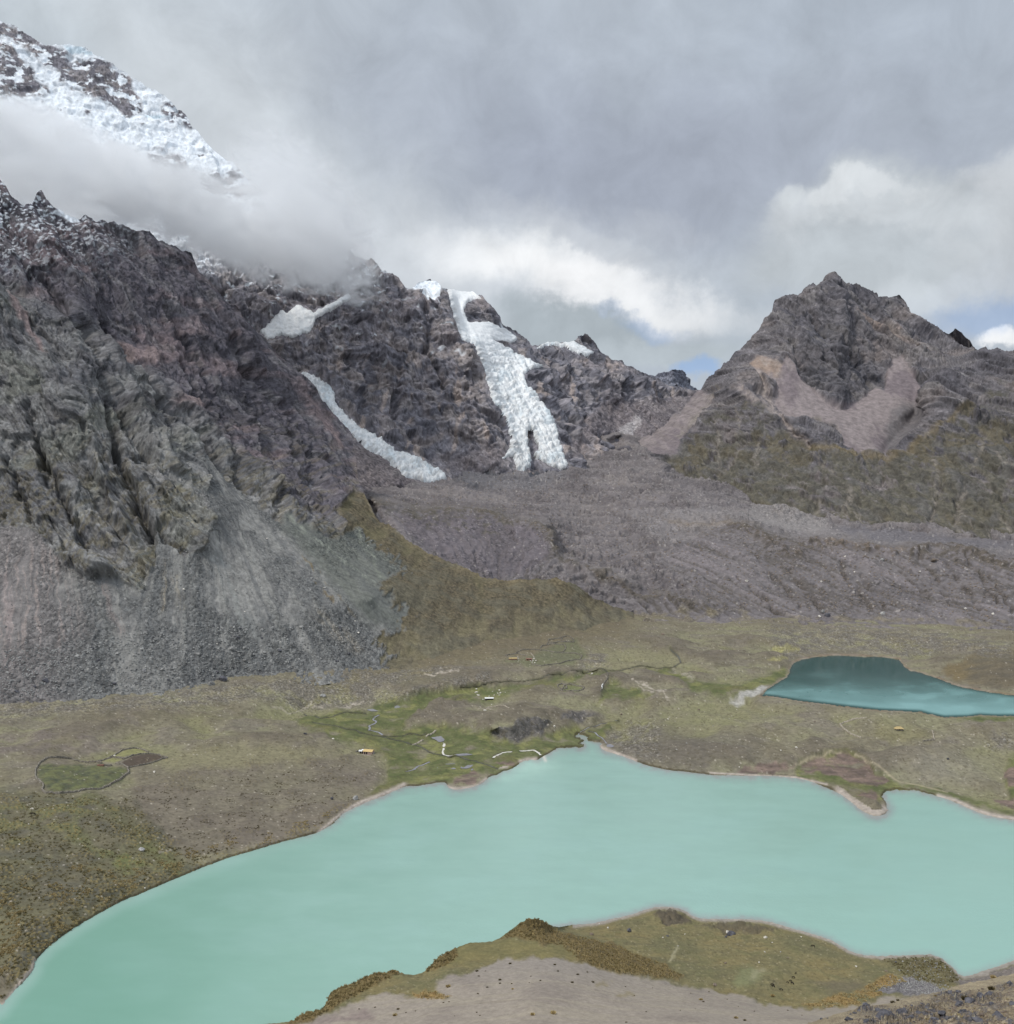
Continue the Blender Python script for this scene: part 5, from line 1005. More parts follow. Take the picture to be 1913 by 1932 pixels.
# ------------------------------------------------------------------ promontory in front, and the slope the camera stands above
F_top = [(470, 1935), (511, 1931)]+K7((180, 730), (300, 660), (410, 635), (440, 600), (490, 490), (600, 440), (700, 405), (820, 355), (900, 335), (1000, 330), (1050, 345), (1150, 355), (1200, 345), (1240, 330), (1290, 285), (1350, 215), (1450, 165), (1520, 125), (1600, 97), (1750, 90), (1800, 78), (1860, 50))+K5((200, 275), (260, 232), (330, 180), (390, 157), (430, 155), (470, 165), (520, 190), (560, 205), (600, 212), (640, 205), (700, 195))+[(1085, 1745)]+K5((850, 182), (920, 167), (1000, 147), (1080, 130), (1150, 110), (1220, 87), (1280, 70), (1350, 66), (1400, 70), (1450, 80), (1500, 102), (1540, 132), (1600, 152), (1700, 154), (1800, 157))+K6((0, 154), (130, 164), (200, 177), (300, 207), (400, 234), (480, 257), (550, 277), (620, 302), (690, 342), (740, 374), (790, 394), (860, 410), (950, 416), (1100, 414), (1200, 407), (1320, 404), (1400, 432), (1440, 464), (1480, 494))+[(1808, 1838), (1819, 1842), (1835, 1839), (1856, 1831), (1880, 1824), (1913, 1812), (2000, 1790), (2170, 1760)]
F_lines = [
    [(470, 1935, 'h9'), (511, 1931, 'h11')]+K7((300, 660, 'h15'), (490, 490, 'h17'), (820, 355, 'h17'), (1000, 330, 'h17'), (1150, 355, 'h15.5'), (1240, 330, 'h15'), (1350, 215, 'h17'), (1600, 97, 'h16'), (1860, 50, 'h14'))+K5((260, 232, 'h19'), (390, 157, 'h23'), (430, 155, 'h23'), (520, 190, 'h19'), (580, 208, 'h14')),
    K5((640, 206, 'h2.5'), (700, 196, 'h1.0')), [p+('h0.4',) for p in F_top if 1083 < p[0] < 2300], K5((620, 235, 'h5'), (760, 285, 'h6'), (900, 300, 'h5'), (1050, 350, 'h6'), (1200, 430, 'h7'), (1400, 510, 'h7'), (1500, 560, 'h7.5'), (1600, 590, 'h7.5')),
    K5((540, 240, 'h15'), (700, 300, 'h15.5'), (850, 380, 'h15.5'), (1000, 440, 'h14'), (1200, 520, 'h12'), (1380, 570, 'h10')),
    K5((280, 435, 'h21'), (480, 432, 'h22'), (720, 448, 'h21'), (880, 492, 'h18.5'), (1060, 545, 'h16'), (1250, 590, 'h13'), (1400, 610, 'h11'), (1600, 650, 'h9'), (1900, 695, 'h8')), K5((200, 320, 'h17.5'), (420, 320, 'h18')),
    K6((100, 745, 'h8'), (500, 785, 'h9'), (800, 765, 'h8'), (1000, 715, 'h7'), (1250, 692, 'h6')),
    K5((1300, 110, 'h3'), (1400, 95, 'h3.2'), (1470, 120, 'h2.5')), K5((1000, 210, 'h3'), (1300, 250, 'h2.6'), (1700, 300, 'h3'), (1500, 420, 'h4')), K6((200, 300, 'h2.6'), (500, 420, 'h3'), (800, 560, 'h4'), (300, 600, 'h5')), K6((1150, 480, 'h3'), (1300, 430, 'h3.6'), (1420, 500, 'h2.6'), (1300, 600, 'h3'), (1200, 640, 'h2.4'), (1000, 630, 'h4')),
    [(1830, 1850, 'h3'), (1913, 1828, 'h4'), (2170, 1790, 'h6')], [(1850, 1870, 'h8'), (1960, 1850, 'h12'), (2170, 1830, 'h16')],
    [(600, 1960, 'h20'), (700, 1900, 'h20'), (850, 1870, 'h22'), (1000, 1850, 'h24')], [(470, 2060, 'h22'), (800, 2000, 'h29'), (1100, 1960, 'h31'), (1300, 1930, 'h27'), (1500, 1930, 'h21'), (1700, 1920, 'h17'), (2170, 1900, 'h22')], [(470, 2090, 'h24'), (1100, 2090, 'h42'), (2170, 2090, 'h45')], [(1000, 1900, 'h29'), (1200, 1900, 'h23')],
]
def build_promontory():
    s = Sheet(475, 2160, 1.5, 1.3, F_top, [(475, 2060), (2170, 2060)], F_lines, jag=0, smooth=2, seed=41)
    x, y = s.px, s.py
    n_a = fbm(s.X/24, s.Y/24, 4, 5); n_b = fbm(s.X/7, s.Y/8, 4, 6); n_c = fbm(s.X/1.9, s.Y/2.2, 3, 7); n_d = fbm(s.X/.6, s.Y/.7, 2, 8)
    sandp = K7((240, 760), (430, 690), (580, 640), (740, 545), (900, 500), (1000, 505), (1200, 540), (1440, 545), (1320, 470), (1370, 400), (1520, 350), (1650, 330), (1800, 250))+K5((150, 440), (280, 432), (480, 430), (720, 445), (880, 490), (1000, 530), (1150, 560), (1400, 605), (1600, 650), (1900, 695))+K6((100, 740), (300, 770), (500, 790), (800, 770), (1000, 720), (1250, 690), (1420, 660))+[(1800, 1870), (2200, 1860), (2200, 2200), (400, 2200)]
    sand = s.mask(sandp, 4)
    ridge = s.mask(K5((190, 300), (260, 240), (390, 150), (440, 150), (520, 185), (640, 260), (760, 285), (900, 320), (1050, 350), (1150, 400), (1250, 440), (1380, 500), (1490, 565), (1440, 585), (1200, 562), (1060, 545), (880, 492), (760, 445), (660, 380), (620, 340), (420, 322), (330, 290)), 4)
    edge_l = s.mask([(460, 1990)]+K7((180, 720), (490, 480), (600, 430), (820, 345), (1030, 325), (1060, 350), (900, 400), (780, 470), (640, 560), (430, 690), (240, 760)), 3)*sstep(-.7, .1, n_b+.25*n_c)
    edge_l = np.maximum(edge_l, s.mask(K7((1240, 335), (1350, 210), (1490, 140), (1510, 200), (1400, 280), (1290, 320)), 3))
    gold = np.maximum(s.mask(K6((420, 760), (640, 700), (860, 670), (890, 620), (1030, 550), (1110, 560), (1160, 600), (1040, 650), (960, 650), (980, 700), (800, 760), (600, 780)), 5)*sstep(-.5, .2, n_b), s.mask(K7((1140, 500), (1300, 490), (1440, 530), (1400, 550), (1220, 545)), 3))
    scr = s.mask(K6((950, 650), (1040, 630), (1150, 570), (1200, 560), (1280, 610), (1450, 640), (1400, 690), (1100, 690), (1000, 690)), 3)
    knob = s.mask(K6((980, 440), (1100, 425), (1300, 412), (1400, 440), (1490, 520), (1540, 590), (1420, 630), (1280, 600), (1160, 560), (1080, 500)), 8)
    crg = np.maximum(s.mask(K5((1250, 120), (1300, 95), (1390, 92), (1470, 120), (1540, 180), (1480, 195), (1400, 190), (1330, 180), (1300, 150)), 3), s.mask(K5((1560, 200), (1760, 190), (1880, 200), (1913, 250), (1780, 250), (1700, 215)), 4)*.8)
    crg = np.maximum(crg, s.mask(K6((-60, 180), (60, 190), (160, 215), (230, 220), (200, 238), (40, 235), (-60, 250)), 3)*.8)
    beachy = sstep(8, 2, y-s.top[None])*(x > 1080); beachy = np.maximum(beachy, s.mask(K6((1500, 560), (1560, 545), (1700, 505), (1913, 440), (2300, 380), (2300, 420), (1913, 480), (1720, 545), (1600, 565)), 2))
    bank_r = s.mask([(1800, 1850), (1860, 1838), (1913, 1824), (2170, 1775), (2170, 1830), (1913, 1840), (1856, 1856), (1810, 1860)], 4)
    t1, t2, tid = worley(s.X/.95, s.Y/1.05, 12)
    ta = np.clip(ridge*sstep(-1.1, -.3, n_b+.3*n_c)+edge_l+gold+.5*knob*sstep(-.1, .4, n_b), 0, 1)
    tuss = np.clip(1-t1*1.45, 0, 1)*(tid > .15)
    k1, k2, kid = worley(s.X/.8, s.Y/.8, 14)
    far = sstep(0, 12, y-s.top[None])*.9+.1
    h = far*(.55*n_a*(1-sand)+.22*n_b*(1-.7*sand))+.05*n_c+.8*tuss*ta+.12*n_c*(1-sand)+scr*.4*np.maximum(0, .6-k1)+knob*(.5*n_c)+crg*(1.3*n_b+.7*n_c)+.35*sand*n_a
    s.push(h.astype(np.float64), up=True)
    c = np.broadcast_to(alb((122, 114, 77)), x.shape+(3,)).copy()
    c = paint(c, sstep(-.1, .5, n_a), alb((110, 106, 74))); c = paint(c, sstep(.1, .5, -n_a)*.6, alb((128, 115, 74)))
    c = paint(c, sstep(.1, .5, fbm(s.X/9, s.Y/5, 4, 28))*.5, alb((102, 97, 70))); c = paint(c, (t1 < .3)*(tid > .93)*.6, alb((160, 150, 120))); c = paint(c, (t1 < .35)*(tid < .12)*.6, alb((80, 74, 50))); c = paint(c, sstep(.1, .5, n_b)*.5, alb((108, 106, 70))); c = paint(c, sstep(.3, .7, n_c)*.4, alb((142, 132, 92)))
    c = paint(c, s.mask(K5((-200, 330), (190, 300), (420, 322), (620, 345), (700, 420), (280, 425), (120, 430), (-200, 480)), 6)*.7, alb((130, 121, 74)), alb((112, 106, 66)), nz01(n_b*1.5))
    c = paint(c, s.mask(K6((-20, 500), (100, 510), (170, 540), (120, 580), (60, 620), (-60, 640)), 8)*.6, alb((128, 132, 92)))
    c = paint(c, np.clip(s.line(K5((1440, 350), (1400, 420), (1385, 470)), 3)+s.line(K6((130, 510), (90, 550), (60, 580)), 5)*.6, 0, 1)*.6, alb((166, 160, 130)))
    c = paint(c, s.mask(K6((460, 600), (800, 590), (880, 620), (860, 660), (640, 690), (560, 640)), 8)*.6, alb((112, 102, 82)))
    sc = np.broadcast_to(alb((150, 140, 128)), x.shape+(3,)).copy()
    sc = paint(sc, sstep(.0, .6, n_a), alb((140, 130, 120))); sc = paint(sc, sstep(.0, .5, fbm(s.X/30+.3*n_a, s.Y/3.5, 3, 22))*.5, alb((158, 148, 130)))
    sc = paint(sc, sstep(1880, 1810, y)*.5, alb((138, 131, 126)))
    sc = paint(sc, s.mask(K7((560, 690), (760, 640), (850, 680), (800, 720), (640, 720), (300, 760)), 6)*.6, alb((126, 110, 108)))
    for pts, w in ((K7((1200, 690), (1340, 640), (1500, 600), (1913, 565)), 1.0), (K5((0, 755), (180, 730), (400, 728), (640, 740)), .9), (K5((480, 530), (620, 600), (760, 640), (1000, 680)), .8), (K5((700, 480), (860, 540), (1050, 590)), .7)):
        sc = paint(sc, s.line(pts, w, False)*.35, alb((122, 112, 102)))
    c = paint(c, sand, sc)
    c = paint(c, sand*np.clip(s.line(K5((850, 605), (940, 608)), 4)+s.line(K5((1010, 685), (1130, 690)), 3), 0, 1)*.5, alb((136, 124, 82)))
    c = paint(c, ridge*.92, alb((116, 102, 66)), alb((96, 84, 56)), nz01(n_b)); c = paint(c, edge_l*.9, alb((122, 106, 66)), alb((96, 82, 56)), nz01(n_b))
    c = paint(c, gold*.8, alb((160, 130, 74)), alb((134, 106, 62)), tid); c = paint(c, knob*.8, alb((112, 106, 72)), alb((92, 88, 68)), nz01(n_b*1.5))
    c = paint(c, ta*sstep(.3, .8, tuss)*.6*(1-gold*.3), alb((152, 130, 80)), alb((126, 104, 60)), tid); c = paint(c, ta*sstep(.7, 1.0, t1)*.45, alb((70, 58, 36)))
    c = paint(c, crg*.9, alb((104, 95, 80)), alb((78, 72, 64)), nz01(n_c*1.5))
    c = paint(c, scr*.95, alb((124, 120, 122)), alb((100, 98, 102)), kid); c = paint(c, bank_r*.9, alb((132, 122, 118)), alb((104, 98, 96)), kid)
    c = paint(c, np.clip(beachy, 0, 1)*.85, alb((168, 160, 152)), alb((146, 138, 133)), nz01(n_c))
    stone = np.clip(.1+.8*scr+.5*bank_r+.3*knob+.2*ridge, 0, 1)
    c = lerp(c, c.mean(-1, keepdims=True)*np.array([1.04, 1.0, .93], f32), f32(.14))
    s.build('promontory', M_sand, c, back=(5, 7, .9), tex=stone, label='sandy grass topped promontory reaching into the turquoise lake', category='headland')
    return s
N_top = K6((440, 905), (480, 895), (540, 872), (640, 835), (760, 800), (900, 772), (1000, 752), (1100, 732), (1200, 712), (1300, 690), (1400, 668), (1450, 655), (1540, 612), (1700, 590), (1800, 565), (1913, 545))+[(2000, 1822), (2170, 1795)]
N_lines = [[p+(d,) for p, d in zip(N_top, np.linspace(150, 172, len(N_top)))],
           [(1500, 1960, 120), (1600, 1930, 125), (1700, 1912, 130), (1800, 1890, 135), (1913, 1868, 138), (2170, 1830, 145)], [(1650, 1935, 108), (1750, 1905, 112), (1850, 1890, 114), (1913, 1885, 114), (2170, 1850, 120)], [(1500, 2060, 72), (1700, 2060, 70), (1913, 2060, 68), (2170, 2060, 66)], [(1650, 1960, 92), (1913, 1940, 90), (2170, 1930, 88)]]
def build_hillside():
    s = Sheet(1510, 2160, 1.2, 1.2, N_top, [(1500, 2060), (2170, 2060)], N_lines, smooth=3, seed=51)
    x, y = s.px, s.py
    n_a = fbm(s.X/7, s.Y/7, 4, 5); n_b = fbm(s.X/2.2, s.Y/2.4, 4, 6); n_c = fbm(s.X/.6, s.Y/.6, 3, 7)
    g1, g2, gid = worley(s.X/1.3+.3*n_b, s.Y/1.6, 9); k1, k2, kid = worley(s.X/.5, s.Y/.5, 10)
    def bl(cx, cy_, rx, ry): return np.exp(-(((x-cx)/rx)**2+((y-cy_)/ry)**2))
    rocky = np.clip(1.2*bl(1680, 1930, 50, 22)+1.1*bl(1755, 1912, 40, 22)+1.2*bl(1840, 1885, 60, 13)+bl(1870, 1925, 90, 26)+bl(1790, 1878, 22, 6)+bl(1900, 1862, 26, 8)+.8*bl(1760, 1940, 140, 16)+bl(1625, 1905, 40, 6)*.9+.7*sstep(1940, 1980, y), 0, 1)
    rocky = rocky*sstep(-.6, .2, n_a+.5*n_b+.3)
    h = .35*n_a+.12*n_b+rocky*(.5*facets(s.X/1.2, s.Y/1.2, 19, .5, .6)+.22*facets(s.X/.45, s.Y/.45, 20, .6, .7)+.3*n_b+.1*n_c)+.03*n_c
    s.push(h.astype(np.float64), up=True)
    c = np.broadcast_to(alb((158, 146, 122)), x.shape+(3,)).copy()
    c = paint(c, sstep(.0, .6, n_a), alb((146, 134, 112))); c = paint(c, sstep(.2, .6, n_b)*.4, alb((130, 118, 100)))
    c = paint(c, sstep(.15, .5, fbm(s.X/3, s.Y/5, 4, 13))*.55, alb((116, 104, 88)))
    c = paint(c, rocky*.55, alb((112, 98, 80)), alb((88, 78, 68)), nz01(n_b*1.4))
    c = paint(c, rocky*sstep(.45, .6, gid)*.85, alb((94, 94, 100)), alb((72, 72, 78)), kid)
    c = paint(c, rocky*(kid > .93)*.7, alb((176, 166, 140)))
    s.build('hillside', M_near, c, back=(6, 9, 1.1), tex=np.clip(.25+.75*rocky, 0, 1), label='rocky sand slope in the bottom right corner below the camera', category='slope')
    return s
# ------------------------------------------------------------------ water
def water_mat(name, deep, rough, wave):
    m = bpy.data.materials.new(name); m.use_nodes = True; t = NT(m.node_tree)
    out = t.n('ShaderNodeOutputMaterial'); b = t.n('ShaderNodeBsdfPrincipled'); t.link(b.outputs[0], out.inputs[0])
    at_ = t.n('ShaderNodeAttribute'); at_.attribute_name = 'Col'
    t.link(at_.outputs['Color'], b.inputs['Base Color'])
    t.link(t.ramp(at_.outputs['Alpha'], 0, 1, rough, .42, False), b.inputs['Roughness']); b.inputs['IOR'].default_value = 1.33
    g = t.n('ShaderNodeNewGeometry'); mp = t.n('ShaderNodeMapping'); mp.inputs['Scale'].default_value = (1, .6, 1); t.link(g.outputs['Position'], mp.inputs[0])
    n = t.noise(mp.outputs[0], .9, 5, .6); n2 = t.noise(mp.outputs[0], .03, 3, .5)
    bp = t.n('ShaderNodeBump'); bp.inputs['Strength'].default_value = 1; t.link(n.outputs['Fac'], bp.inputs['Height'])
    t.link(t.m('MULTIPLY', t.m('MULTIPLY', t.ramp(n2.outputs['Fac'], .35, .65, .35, 1), wave), t.m('MULTIPLY_ADD', at_.outputs['Alpha'], 9, 1)), bp.inputs['Distance'])
    t.link(bp.outputs[0], b.inputs['Normal'])
    return m
def flat_water(name, outline, z, mat, colour, step=3.0, label=None, grow=14, cat='lake'):
    P = np.array([p[:2] for p in outline]); x0, y0 = P.min(0)-grow; x1, y1 = P.max(0)+grow
    u = np.arange(x0, x1+step, step); v = np.arange(max(y0, HZ+8), min(y1, 2080)+step, step)
    X, Y = np.meshgrid(u, v); X = X.astype(f32); Y = Y.astype(f32)
    sd_ = sdist(X, Y, outline, 140)
    keep = sd_ > -grow
    d = (EYE-z)*FOC/(Y-HZ)
    pos = np.stack([(X-CX)/FOC*d, d, np.full_like(d, z)], -1)
    c = colour(X, Y, sd_, pos)
    h, w = X.shape; idx = np.arange(h*w).reshape(h, w)
    q = np.stack([idx[:-1, :-1], idx[1:, :-1], idx[1:, 1:], idx[:-1, 1:]], -1)[keep[:-1, :-1] & keep[1:, :-1] & keep[1:, 1:] & keep[:-1, 1:]]
    rgba = np.ones((h*w, 4), f32); rgba[:, :c.shape[-1]] = c.reshape(-1, c.shape[-1])
    return raw_mesh(name, pos.reshape(-1, 3), q.reshape(-1, 4), mat, rgba, kind='structure', label=label, category=cat)
def build_water():
    def c1(X, Y, sd_, pos):
        n = fbm(X/160, Y/60, 3, 71); nn = fbm(X/16, Y/9, 3, 72)
        c = np.broadcast_to(alb(WATER1), X.shape+(3,)).copy()
        c = paint(c, sstep(-.2, .6, n)*.35, alb(WATER1B))
        dn = ldist(X, Y, NEARSHORE, 60); dd = np.minimum(sd_, 400); ps = 1/(1+.0*Y)
        lefts = sstep(700, 500, X)
        sh = sstep(8, 1.5, sd_+4*nn)*(1-lefts*.85); sh2 = sstep(20, 4, sd_+3*nn)*(1-lefts*.85)*.45
        nr = sstep(6, 1, dn+3*nn)*.8; nr2 = sstep(14, 3, dn+2*nn)*.45
        spit = sstep(18, 2, ldist(X, Y, K4((470, 920), (600, 1030), (720, 1085), (815, 1040), (830, 1000)), 40))*.8
        c = paint(c, np.clip(np.maximum(np.maximum(sh2, nr2), spit*.8), 0, 1), alb((146, 158, 158)))
        c = paint(c, np.clip(np.maximum(sh, nr)*.85, 0, 1), alb((150, 154, 152)))
        plume = np.exp(-(((X-1000)/45)**2+((Y-1446)/14)**2))*.6+np.exp(-(((X-955)/35)**2+((Y-1468)/10)**2))*.35
        c = paint(c, np.clip(plume+.2*nn*plume, 0, 1), alb((176, 214, 200)))
        c = paint(c, np.clip(np.maximum(np.exp(-(ldist(X, Y, K8((480, 625), (560, 660), (600, 710), (615, 750)), 20)/3.0)**2), 0), 0, 1)*.9, alb((216, 214, 204)))
        ws = fbm((pos[..., 0]+.5*pos[..., 1])/34, pos[..., 1]/16, 4, 73)
        c = c*(1+.028*ws+.02*fbm(pos[..., 0]/9, pos[..., 1]/5, 3, 74))[..., None]
        left = sstep(1000, 120, X+.55*(1932-Y)+60*n)
        c = paint(c, left*.6*sstep(2, 30, sd_), alb((106, 156, 136)))  # dark reflection of the mountain painted into the left water
        c = paint(c, sstep(1350, 1900, X+120*n)*.5*sstep(2, 30, sd_), alb((144, 184, 174)))  # paler sky reflection painted into the right water
        rip = np.clip(.3-.3*left+.1*n+.12*ws, 0, 1)
        return np.concatenate([c, rip[..., None]], -1)
    flat_water('lake', LAKE1, 0.0, water_mat('milky_lake_water', 0, .12, .022), c1, 3.0, 'large milky turquoise lake curving across the foreground')
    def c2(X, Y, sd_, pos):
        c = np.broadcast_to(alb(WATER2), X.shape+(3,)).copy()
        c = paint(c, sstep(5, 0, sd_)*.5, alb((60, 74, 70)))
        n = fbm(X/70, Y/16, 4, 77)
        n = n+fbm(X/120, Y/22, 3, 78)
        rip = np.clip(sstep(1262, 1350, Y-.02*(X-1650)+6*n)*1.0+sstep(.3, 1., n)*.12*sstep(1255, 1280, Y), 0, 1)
        c = paint(c, rip*.95*sstep(0, 6, sd_), alb((132, 172, 172)))  # sky reflection on the near, rippled water painted into its colour
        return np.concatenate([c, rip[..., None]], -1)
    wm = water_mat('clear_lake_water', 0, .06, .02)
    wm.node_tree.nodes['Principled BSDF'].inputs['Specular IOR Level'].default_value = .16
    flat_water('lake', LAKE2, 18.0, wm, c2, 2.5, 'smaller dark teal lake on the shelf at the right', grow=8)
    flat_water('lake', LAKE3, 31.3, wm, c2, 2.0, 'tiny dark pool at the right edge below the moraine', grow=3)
WATER1, WATER1B, WATER2 = (147, 183, 172), (151, 187, 179), (20, 76, 74)
# ------------------------------------------------------------------ cloud caught between the near mountain and the snow peak
MISTS = [  # column, row, half width, half height, tilt, distance, density
    (10, 288, 340, 96, 9, 1950, .024), (190, 350, 290, 80, 20, 1900, .024), (430, 424, 230, 80, 30, 1880, .022),
    (590, 458, 180, 84, 38, 1930, .014), (580, 390, 200, 110, 44, 2180, .011), (60, 360, 120, 58, 0, 1480, .017)]
def build_mist():
    th = np.linspace(0, np.pi, 13); ph = np.linspace(0, 2*np.pi, 24, endpoint=False)
    v = [(math.sin(a)*math.cos(b), math.sin(a)*math.sin(b), math.cos(a)) for a in th for b in ph]
    f = [(i*24+j, (i+1)*24+j, (i+1)*24+(j+1) % 24, i*24+(j+1) % 24) for i in range(12) for j in range(24)]
    mats = {}
    for k, (px, py, rx, ry, rot, d, den) in enumerate(MISTS):
        if den not in mats:
            m = bpy.data.materials.new('cloud_vapour'); m.use_nodes = True; t = NT(m.node_tree)
            out = t.n('ShaderNodeOutputMaterial'); pv = t.n('ShaderNodeVolumePrincipled'); t.link(pv.outputs[0], out.inputs['Volume'])
            tc = t.n('ShaderNodeTexCoord'); g = t.n('ShaderNodeNewGeometry')
            ln = t.n('ShaderNodeVectorMath', operation='LENGTH'); t.link(tc.outputs['Object'], ln.inputs[0])
            mp = t.n('ShaderNodeMapping'); mp.inputs['Scale'].default_value = (1, .7, 1.7); mp.inputs['Rotation'].default_value = (0, radians(22), 0); t.link(g.outputs['Position'], mp.inputs[0])
            n = t.noise(mp.outputs[0], .0105, 8, .64, 1.4)
            n1 = t.m('MULTIPLY', t.m('SUBTRACT', n.outputs['Fac'], .5), 4.6)
            fall = t.ramp(t.m('ADD', ln.outputs['Value'], n1), .25, 1.0, 1, 0)
            edge = t.ramp(ln.outputs['Value'], .75, 1.0, 1, 0)
            t.link(t.m('MULTIPLY', t.m('MULTIPLY', fall, edge), den*.85), pv.inputs['Density'])
            pv.inputs['Color'].default_value = (.995, .996, .998, 1); pv.inputs['Anisotropy'].default_value = .0
            mats[den] = m
        me = bpy.data.meshes.new('mist'); me.from_pydata(v, [], f); me.materials.append(mats[den])
        o = bpy.data.objects.new('mist', me); C.objects.link(o)
        o.location = at(px, py, d); o.scale = (rx/FOC*d, 260, ry/FOC*d); o.rotation_euler = (0, radians(rot), 0)
        tag(o, 'drifting white cloud wrapped around the snow peak above the near ridge', 'cloud', 'clouds on the snow peak', 'stuff')
# ================================================================== things
rng = random.Random(11)
def simple_mat(name, c1, c2, scale=2.0, rough=.9, vary=.25, bump=.05):
    m = bpy.data.materials.new(name); m.use_nodes = True; t = NT(m.node_tree)
    out = t.n('ShaderNodeOutputMaterial'); b = t.n('ShaderNodeBsdfPrincipled'); t.link(b.outputs[0], out.inputs[0])
    tc = t.n('ShaderNodeTexCoord'); oi = t.n('ShaderNodeObjectInfo')
    ad = t.n('ShaderNodeVectorMath', operation='ADD'); t.link(tc.outputs['Object'], ad.inputs[0])
    rs = t.n('ShaderNodeVectorMath', operation='SCALE'); rs.inputs[0].default_value = (17, 31, 43); t.link(oi.outputs['Random'], rs.inputs['Scale']); t.link(rs.outputs[0], ad.inputs[1])
    n = t.noise(ad.outputs[0], scale, 6, .62)
    col = t.mix(t.ramp(n.outputs['Fac'], .3, .7), (*map(float, alb(c1)), 1), (*map(float, alb(c2)), 1))
    v = t.ramp(oi.outputs['Random'], 0, 1, 1-vary, 1+vary, False); cv = t.n('ShaderNodeCombineXYZ')
    for i in range(3): t.link(v, cv.inputs[i])
    t.link(t.mix(1, col, cv.outputs[0], 'MULTIPLY'), b.inputs['Base Color']); b.inputs['Roughness'].default_value = rough
    b.inputs['Specular IOR Level'].default_value = .3
    if bump:
        bp = t.n('ShaderNodeBump'); bp.inputs['Distance'].default_value = bump; t.link(n.outputs['Fac'], bp.inputs['Height']); t.link(bp.outputs[0], b.inputs['Normal'])
    return m
M_grey = simple_mat('grey_stone', (122, 122, 122), (172, 171, 168)); M_pale = simple_mat('pale_stone', (196, 190, 180), (228, 224, 216), vary=.12)
M_scree = simple_mat('scree_stone', (98, 100, 102), (190, 190, 188), .12)
M_dark = simple_mat('dark_stone', (66, 66, 72), (108, 108, 114), 1.6, .85, .2, .12); M_brown = simple_mat('brown_stone', (104, 94, 84), (140, 128, 116))
M_wall = simple_mat('dry_stone', (96, 92, 84), (146, 140, 130), .9, .95, .1, .2); M_wallpale = simple_mat('pale_dry_stone', (140, 133, 120), (178, 170, 156), .9, .95, .05, .2)
M_gold = simple_mat('dry_ichu_grass', (146, 128, 86), (196, 178, 132), 1.2, .9, .2, 0); M_olive = simple_mat('olive_ichu_grass', (66, 60, 40), (112, 100, 66), 1.2, .9, .2, 0)
M_mixg = simple_mat('tussock_straw', (112, 102, 68), (172, 155, 112), .5, .9, 0, 0); M_mixo = simple_mat('tussock_green', (80, 77, 50), (136, 124, 84), .5, .9, 0, 0)
M_thatch = simple_mat('straw_thatch', (168, 148, 104), (198, 178, 132), 3, .95, 0, .1); M_ochre = simple_mat('ochre_roof', (196, 168, 112), (214, 190, 138), 2, .8, 0, .02)
M_adobe = simple_mat('adobe_wall', (150, 130, 122), (176, 156, 146), 2, .95, 0, .05); M_hole = simple_mat('dark_opening', (22, 20, 20), (34, 30, 28), 2, .9, 0, 0)
M_whitewash = simple_mat('white_roof', (214, 216, 216), (238, 239, 238), 1, .7, 0, .02); M_redmud = simple_mat('reddish_mud', (120, 92, 80), (150, 118, 104), 2, .95, 0, .05)
M_fur = simple_mat('dark_coat', (26, 22, 20), (48, 40, 36), 4, .9, .2, 0); M_furw = simple_mat('pale_coat', (190, 184, 172), (220, 214, 204), 4, .9, 0, 0)
M_pool = simple_mat('shallow_water', (138, 140, 148), (158, 158, 164), .2, .14, 0, 0); M_rill = simple_mat('white_water', (206, 202, 192), (228, 226, 220), 1.5, .4, 0, 0); M_brook = simple_mat('dark_brook_water', (76, 78, 70), (104, 104, 96), .6, .2, 0, 0)

def ico(level):
    g = (1+5**.5)/2
    v = [(-1, g, 0), (1, g, 0), (-1, -g, 0), (1, -g, 0), (0, -1, g), (0, 1, g), (0, -1, -g), (0, 1, -g), (g, 0, -1), (g, 0, 1), (-g, 0, -1), (-g, 0, 1)]
    f = [(0, 11, 5), (0, 5, 1), (0, 1, 7), (0, 7, 10), (0, 10, 11), (1, 5, 9), (5, 11, 4), (11, 10, 2), (10, 7, 6), (7, 1, 8), (3, 9, 4), (3, 4, 2), (3, 2, 6), (3, 6, 8), (3, 8, 9), (4, 9, 5), (2, 4, 11), (6, 2, 10), (8, 6, 7), (9, 8, 1)]
    v = [np.array(p)/np.linalg.norm(p) for p in v]
    for _ in range(level):
        mid = {}; nf = []
        def mp(a, b):
            k = (min(a, b), max(a, b))
            if k not in mid:
                q = v[a]+v[b]; v.append(q/np.linalg.norm(q)); mid[k] = len(v)-1
            return mid[k]
        for a, b, c in f:
            ab, bc, ca = mp(a, b), mp(b, c), mp(c, a); nf += [(a, ab, ca), (b, bc, ab), (c, ca, bc), (ab, bc, ca)]
        f = nf
    return np.array(v), np.array(f, np.int32)
def rock_shape(seed, level, cuts=11):
    r = np.random.default_rng(seed); v, f = ico(level); v = v.copy()
    for _ in range(cuts):      # split faces
        n = r.normal(size=3); n /= np.linalg.norm(n); o = r.uniform(.5, .85)
        d = v@n-o; v -= np.where(d > 0, d, 0)[:, None]*n
    v *= (1+.05*r.normal(size=len(v)))[:, None]
    v *= np.array([1, r.uniform(.65, .95), r.uniform(.55, .85)])
    return v, f
ROCKS = []
for k in range(7):
    v_, f_ = rock_shape(40+k, 2); ROCKS.append((v_, f_))
ROCK_ME = {}
def rock_mesh(k, mat):
    if (k, mat.name) not in ROCK_ME:
        me = bpy.data.meshes.new('boulder'); v_, f_ = ROCKS[k]; me.from_pydata(v_.tolist(), [], f_.tolist()); me.materials.append(mat); ROCK_ME[(k, mat.name)] = me
    return ROCK_ME[(k, mat.name)]
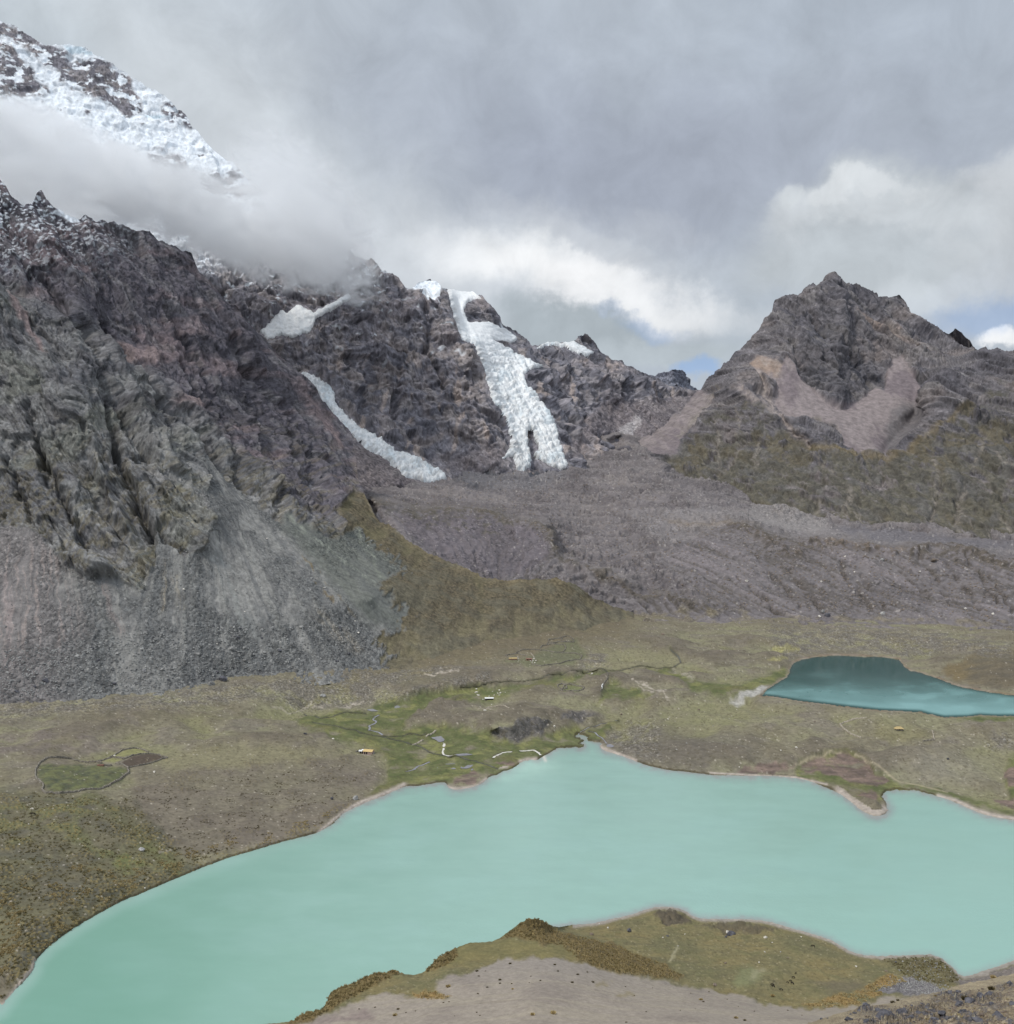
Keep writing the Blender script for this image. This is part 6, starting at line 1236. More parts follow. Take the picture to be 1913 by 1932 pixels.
def boulder(sh, px, py, wpx, label, mat=None, tall=1.0, group=None, name='boulder', sink=.25, k=None, rz=None):
    p = sh.surf(px, py); size = wpx*.5*p[1]/FOC
    o = bpy.data.objects.new(name, rock_mesh(rng.randrange(7) if k is None else k, mat or M_grey)); C.objects.link(o)
    o.scale = (size, size, size*tall); o.location = (p[0], p[1], p[2]+size*tall*(.62-sink*1.3)); o.rotation_euler = (rng.uniform(-.2, .2), rng.uniform(-.2, .2), rng.uniform(0, 6.28) if rz is None else rz)
    return tag(o, label, 'boulder', group)
def heap(name, spots, mat, label, cat, level=1):
    """loose stones nobody could count, one body"""
    v0, f0 = zip(*[rock_shape(90+i, level, 8) for i in range(5)])
    V, Fc, off = [], [], 0
    r = np.random.default_rng(5)
    for p, sz in spots:
        i = r.integers(5); a = r.uniform(0, 6.28); ca, sa = math.cos(a), math.sin(a)
        q = v0[i]*sz; V.append(np.stack([q[:, 0]*ca-q[:, 1]*sa, q[:, 0]*sa+q[:, 1]*ca, q[:, 2]], 1)+np.array(p)+np.array([0, 0, sz*.25])); Fc.append(f0[i]+off); off += len(q)
    return raw_mesh(name, np.concatenate(V), np.concatenate(Fc), mat, kind='stuff', label=label, category=cat, smooth=False)
def in_poly(x, y, P):
    c = False
    for i in range(len(P)):
        ax, ay = P[i][:2]; bx, by = P[(i+1) % len(P)][:2]
        if (ay > y) != (by > y) and x < (y-ay)/(by-ay)*(bx-ax)+ax: c = not c
    return c
def scatter(P, n, seed, dens=None):
    r = random.Random(seed); xs = [p[0] for p in P]; ys = [p[1] for p in P]; out = []
    k = 0
    while len(out) < n and k < n*80:
        k += 1; x = r.uniform(min(xs), max(xs)); y = r.uniform(min(ys), max(ys))
        if in_poly(x, y, P) and (dens is None or r.random() < dens(x, y)): out.append((x, y))
    return out
# ------------------------------------------------------------------ grass tussocks
def tuft_arrays(r, R, H, blades, wid):
    a = r.uniform(0, 6.283, blades); b = np.sqrt(r.uniform(0, 1, blades))
    base = np.stack([np.cos(a)*b*R*.55, np.sin(a)*b*R*.55, np.full(blades, -.05*H)], 1)
    lean = b*R*1.1; a2 = a+r.normal(0, .35, blades)
    tip = np.stack([np.cos(a2)*lean, np.sin(a2)*lean, H*(1-.45*b*b)*r.uniform(.75, 1.1, blades)], 1)
    t = np.stack([-np.sin(a+1.2), np.cos(a+1.2), np.zeros(blades)], 1)*wid*r.uniform(.7, 1.3, (blades, 1))
    mid = base*.45+tip*.55+np.array([0, 0, .12*H])
    V = np.stack([base-t, base+t, mid+t*.8, tip, mid-t*.8], 1).reshape(-1, 3)
    i = np.arange(blades)[:, None]*5
    F4 = np.concatenate([i+np.array([[0, 1, 2, 4]]), i+np.array([[4, 2, 3, 3]])], 0)
    return V, F4
def tuft_mesh(seed, mat, R=.6, H=.5, blades=160):
    V, F4 = tuft_arrays(np.random.default_rng(seed), R, H, blades, .03)
    me = bpy.data.meshes.new('grass_tuft'); me.from_pydata(V.tolist(), [], [tuple(dict.fromkeys(f)) for f in F4.tolist()]); me.materials.append(mat); return me
TUFTS = {m.name: [tuft_mesh(s_, m) for s_ in (1, 2, 3)] for m in (M_gold, M_olive)}
def tuft(sh, px, py, wpx, label, mat, group=None, tall=1.0):
    p = sh.surf(px, py); o = bpy.data.objects.new('grass_tuft', rng.choice(TUFTS[mat.name])); C.objects.link(o)
    k = wpx*p[1]/FOC/1.3; o.scale = (k, k, k*tall); o.location = p; o.rotation_euler = (0, 0, rng.uniform(0, 6.28))
    return tag(o, label, 'grass tuft', group)
def tussock_field(name, sh, spots, mat, label, blades, lo, hi, seed):
    r = np.random.default_rng(seed); V, Fq, off = [], [], 0
    for px, py in spots:
        R = r.uniform(lo, hi); v_, f_ = tuft_arrays(r, R, R*r.uniform(.7, 1.0), blades, R*.085)
        V.append(v_+sh.surf(px, py)); Fq.append(f_+off); off += len(v_)
    V = np.concatenate(V); Fq = np.concatenate(Fq)
    # triangles only: split the quads
    quad = Fq[:, 2] != Fq[:, 3]
    T = np.concatenate([Fq[quad][:, [0, 1, 2]], Fq[quad][:, [0, 2, 3]], Fq[~quad][:, :3]])
    return raw_mesh(name, V, T, mat, kind='stuff', label=label, category='grass', smooth=False)
# ------------------------------------------------------------------ built things
class MB:
    def __init__(s): s.v = []; s.f = []
    def box(s, x0, x1, y0, y1, z0, z1):
        o = len(s.v); s.v += [(x, y, z) for z in (z0, z1) for y in (y0, y1) for x in (x0, x1)]
        s.f += [tuple(o+i for i in q) for q in ((0, 2, 3, 1), (4, 5, 7, 6), (0, 1, 5, 4), (2, 6, 7, 3), (0, 4, 6, 2), (1, 3, 7, 5))]; return s
    def poly(s, pts):
        o = len(s.v); s.v += list(pts); s.f.append(tuple(range(o, o+len(pts)))); return s
    def build(s, name, mat, parent=None, wobble=0):
        v = s.v
        if wobble: v = [(x+rng.uniform(-wobble, wobble), y+rng.uniform(-wobble, wobble), z+rng.uniform(-wobble, wobble)*.6) for x, y, z in v]
        me = bpy.data.meshes.new(name); me.from_pydata(v, [], s.f); me.materials.append(mat)
        o = bpy.data.objects.new(name, me); C.objects.link(o)
        if parent: o.parent = parent
        return o
def thing(name, label, cat, loc, rz=0, group=None):
    o = bpy.data.objects.new(name, None); C.objects.link(o); o.location = loc; o.rotation_euler = (0, 0, rz); o.empty_display_size = .5
    return tag(o, label, cat, group)
def gable(w, d, h, rise, over=.25, th=.16):
    """two roof slabs along x, ridge at y = 0"""
    m = MB(); X = w/2+over; Y = d/2+over; e = h-rise*over/(d/2)
    for sy in (-1, 1):
        a = [(-X, sy*Y, e), (X, sy*Y, e), (X, 0, h+rise), (-X, 0, h+rise)]
        b = [(x, y, z+th) for x, y, z in a]
        o = len(m.v); m.v += a+b
        m.f += [tuple(o+i for i in q) for q in ((0, 1, 2, 3), (7, 6, 5, 4), (0, 4, 5, 1), (1, 5, 6, 2), (2, 6, 7, 3), (3, 7, 4, 0))]
    return m
def house(sh, px, py, rz, w, d, h, rise, label, m_wall, m_roof, doors=(), windows=(), name='stone_hut', over=.25, base=.6):
    p = sh.surf(px, py); t = thing(name, label, 'hut', p, rz)
    wl = MB().box(-w/2, w/2, -d/2, d/2, -base, h)
    for sx in (-1, 1):
        x = sx*w/2; wl.poly([(x, -d/2, h), (x, d/2, h), (x, 0, h+rise*.98)] if sx > 0 else [(x, d/2, h), (x, -d/2, h), (x, 0, h+rise*.98)])
    wl.build('wall', m_wall, t); gable(w, d, h+.01, rise, over).build('roof', m_roof, t)
    for x in doors: MB().box(x-.45, x+.45, -d/2-.04, -d/2+.1, 0, min(1.7, h-.15)).build('door', M_hole, t)
    for x in windows: MB().box(x-.3, x+.3, -d/2-.04, -d/2+.1, .8, 1.35).build('window', M_hole, t)
    return t
def stone_wall(sh, pts, label, h=1.1, w=.9, mat=None, name='stone_wall', closed=False):
    P = [sh.surf(*q[:2]) for q in (pts+[pts[0]] if closed else pts)]
    st = []
    for a, b in zip(P[:-1], P[1:]):
        n = max(1, int(np.linalg.norm((b-a)[:2])/.8))
        st += [(q, a, b) for q in np.linspace(0, 1, n, endpoint=False)]
    # resample on the image grid so the wall follows the ground
    S = []
    Q = pts+[pts[0]] if closed else pts
    for a, b in zip(Q[:-1], Q[1:]):
        pa, pb = sh.surf(*a[:2]), sh.surf(*b[:2]); n = max(2, int(np.linalg.norm((pb-pa)[:2])/.8))
        for q in np.linspace(0, 1, n, endpoint=False): S.append(sh.surf(a[0]+(b[0]-a[0])*q, a[1]+(b[1]-a[1])*q))
    S.append(sh.surf(*Q[-1][:2])); S = np.array(S); k = len(S)
    T = np.gradient(S[:, :2], axis=0); T /= np.linalg.norm(T, axis=1, keepdims=True)+1e-9; N2 = np.stack([-T[:, 1], T[:, 0]], 1)
    r = np.random.default_rng(int(S[0, 0]*7) % 9999+1); sec = [(-.5, -.5), (-.47, .45), (-.3, 1), (.28, 1), (.46, .5), (.5, -.5)]
    V = []
    for i in range(k):
        hh = h*r.uniform(.72, 1.2)
        for a, b in sec:
            o2 = N2[i]*(a*w*r.uniform(.85, 1.2)); V.append((S[i, 0]+o2[0]+r.normal(0, .06), S[i, 1]+o2[1]+r.normal(0, .06), S[i, 2]+b*hh+r.normal(0, .05)))
    m_ = len(sec); Fq = [(i*m_+j, i*m_+j+1, (i+1)*m_+j+1, (i+1)*m_+j) for i in range(k-1) for j in range(m_-1)]
    me = bpy.data.meshes.new(name); me.from_pydata(V, [], Fq+[tuple(range(m_)), tuple(range((k-1)*m_, k*m_))]); me.materials.append(mat or M_wall)
    o = bpy.data.objects.new(name, me); C.objects.link(o)
    return tag(o, label, 'wall')
def animal(sh, px, py, length, rz, label, mat, graze=True, spot=None):
    """grazing beast: one skinned body with neck, head, legs and tail"""
    L = length; H = L*.62
    J = {'hip': (-.42*L, 0, H*1.0), 'mid': (0, 0, H*.98), 'sh': (.36*L, 0, H*1.03), 'nk': (.55*L, 0, H*(.85 if graze else 1.25)), 'hd': (.66*L, 0, H*(.30 if graze else 1.55)), 'mz': (.78*L, 0, H*(.16 if graze else 1.47)), 'tl': (-.52*L, 0, H*.95), 'te': (-.56*L, 0, H*.5)}
    E = [('hip', 'mid'), ('mid', 'sh'), ('sh', 'nk'), ('nk', 'hd'), ('hd', 'mz'), ('hip', 'tl'), ('tl', 'te')]
    R = {'hip': .17*L, 'mid': .18*L, 'sh': .165*L, 'nk': .085*L, 'hd': .075*L, 'mz': .045*L, 'tl': .03*L, 'te': .02*L}
    for s_, sy in (('l', 1), ('r', -1)):
        for q, bx, kx, rad in (('f', .32, .35, .05), ('b', -.38, -.43, .06)):
            J[q+s_+'t'] = (bx*L, sy*.11*L, H*.75); J[q+s_+'k'] = (kx*L, sy*.11*L, H*.38); J[q+s_+'f'] = (bx*L, sy*.11*L, -.02)
            E += [('sh' if q == 'f' else 'hip', q+s_+'t'), (q+s_+'t', q+s_+'k'), (q+s_+'k', q+s_+'f')]; R[q+s_+'t'] = rad*1.5*L; R[q+s_+'k'] = rad*.75*L; R[q+s_+'f'] = rad*.6*L
    ks = list(J); me = bpy.data.meshes.new('skeleton'); me.from_pydata([J[k] for k in ks], [(ks.index(a), ks.index(b)) for a, b in E], [])
    tmp = bpy.data.objects.new('skeleton', me); C.objects.link(tmp)
    sk = tmp.modifiers.new('skin', 'SKIN')
    for i, k in enumerate(ks): me.skin_vertices[0].data[i].radius = (R[k], R[k])
    me.skin_vertices[0].data[ks.index('hip')].use_root = True
    sb = tmp.modifiers.new('smooth', 'SUBSURF'); sb.levels = 1
    dg = bpy.context.evaluated_depsgraph_get(); nm = bpy.data.meshes.new_from_object(tmp.evaluated_get(dg)); bpy.data.objects.remove(tmp)
    nm.name = 'grazing_animal'; nm.materials.clear(); nm.materials.append(mat)
    o = bpy.data.objects.new('grazing_animal', nm); C.objects.link(o); o.location = sh.surf(px, py); o.rotation_euler = (0, 0, rz)
    return tag(o, label, 'animal')
def ribbon(sh, pts, width, mat, name, label, lift=.12):
    S = []
    for a, b in zip(pts[:-1], pts[1:]):
        n = max(2, int(math.hypot(b[0]-a[0], b[1]-a[1])/2.0))
        for q in np.linspace(0, 1, n, endpoint=False): S.append(sh.surf(a[0]+(b[0]-a[0])*q, a[1]+(b[1]-a[1])*q))
    S.append(sh.surf(*pts[-1][:2])); S = np.array(S)
    for _ in range(2): S[1:-1] = (S[:-2]+2*S[1:-1]+S[2:])/4
    T = np.gradient(S[:, :2], axis=0); T /= np.linalg.norm(T, axis=1, keepdims=True)+1e-9
    r = np.random.default_rng(len(S)); w = width*(.75+.5*np.clip(fbm(np.arange(len(S))/4., np.zeros(len(S)), 3, 3)+.5, 0, 1))
    N2 = np.stack([-T[:, 1], T[:, 0]], 1)*w[:, None]*.5
    A = np.c_[S[:, :2]+N2, S[:, 2]+lift]; B = np.c_[S[:, :2]-N2, S[:, 2]+lift]
    V = np.stack([A, B], 1).reshape(-1, 3); i = np.arange(len(S)-1)*2
    return raw_mesh(name, V, np.stack([i, i+1, i+3, i+2], 1), mat, kind='structure', label=label, category='stream')
def build_things():
    G, W, M, P_, H_ = GND, WEST, MOR, PRO, HIL
    # ---- running and standing water
    names = {0: (M_brook, 'narrow dark brook winding through the green bog'), 1: (M_pool, 'pale grey rivulet in the bog'), 2: (M_rill, 'white rushing rivulet running down to the lake')}
    for pts, w, k in STREAMS: ribbon(G, pts, w, names[k][0], 'stream', names[k][1])
    for p, z in zip(PONDS, POND_Z):
        V = []
        for q in p:
            d = dist_of_height(q[1], z); V.append(tuple(at(q[0], q[1], d)))
        # smooth outline
        for _ in range(2): V = [tuple(np.array(a)*(.75 if j == 0 else .25)+np.array(b)*(.25 if j == 0 else .75)) for a, b in zip(V, V[1:]+V[:1]) for j in (0, 1)]
        m = MB().poly([(x, y, z+.06) for x, y, _ in V]); o = m.build('pool', M_pool); tag(o, 'small grey pool in the bog beside the lake', 'pool', None, 'structure')
    # ---- huts
    t = house(G, 695.5, 1417.5, -.32, 6.4, 3.6, 2.0, 1.0, 'small hut with bright ochre roof at the edge of the bog', M_adobe, M_ochre, doors=(-2.0, -.6), name='hut')
    MB().box(-3.4, 3.2, -3.6, -3.1, -.8, .45).build('terrace', M_wallpale, t, .06); MB().box(3.45, 4.0, -1.0, 1.2, -.3, .9).build('wood_stack', M_grey, t, .1)
    t2 = house(G, 681.5, 1415, -.32, 2.0, 2.2, 1.5, .5, 'tiny grey shed with a white gable left of the ochre roofed hut', M_wall, M_whitewash, doors=(.2,), name='shed')
    house(G, 686.3, 1414.5, -.32, 1.7, 2.4, 1.9, .5, 'narrow pale lean-to joining the ochre roofed hut', M_adobe, M_whitewash, doors=(0,), name='lean_to')
    stone_wall(G, [(671, 1414), (676, 1411.5), (682, 1409.5)], 'short grey rubble wall behind the tiny shed', .8, .7)
    t = house(G, 923, 1319.5, .10, 7.0, 2.6, 1.3, .7, 'long low building with a white roof on the green slope', M_wall, M_whitewash, name='long_building', over=.15)
    MB().box(-3.2, 3.2, -1.36, -1.30, .2, 1.0).build('dark_front', M_hole, t)
    p = G.surf(1695, 1377.5); t = thing('thatched_hut', 'small thatched hut standing alone on the grassy hill', 'hut', p, .05)
    MB().box(-2.4, 2.4, -1.4, 1.4, -.5, 1.0).build('wall', M_wall, t); MB().box(-.3, .4, -1.46, -1.35, 0, .8).build('door', M_hole, t); MB().box(1.3, 1.8, -1.46, -1.35, .3, .75).build('window', M_hole, t)
    m = MB(); e = [(-3.0, -1.9, .85), (3.0, -1.9, .85), (3.0, 1.9, .85), (-3.0, 1.9, .85)]; r_ = [(-1.6, 0, 2.3), (1.5, 0, 2.25)]
    m.v = e+r_; m.f = [(0, 1, 5, 4), (1, 2, 5), (2, 3, 4, 5), (3, 0, 4), (3, 2, 1, 0)]; m.build('roof', M_thatch, t)
    house(G, K2((548, 478))[0][0], K2((548, 478))[0][1], .05, 7.5, 2.6, 1.1, .7, 'low straw roofed hut at the left end of the ruined hamlet', M_redmud, M_thatch, name='straw_hut', over=.2)
    house(G, K2((775, 492))[0][0], K2((775, 492))[0][1], .0, 5.5, 3.0, 1.3, .5, 'reddish mud hut among white rubble in the hamlet', M_redmud, M_redmud, doors=(-1.2, 1.2), name='mud_hut')
    x_, y_ = K3((1000, 432))[0]; p = G.surf(x_, y_); t = thing('ruined_hut', 'roofless stone ruin between the two walled plots', 'ruin', p, .12)
    MB().box(-4.6, -1.0, -1.1, 1.1, -.5, 1.0).build('wall', M_redmud, t, .12); MB().box(-.6, 3.2, -.8, .9, -.5, 1.1).build('wall', M_wall, t, .12); MB().box(-1.0, -.6, -.6, .6, -.4, .75).build('doorway', M_hole, t); MB().box(-4.4, -1.2, .7, 1.0, 1.0, 1.25).build('wall_top', M_hole, t, .1)
    # ---- dry stone walls
    K3c = K3((340, 375), (250, 420), (205, 540), (215, 610), (260, 680), (300, 700), (285, 745), (330, 775), (480, 780), (640, 755), (800, 725), (930, 700), (1050, 640), (1180, 560), (1265, 490), (1250, 450), (1190, 415), (1120, 405))
    stone_wall(G, K3c, 'long curved stone wall around the green corral on the left hill', 1.0, .9)
    stone_wall(G, K3((345, 375), (450, 368), (620, 350), (700, 355), (830, 370), (900, 372), (960, 392)), 'dark stone wall along the upper side of the green corral', 1.1, .9)
    stone_wall(G, K3((1200, 355), (1330, 300), (1500, 270), (1590, 272), (1700, 325), (1600, 360), (1400, 415), (1255, 440)), 'stone wall framing the brown ploughed plot', .8, .8)
    stone_wall(G, K3((920, 360), (1000, 330), (1080, 320), (1200, 335), (1240, 345)), 'short arched stone wall left of the brown plot', .9, .8)
    stone_wall(G, K3((1010, 315), (1100, 275), (1200, 240), (1350, 205), (1400, 215), (1480, 250)), 'stone wall above the yellow green strip behind the brown plot', .9, .8)
    for pts, lb in (((1228, 208), (1250, 165), (1300, 148), (1360, 158), (1400, 190), (1410, 222), (1340, 226), (1240, 214)), 'round stone pen at the top of the hamlet'), (((1050, 215), (1055, 190), (1140, 182), (1228, 180)), 'straight stone wall left of the round pen'), (((1030, 252), (1045, 230), (1130, 242), (1172, 236), (1180, 222), (1330, 226)), 'stepped stone wall just below the round pen'), \
            (((935, 305), (970, 268), (1100, 250), (1270, 266), (1300, 300), (1260, 352)), 'stone wall of the middle pen in the hamlet'), (((600, 372), (680, 345), (830, 335), (1000, 347), (1140, 370), (1300, 370), (1450, 385), (1530, 412)), 'long stone wall crossing the hamlet'), (((1530, 412), (1500, 462), (1380, 510), (1200, 548), (1050, 578), (940, 582), (850, 552), (815, 530)), 'curved stone wall closing the lower side of the hamlet'), (((480, 442), (440, 412), (520, 390), (630, 380), (680, 405), (750, 417)), 'stone wall behind the straw roofed hut in the hamlet'):
        stone_wall(G, K2(*pts), lb, .9, .8)
    for q in (((805, 385), (835, 440), (850, 480)), ((615, 425), (632, 480))): stone_wall(G, K2(*q), 'pale stub of wall beside the white rubble of the hamlet' if q[0][0] > 700 else 'pale stub of wall at the end of the straw roofed hut', .8, .8, M_wallpale)
    stone_wall(G, K2((1215, 912), (1240, 870), (1290, 806), (1380, 806), (1520, 832), (1556, 852), (1540, 900), (1470, 946), (1330, 940)), 'oval stone pen on the low green rise', .9, .8, closed=True)
    stone_wall(G, K2((1182, 852), (1190, 820), (1240, 802), (1300, 822), (1312, 850), (1250, 862)), 'small dark stone pen touching the oval pen', 1.0, .9, closed=True)
    stone_wall(G, K2((1895, 750), (1890, 790), (1840, 850), (1815, 900), (1802, 945), (1780, 975)), 'stone wall running down beside the green slope', .8, .8)
    stone_wall(G, K2((1815, 880), (1806, 948)), 'white section of wall beside the green slope', .9, .9, M_whitewash)
    stone_wall(G, K2((50, 1170), (150, 1155), (230, 1140), (330, 1130), (380, 1145), (440, 1185), (500, 1217)), 'pale bent stone line on the dry meadow', .5, .9, M_wallpale)
    stone_wall(G, K2((200, 1106), (268, 1140)), 'short pale stone line above the bent one', .45, .8, M_wallpale); stone_wall(G, K2((170, 1160), (278, 1226)), 'pale stone line slanting down from the bent one', .45, .8, M_wallpale)
    stone_wall(G, K1((1175, 672), (1230, 645), (1290, 616)), 'upper of two pale bars of stone in the bog', .6, 1.3, M_wallpale); stone_wall(G, K1((1028, 757), (1090, 725), (1142, 702)), 'lower of two pale bars of stone in the bog', .6, 1.3, M_wallpale)
    stone_wall(G, K4((620, 205), (540, 205), (430, 216), (390, 235), (400, 275), (425, 305), (490, 337), (540, 365), (576, 386)), 'pale hooked stone wall on the grassy hill by the thatched hut', 1.0, .9, M_wallpale)
    stone_wall(G, K4((1197, 340), (1206, 372), (1215, 420)), 'short pale stone wall right of the thatched hut', 1.0, .9, M_wallpale); stone_wall(G, K4((1213, 424), (1160, 426), (1112, 433)), 'short dark stone wall right of the thatched hut', 1.0, .9)
    # ---- marked boulders
    B = boulder
    B(G, *K1((382, 1385))[0], 15, 'big pale grey boulder at the lake edge, the larger of a pair', tall=1.15); B(G, *K1((122, 1368))[0], 7.5, 'dark upright boulder left of the big boulder by the lake', M_dark, tall=1.4)
    B(G, *KL((1330, 362))[0], 12.5, 'grey boulder among the tussocks on the left lake slope')
    for (x, y), wd, lb, m in (((90, 66), 14, 'grey block at the far left foot of the scree', M_grey), ((220, 74), 11, 'upright block standing in grass under the scree', M_grey), ((172, 18), 14, 'dark block inside the scree edge at far left', M_dark), ((795, 30), 17, 'large split slab where the scree meets the pasture', M_grey), ((838, 14), 20, 'broad dark boulder behind the large split slab', M_dark), ((1215, 70), 12, 'grey heap stone on the pasture below the scree', M_grey), ((1150, 226), 8, 'lone dark boulder in the bog behind the ochre roofed hut', M_dark), ((1255, 238), 4.5, 'small pale stone in the bog behind the ochre roofed hut', M_pale), ((580, 354), 6, 'pale boulder right of the green corral', M_pale), ((205, 560), 4, 'white stone below the green corral', M_pale), ((107, 572), 4, 'white stone on the dark slope at the left', M_pale), ((72, 648), 4.5, 'white stone low on the dark slope at the left', M_pale), ((545, 798), 4.5, 'white stone right at the lake bank on the left', M_pale), ((372, 692), 3, 'white stone in the yellow green grass above the lake', M_pale), ((665, 500), 3.4, 'white stone on the brown hill left of the lake', M_pale), ((836, 626), 3.2, 'white stone just above the lake bank of the brown hill', M_pale), ((992, 627), 3, 'white stone at the bank near the tip of the brown hill', M_pale), ((430, 285), 6, 'white boulder above the green corral wall', M_pale), ((60, 470), 5, 'dark topped stone at the left edge', M_brown)):
        B(G if y > 60 or x > 400 else W, x*.5008, 1277.4+y*.5008, wd, lb, m)
    for (x, y), wd, lb, m in (((1093, 793), 6, 'white boulder low on the hill between the lakes', M_pale), ((1034, 798), 5, 'small pale boulder left of the white one between the lakes', M_pale), ((1162, 677), 5, 'brownish boulder near the crest between the lakes', M_brown), ((641, 795), 4.5, 'pale stone on the shady flank between the lakes', M_pale), ((680, 775), 4, 'grey stone above the pale one on the shady flank', M_grey), ((726, 612), 6, 'pale boulder at the left end of the crest between the lakes', M_brown), ((870, 608), 3.6, 'white stone on the left crest between the lakes', M_pale), ((610, 655), 4, 'pale stone on the left flank of the hill between the lakes', M_pale), ((592, 362), 9, 'round dark boulder on the flat green terrace', M_brown), ((435, 640), 6, 'reddish boulder on the low green rise', M_brown), ((1665, 828), 7, 'dark rock clump on the knoll above the right bay', M_dark), ((1472, 706), 3, 'pale stone under the thatched hut', M_pale), ((1470, 848), 3, 'small stone on the knoll above the right bay', M_pale), ((1390, 312), 6, 'white boulder at the foot of the moraine', M_pale), ((970, 640), 2.6, 'small white stone on the hill between the lakes', M_pale), ((780, 676), 3.0, 'small grey stone on the hill between the lakes', M_grey), ((877, 850), 3.2, 'pale stone on the shore under the hill between the lakes', M_pale)):
        B(G, 955+x*.5008, 1022+y*.5008, wd, lb, m)
    for (x, y), wd, lb, m in (((985, 745), 14, 'big pale boulder low on the moraine face', M_grey), ((565, 742), 13, 'large block of the boulder cluster at the moraine foot', M_grey), ((600, 770), 16, 'flat topped block of the boulder cluster at the moraine foot', M_dark), ((540, 782), 8, 'small white block of the boulder cluster at the moraine foot', M_pale), ((975, 380), 9, 'grey boulder high on the moraine face', M_grey), ((722, 356), 6, 'pale boulder near the moraine crest', M_pale), ((1345, 380), 12, 'broad boulder just below the right moraine crest', M_brown), ((785, 453), 5, 'white stone on the upper moraine face', M_pale), ((1250, 460), 5, 'white stone right of the middle of the moraine face', M_pale), ((552, 518), 6, 'pale stone in the left part of the moraine face', M_pale), ((25, 520), 8, 'white boulder far left on the moraine face', M_pale), ((1568, 720), 6, 'white stone low on the right moraine face', M_pale), ((1760, 752), 8, 'pale blocks low at the right of the moraine', M_pale), ((230, 568), 5, 'grey stone on the left moraine face', M_grey), ((1590, 770), 6, 'grey stone at the right foot of the moraine', M_grey)):
        B(M, 1402+x*.2671, 958+y*.2671, wd, lb, m)
    for (x, y), wd, lb, m in (((948, 216), 6.5, 'white boulder behind the grassy dune on the promontory', M_pale), ((1100, 238), 13, 'dark grey boulder in the middle of the promontory', M_dark), ((1368, 278), 5.5, 'small black boulder on the green promontory', M_dark), ((1336, 294), 5, 'pale stone beside the small black boulder', M_pale), ((830, 262), 9, 'brown boulder on the flank of the grassy dune', M_brown), ((1780, 278), 7, 'dark stone below the split slab on the promontory', M_dark), ((1810, 250), 24, 'large split slab with a pale top near the far shore of the promontory', M_dark), ((1790, 236), 9, 'white slab lying on the large split slab', M_pale), ((884, 188), 3, 'tiny white stone on the shore of the promontory', M_pale), ((1440, 360), 5, 'pale stone at the top of the pale track', M_pale), ((1775, 466), 6, 'flat stone right of the pale track', M_brown), ((1490, 262), 3, 'white pebble on the green promontory', M_pale), ((1700, 625), 10, 'flat pale rock at the edge of the sand', M_brown)):
        B(P_, 894.2+x*.2671, 1692.6+y*.2671, wd, lb, m)
    for (x, y), wd, lb, m in (((155, 285), 9, 'white split block on the promontory below the shore ledge', M_pale), ((208, 322), 3.5, 'white stone below the split block', M_pale), ((150, 388), 4.5, 'white stone on the left of the promontory meadow', M_pale), ((265, 390), 4, 'grey stone right of the white one on the promontory meadow', M_grey), ((316, 436), 5, 'pale stone in the middle of the promontory meadow', M_brown), ((408, 288), 3.4, 'pale stone near the shore bend of the promontory', M_pale), ((796, 492), 5, 'pale stone in the orange patch of the promontory', M_pale), ((1010, 530), 6, 'pale boulder beside the golden tussocks', M_brown), ((1130, 458), 6, 'grey boulder on the rough knoll by the water', M_grey), ((1078, 466), 5, 'dark boulder on the rough knoll by the water', M_dark), ((110, 460), 3.6, 'little pale stone on the promontory meadow', M_pale)):
        B(P_, 1402+x*.2671, 1692.6+y*.2671, wd, lb, m)
    # ---- white blocks in the bog, rubble of the hamlet
    for (x, y), wd in (((40, 898), 5), ((40, 938), 8), ((58, 975), 8), ((262, 928), 3), ((352, 905), 4.5), ((330, 945), 4), ((375, 938), 5.5), ((360, 965), 5), ((440, 930), 2.5), ((292, 966), 3.5), ((212, 985), 5), ((125, 1035), 4), ((250, 1072), 3)):
        a, b = K2((x, y))[0]; B(G, a, b, wd, 'white block lying in the green strip behind the long white roofed building', M_pale, .7, 'white blocks in the green strip')
    for (x, y), wd in (((850, 485), 5), ((872, 500), 5), ((835, 500), 4), ((862, 520), 4), ((820, 515), 3.5), ((800, 505), 4), ((625, 520), 3), ((628, 492), 2.5)):
        a, b = K2((x, y))[0]; B(G, a, b, wd, 'white rubble block beside the mud hut of the hamlet', M_pale, .8, 'white rubble of the hamlet')
    a, b = K2((1665, 690))[0]; B(G, a, b, 8, 'white boulder beside the brook above the green slope', M_pale, .8)
    a, b = K2((160, 1225))[0]; B(G, a, b, 8, 'flat white boulder below the pale stone lines', M_pale, .5)
    a, b = K8((720, 398))[0]; B(G, a, b, 6, 'pale boulder right of the dark rock outcrop', M_pale)
    # ---- scattered boulders of the screes and moraine
    tal = [(0, 1230), (200, 1200), (330, 1180), (520, 1180), (680, 1180), (735, 1225), (600, 1262), (430, 1278), (280, 1302), (0, 1325)]
    for x, y in scatter(tal, 46, 3): B(W, x, y, rng.uniform(5, 11), 'grey block in the coarse rubble at the foot of the scree', rng.choice([M_grey, M_grey, M_dark]), rng.uniform(.7, 1.1), 'blocks at the foot of the scree')
    for x, y in scatter([(330, 930), (420, 900), (520, 1000), (640, 1120), (700, 1200), (420, 1240), (330, 1130)], 22, 4): B(W, x, y, rng.uniform(3.5, 7), 'pale block resting on the upper scree fan', rng.choice([M_pale, M_grey]), .8, 'blocks on the upper scree fan')
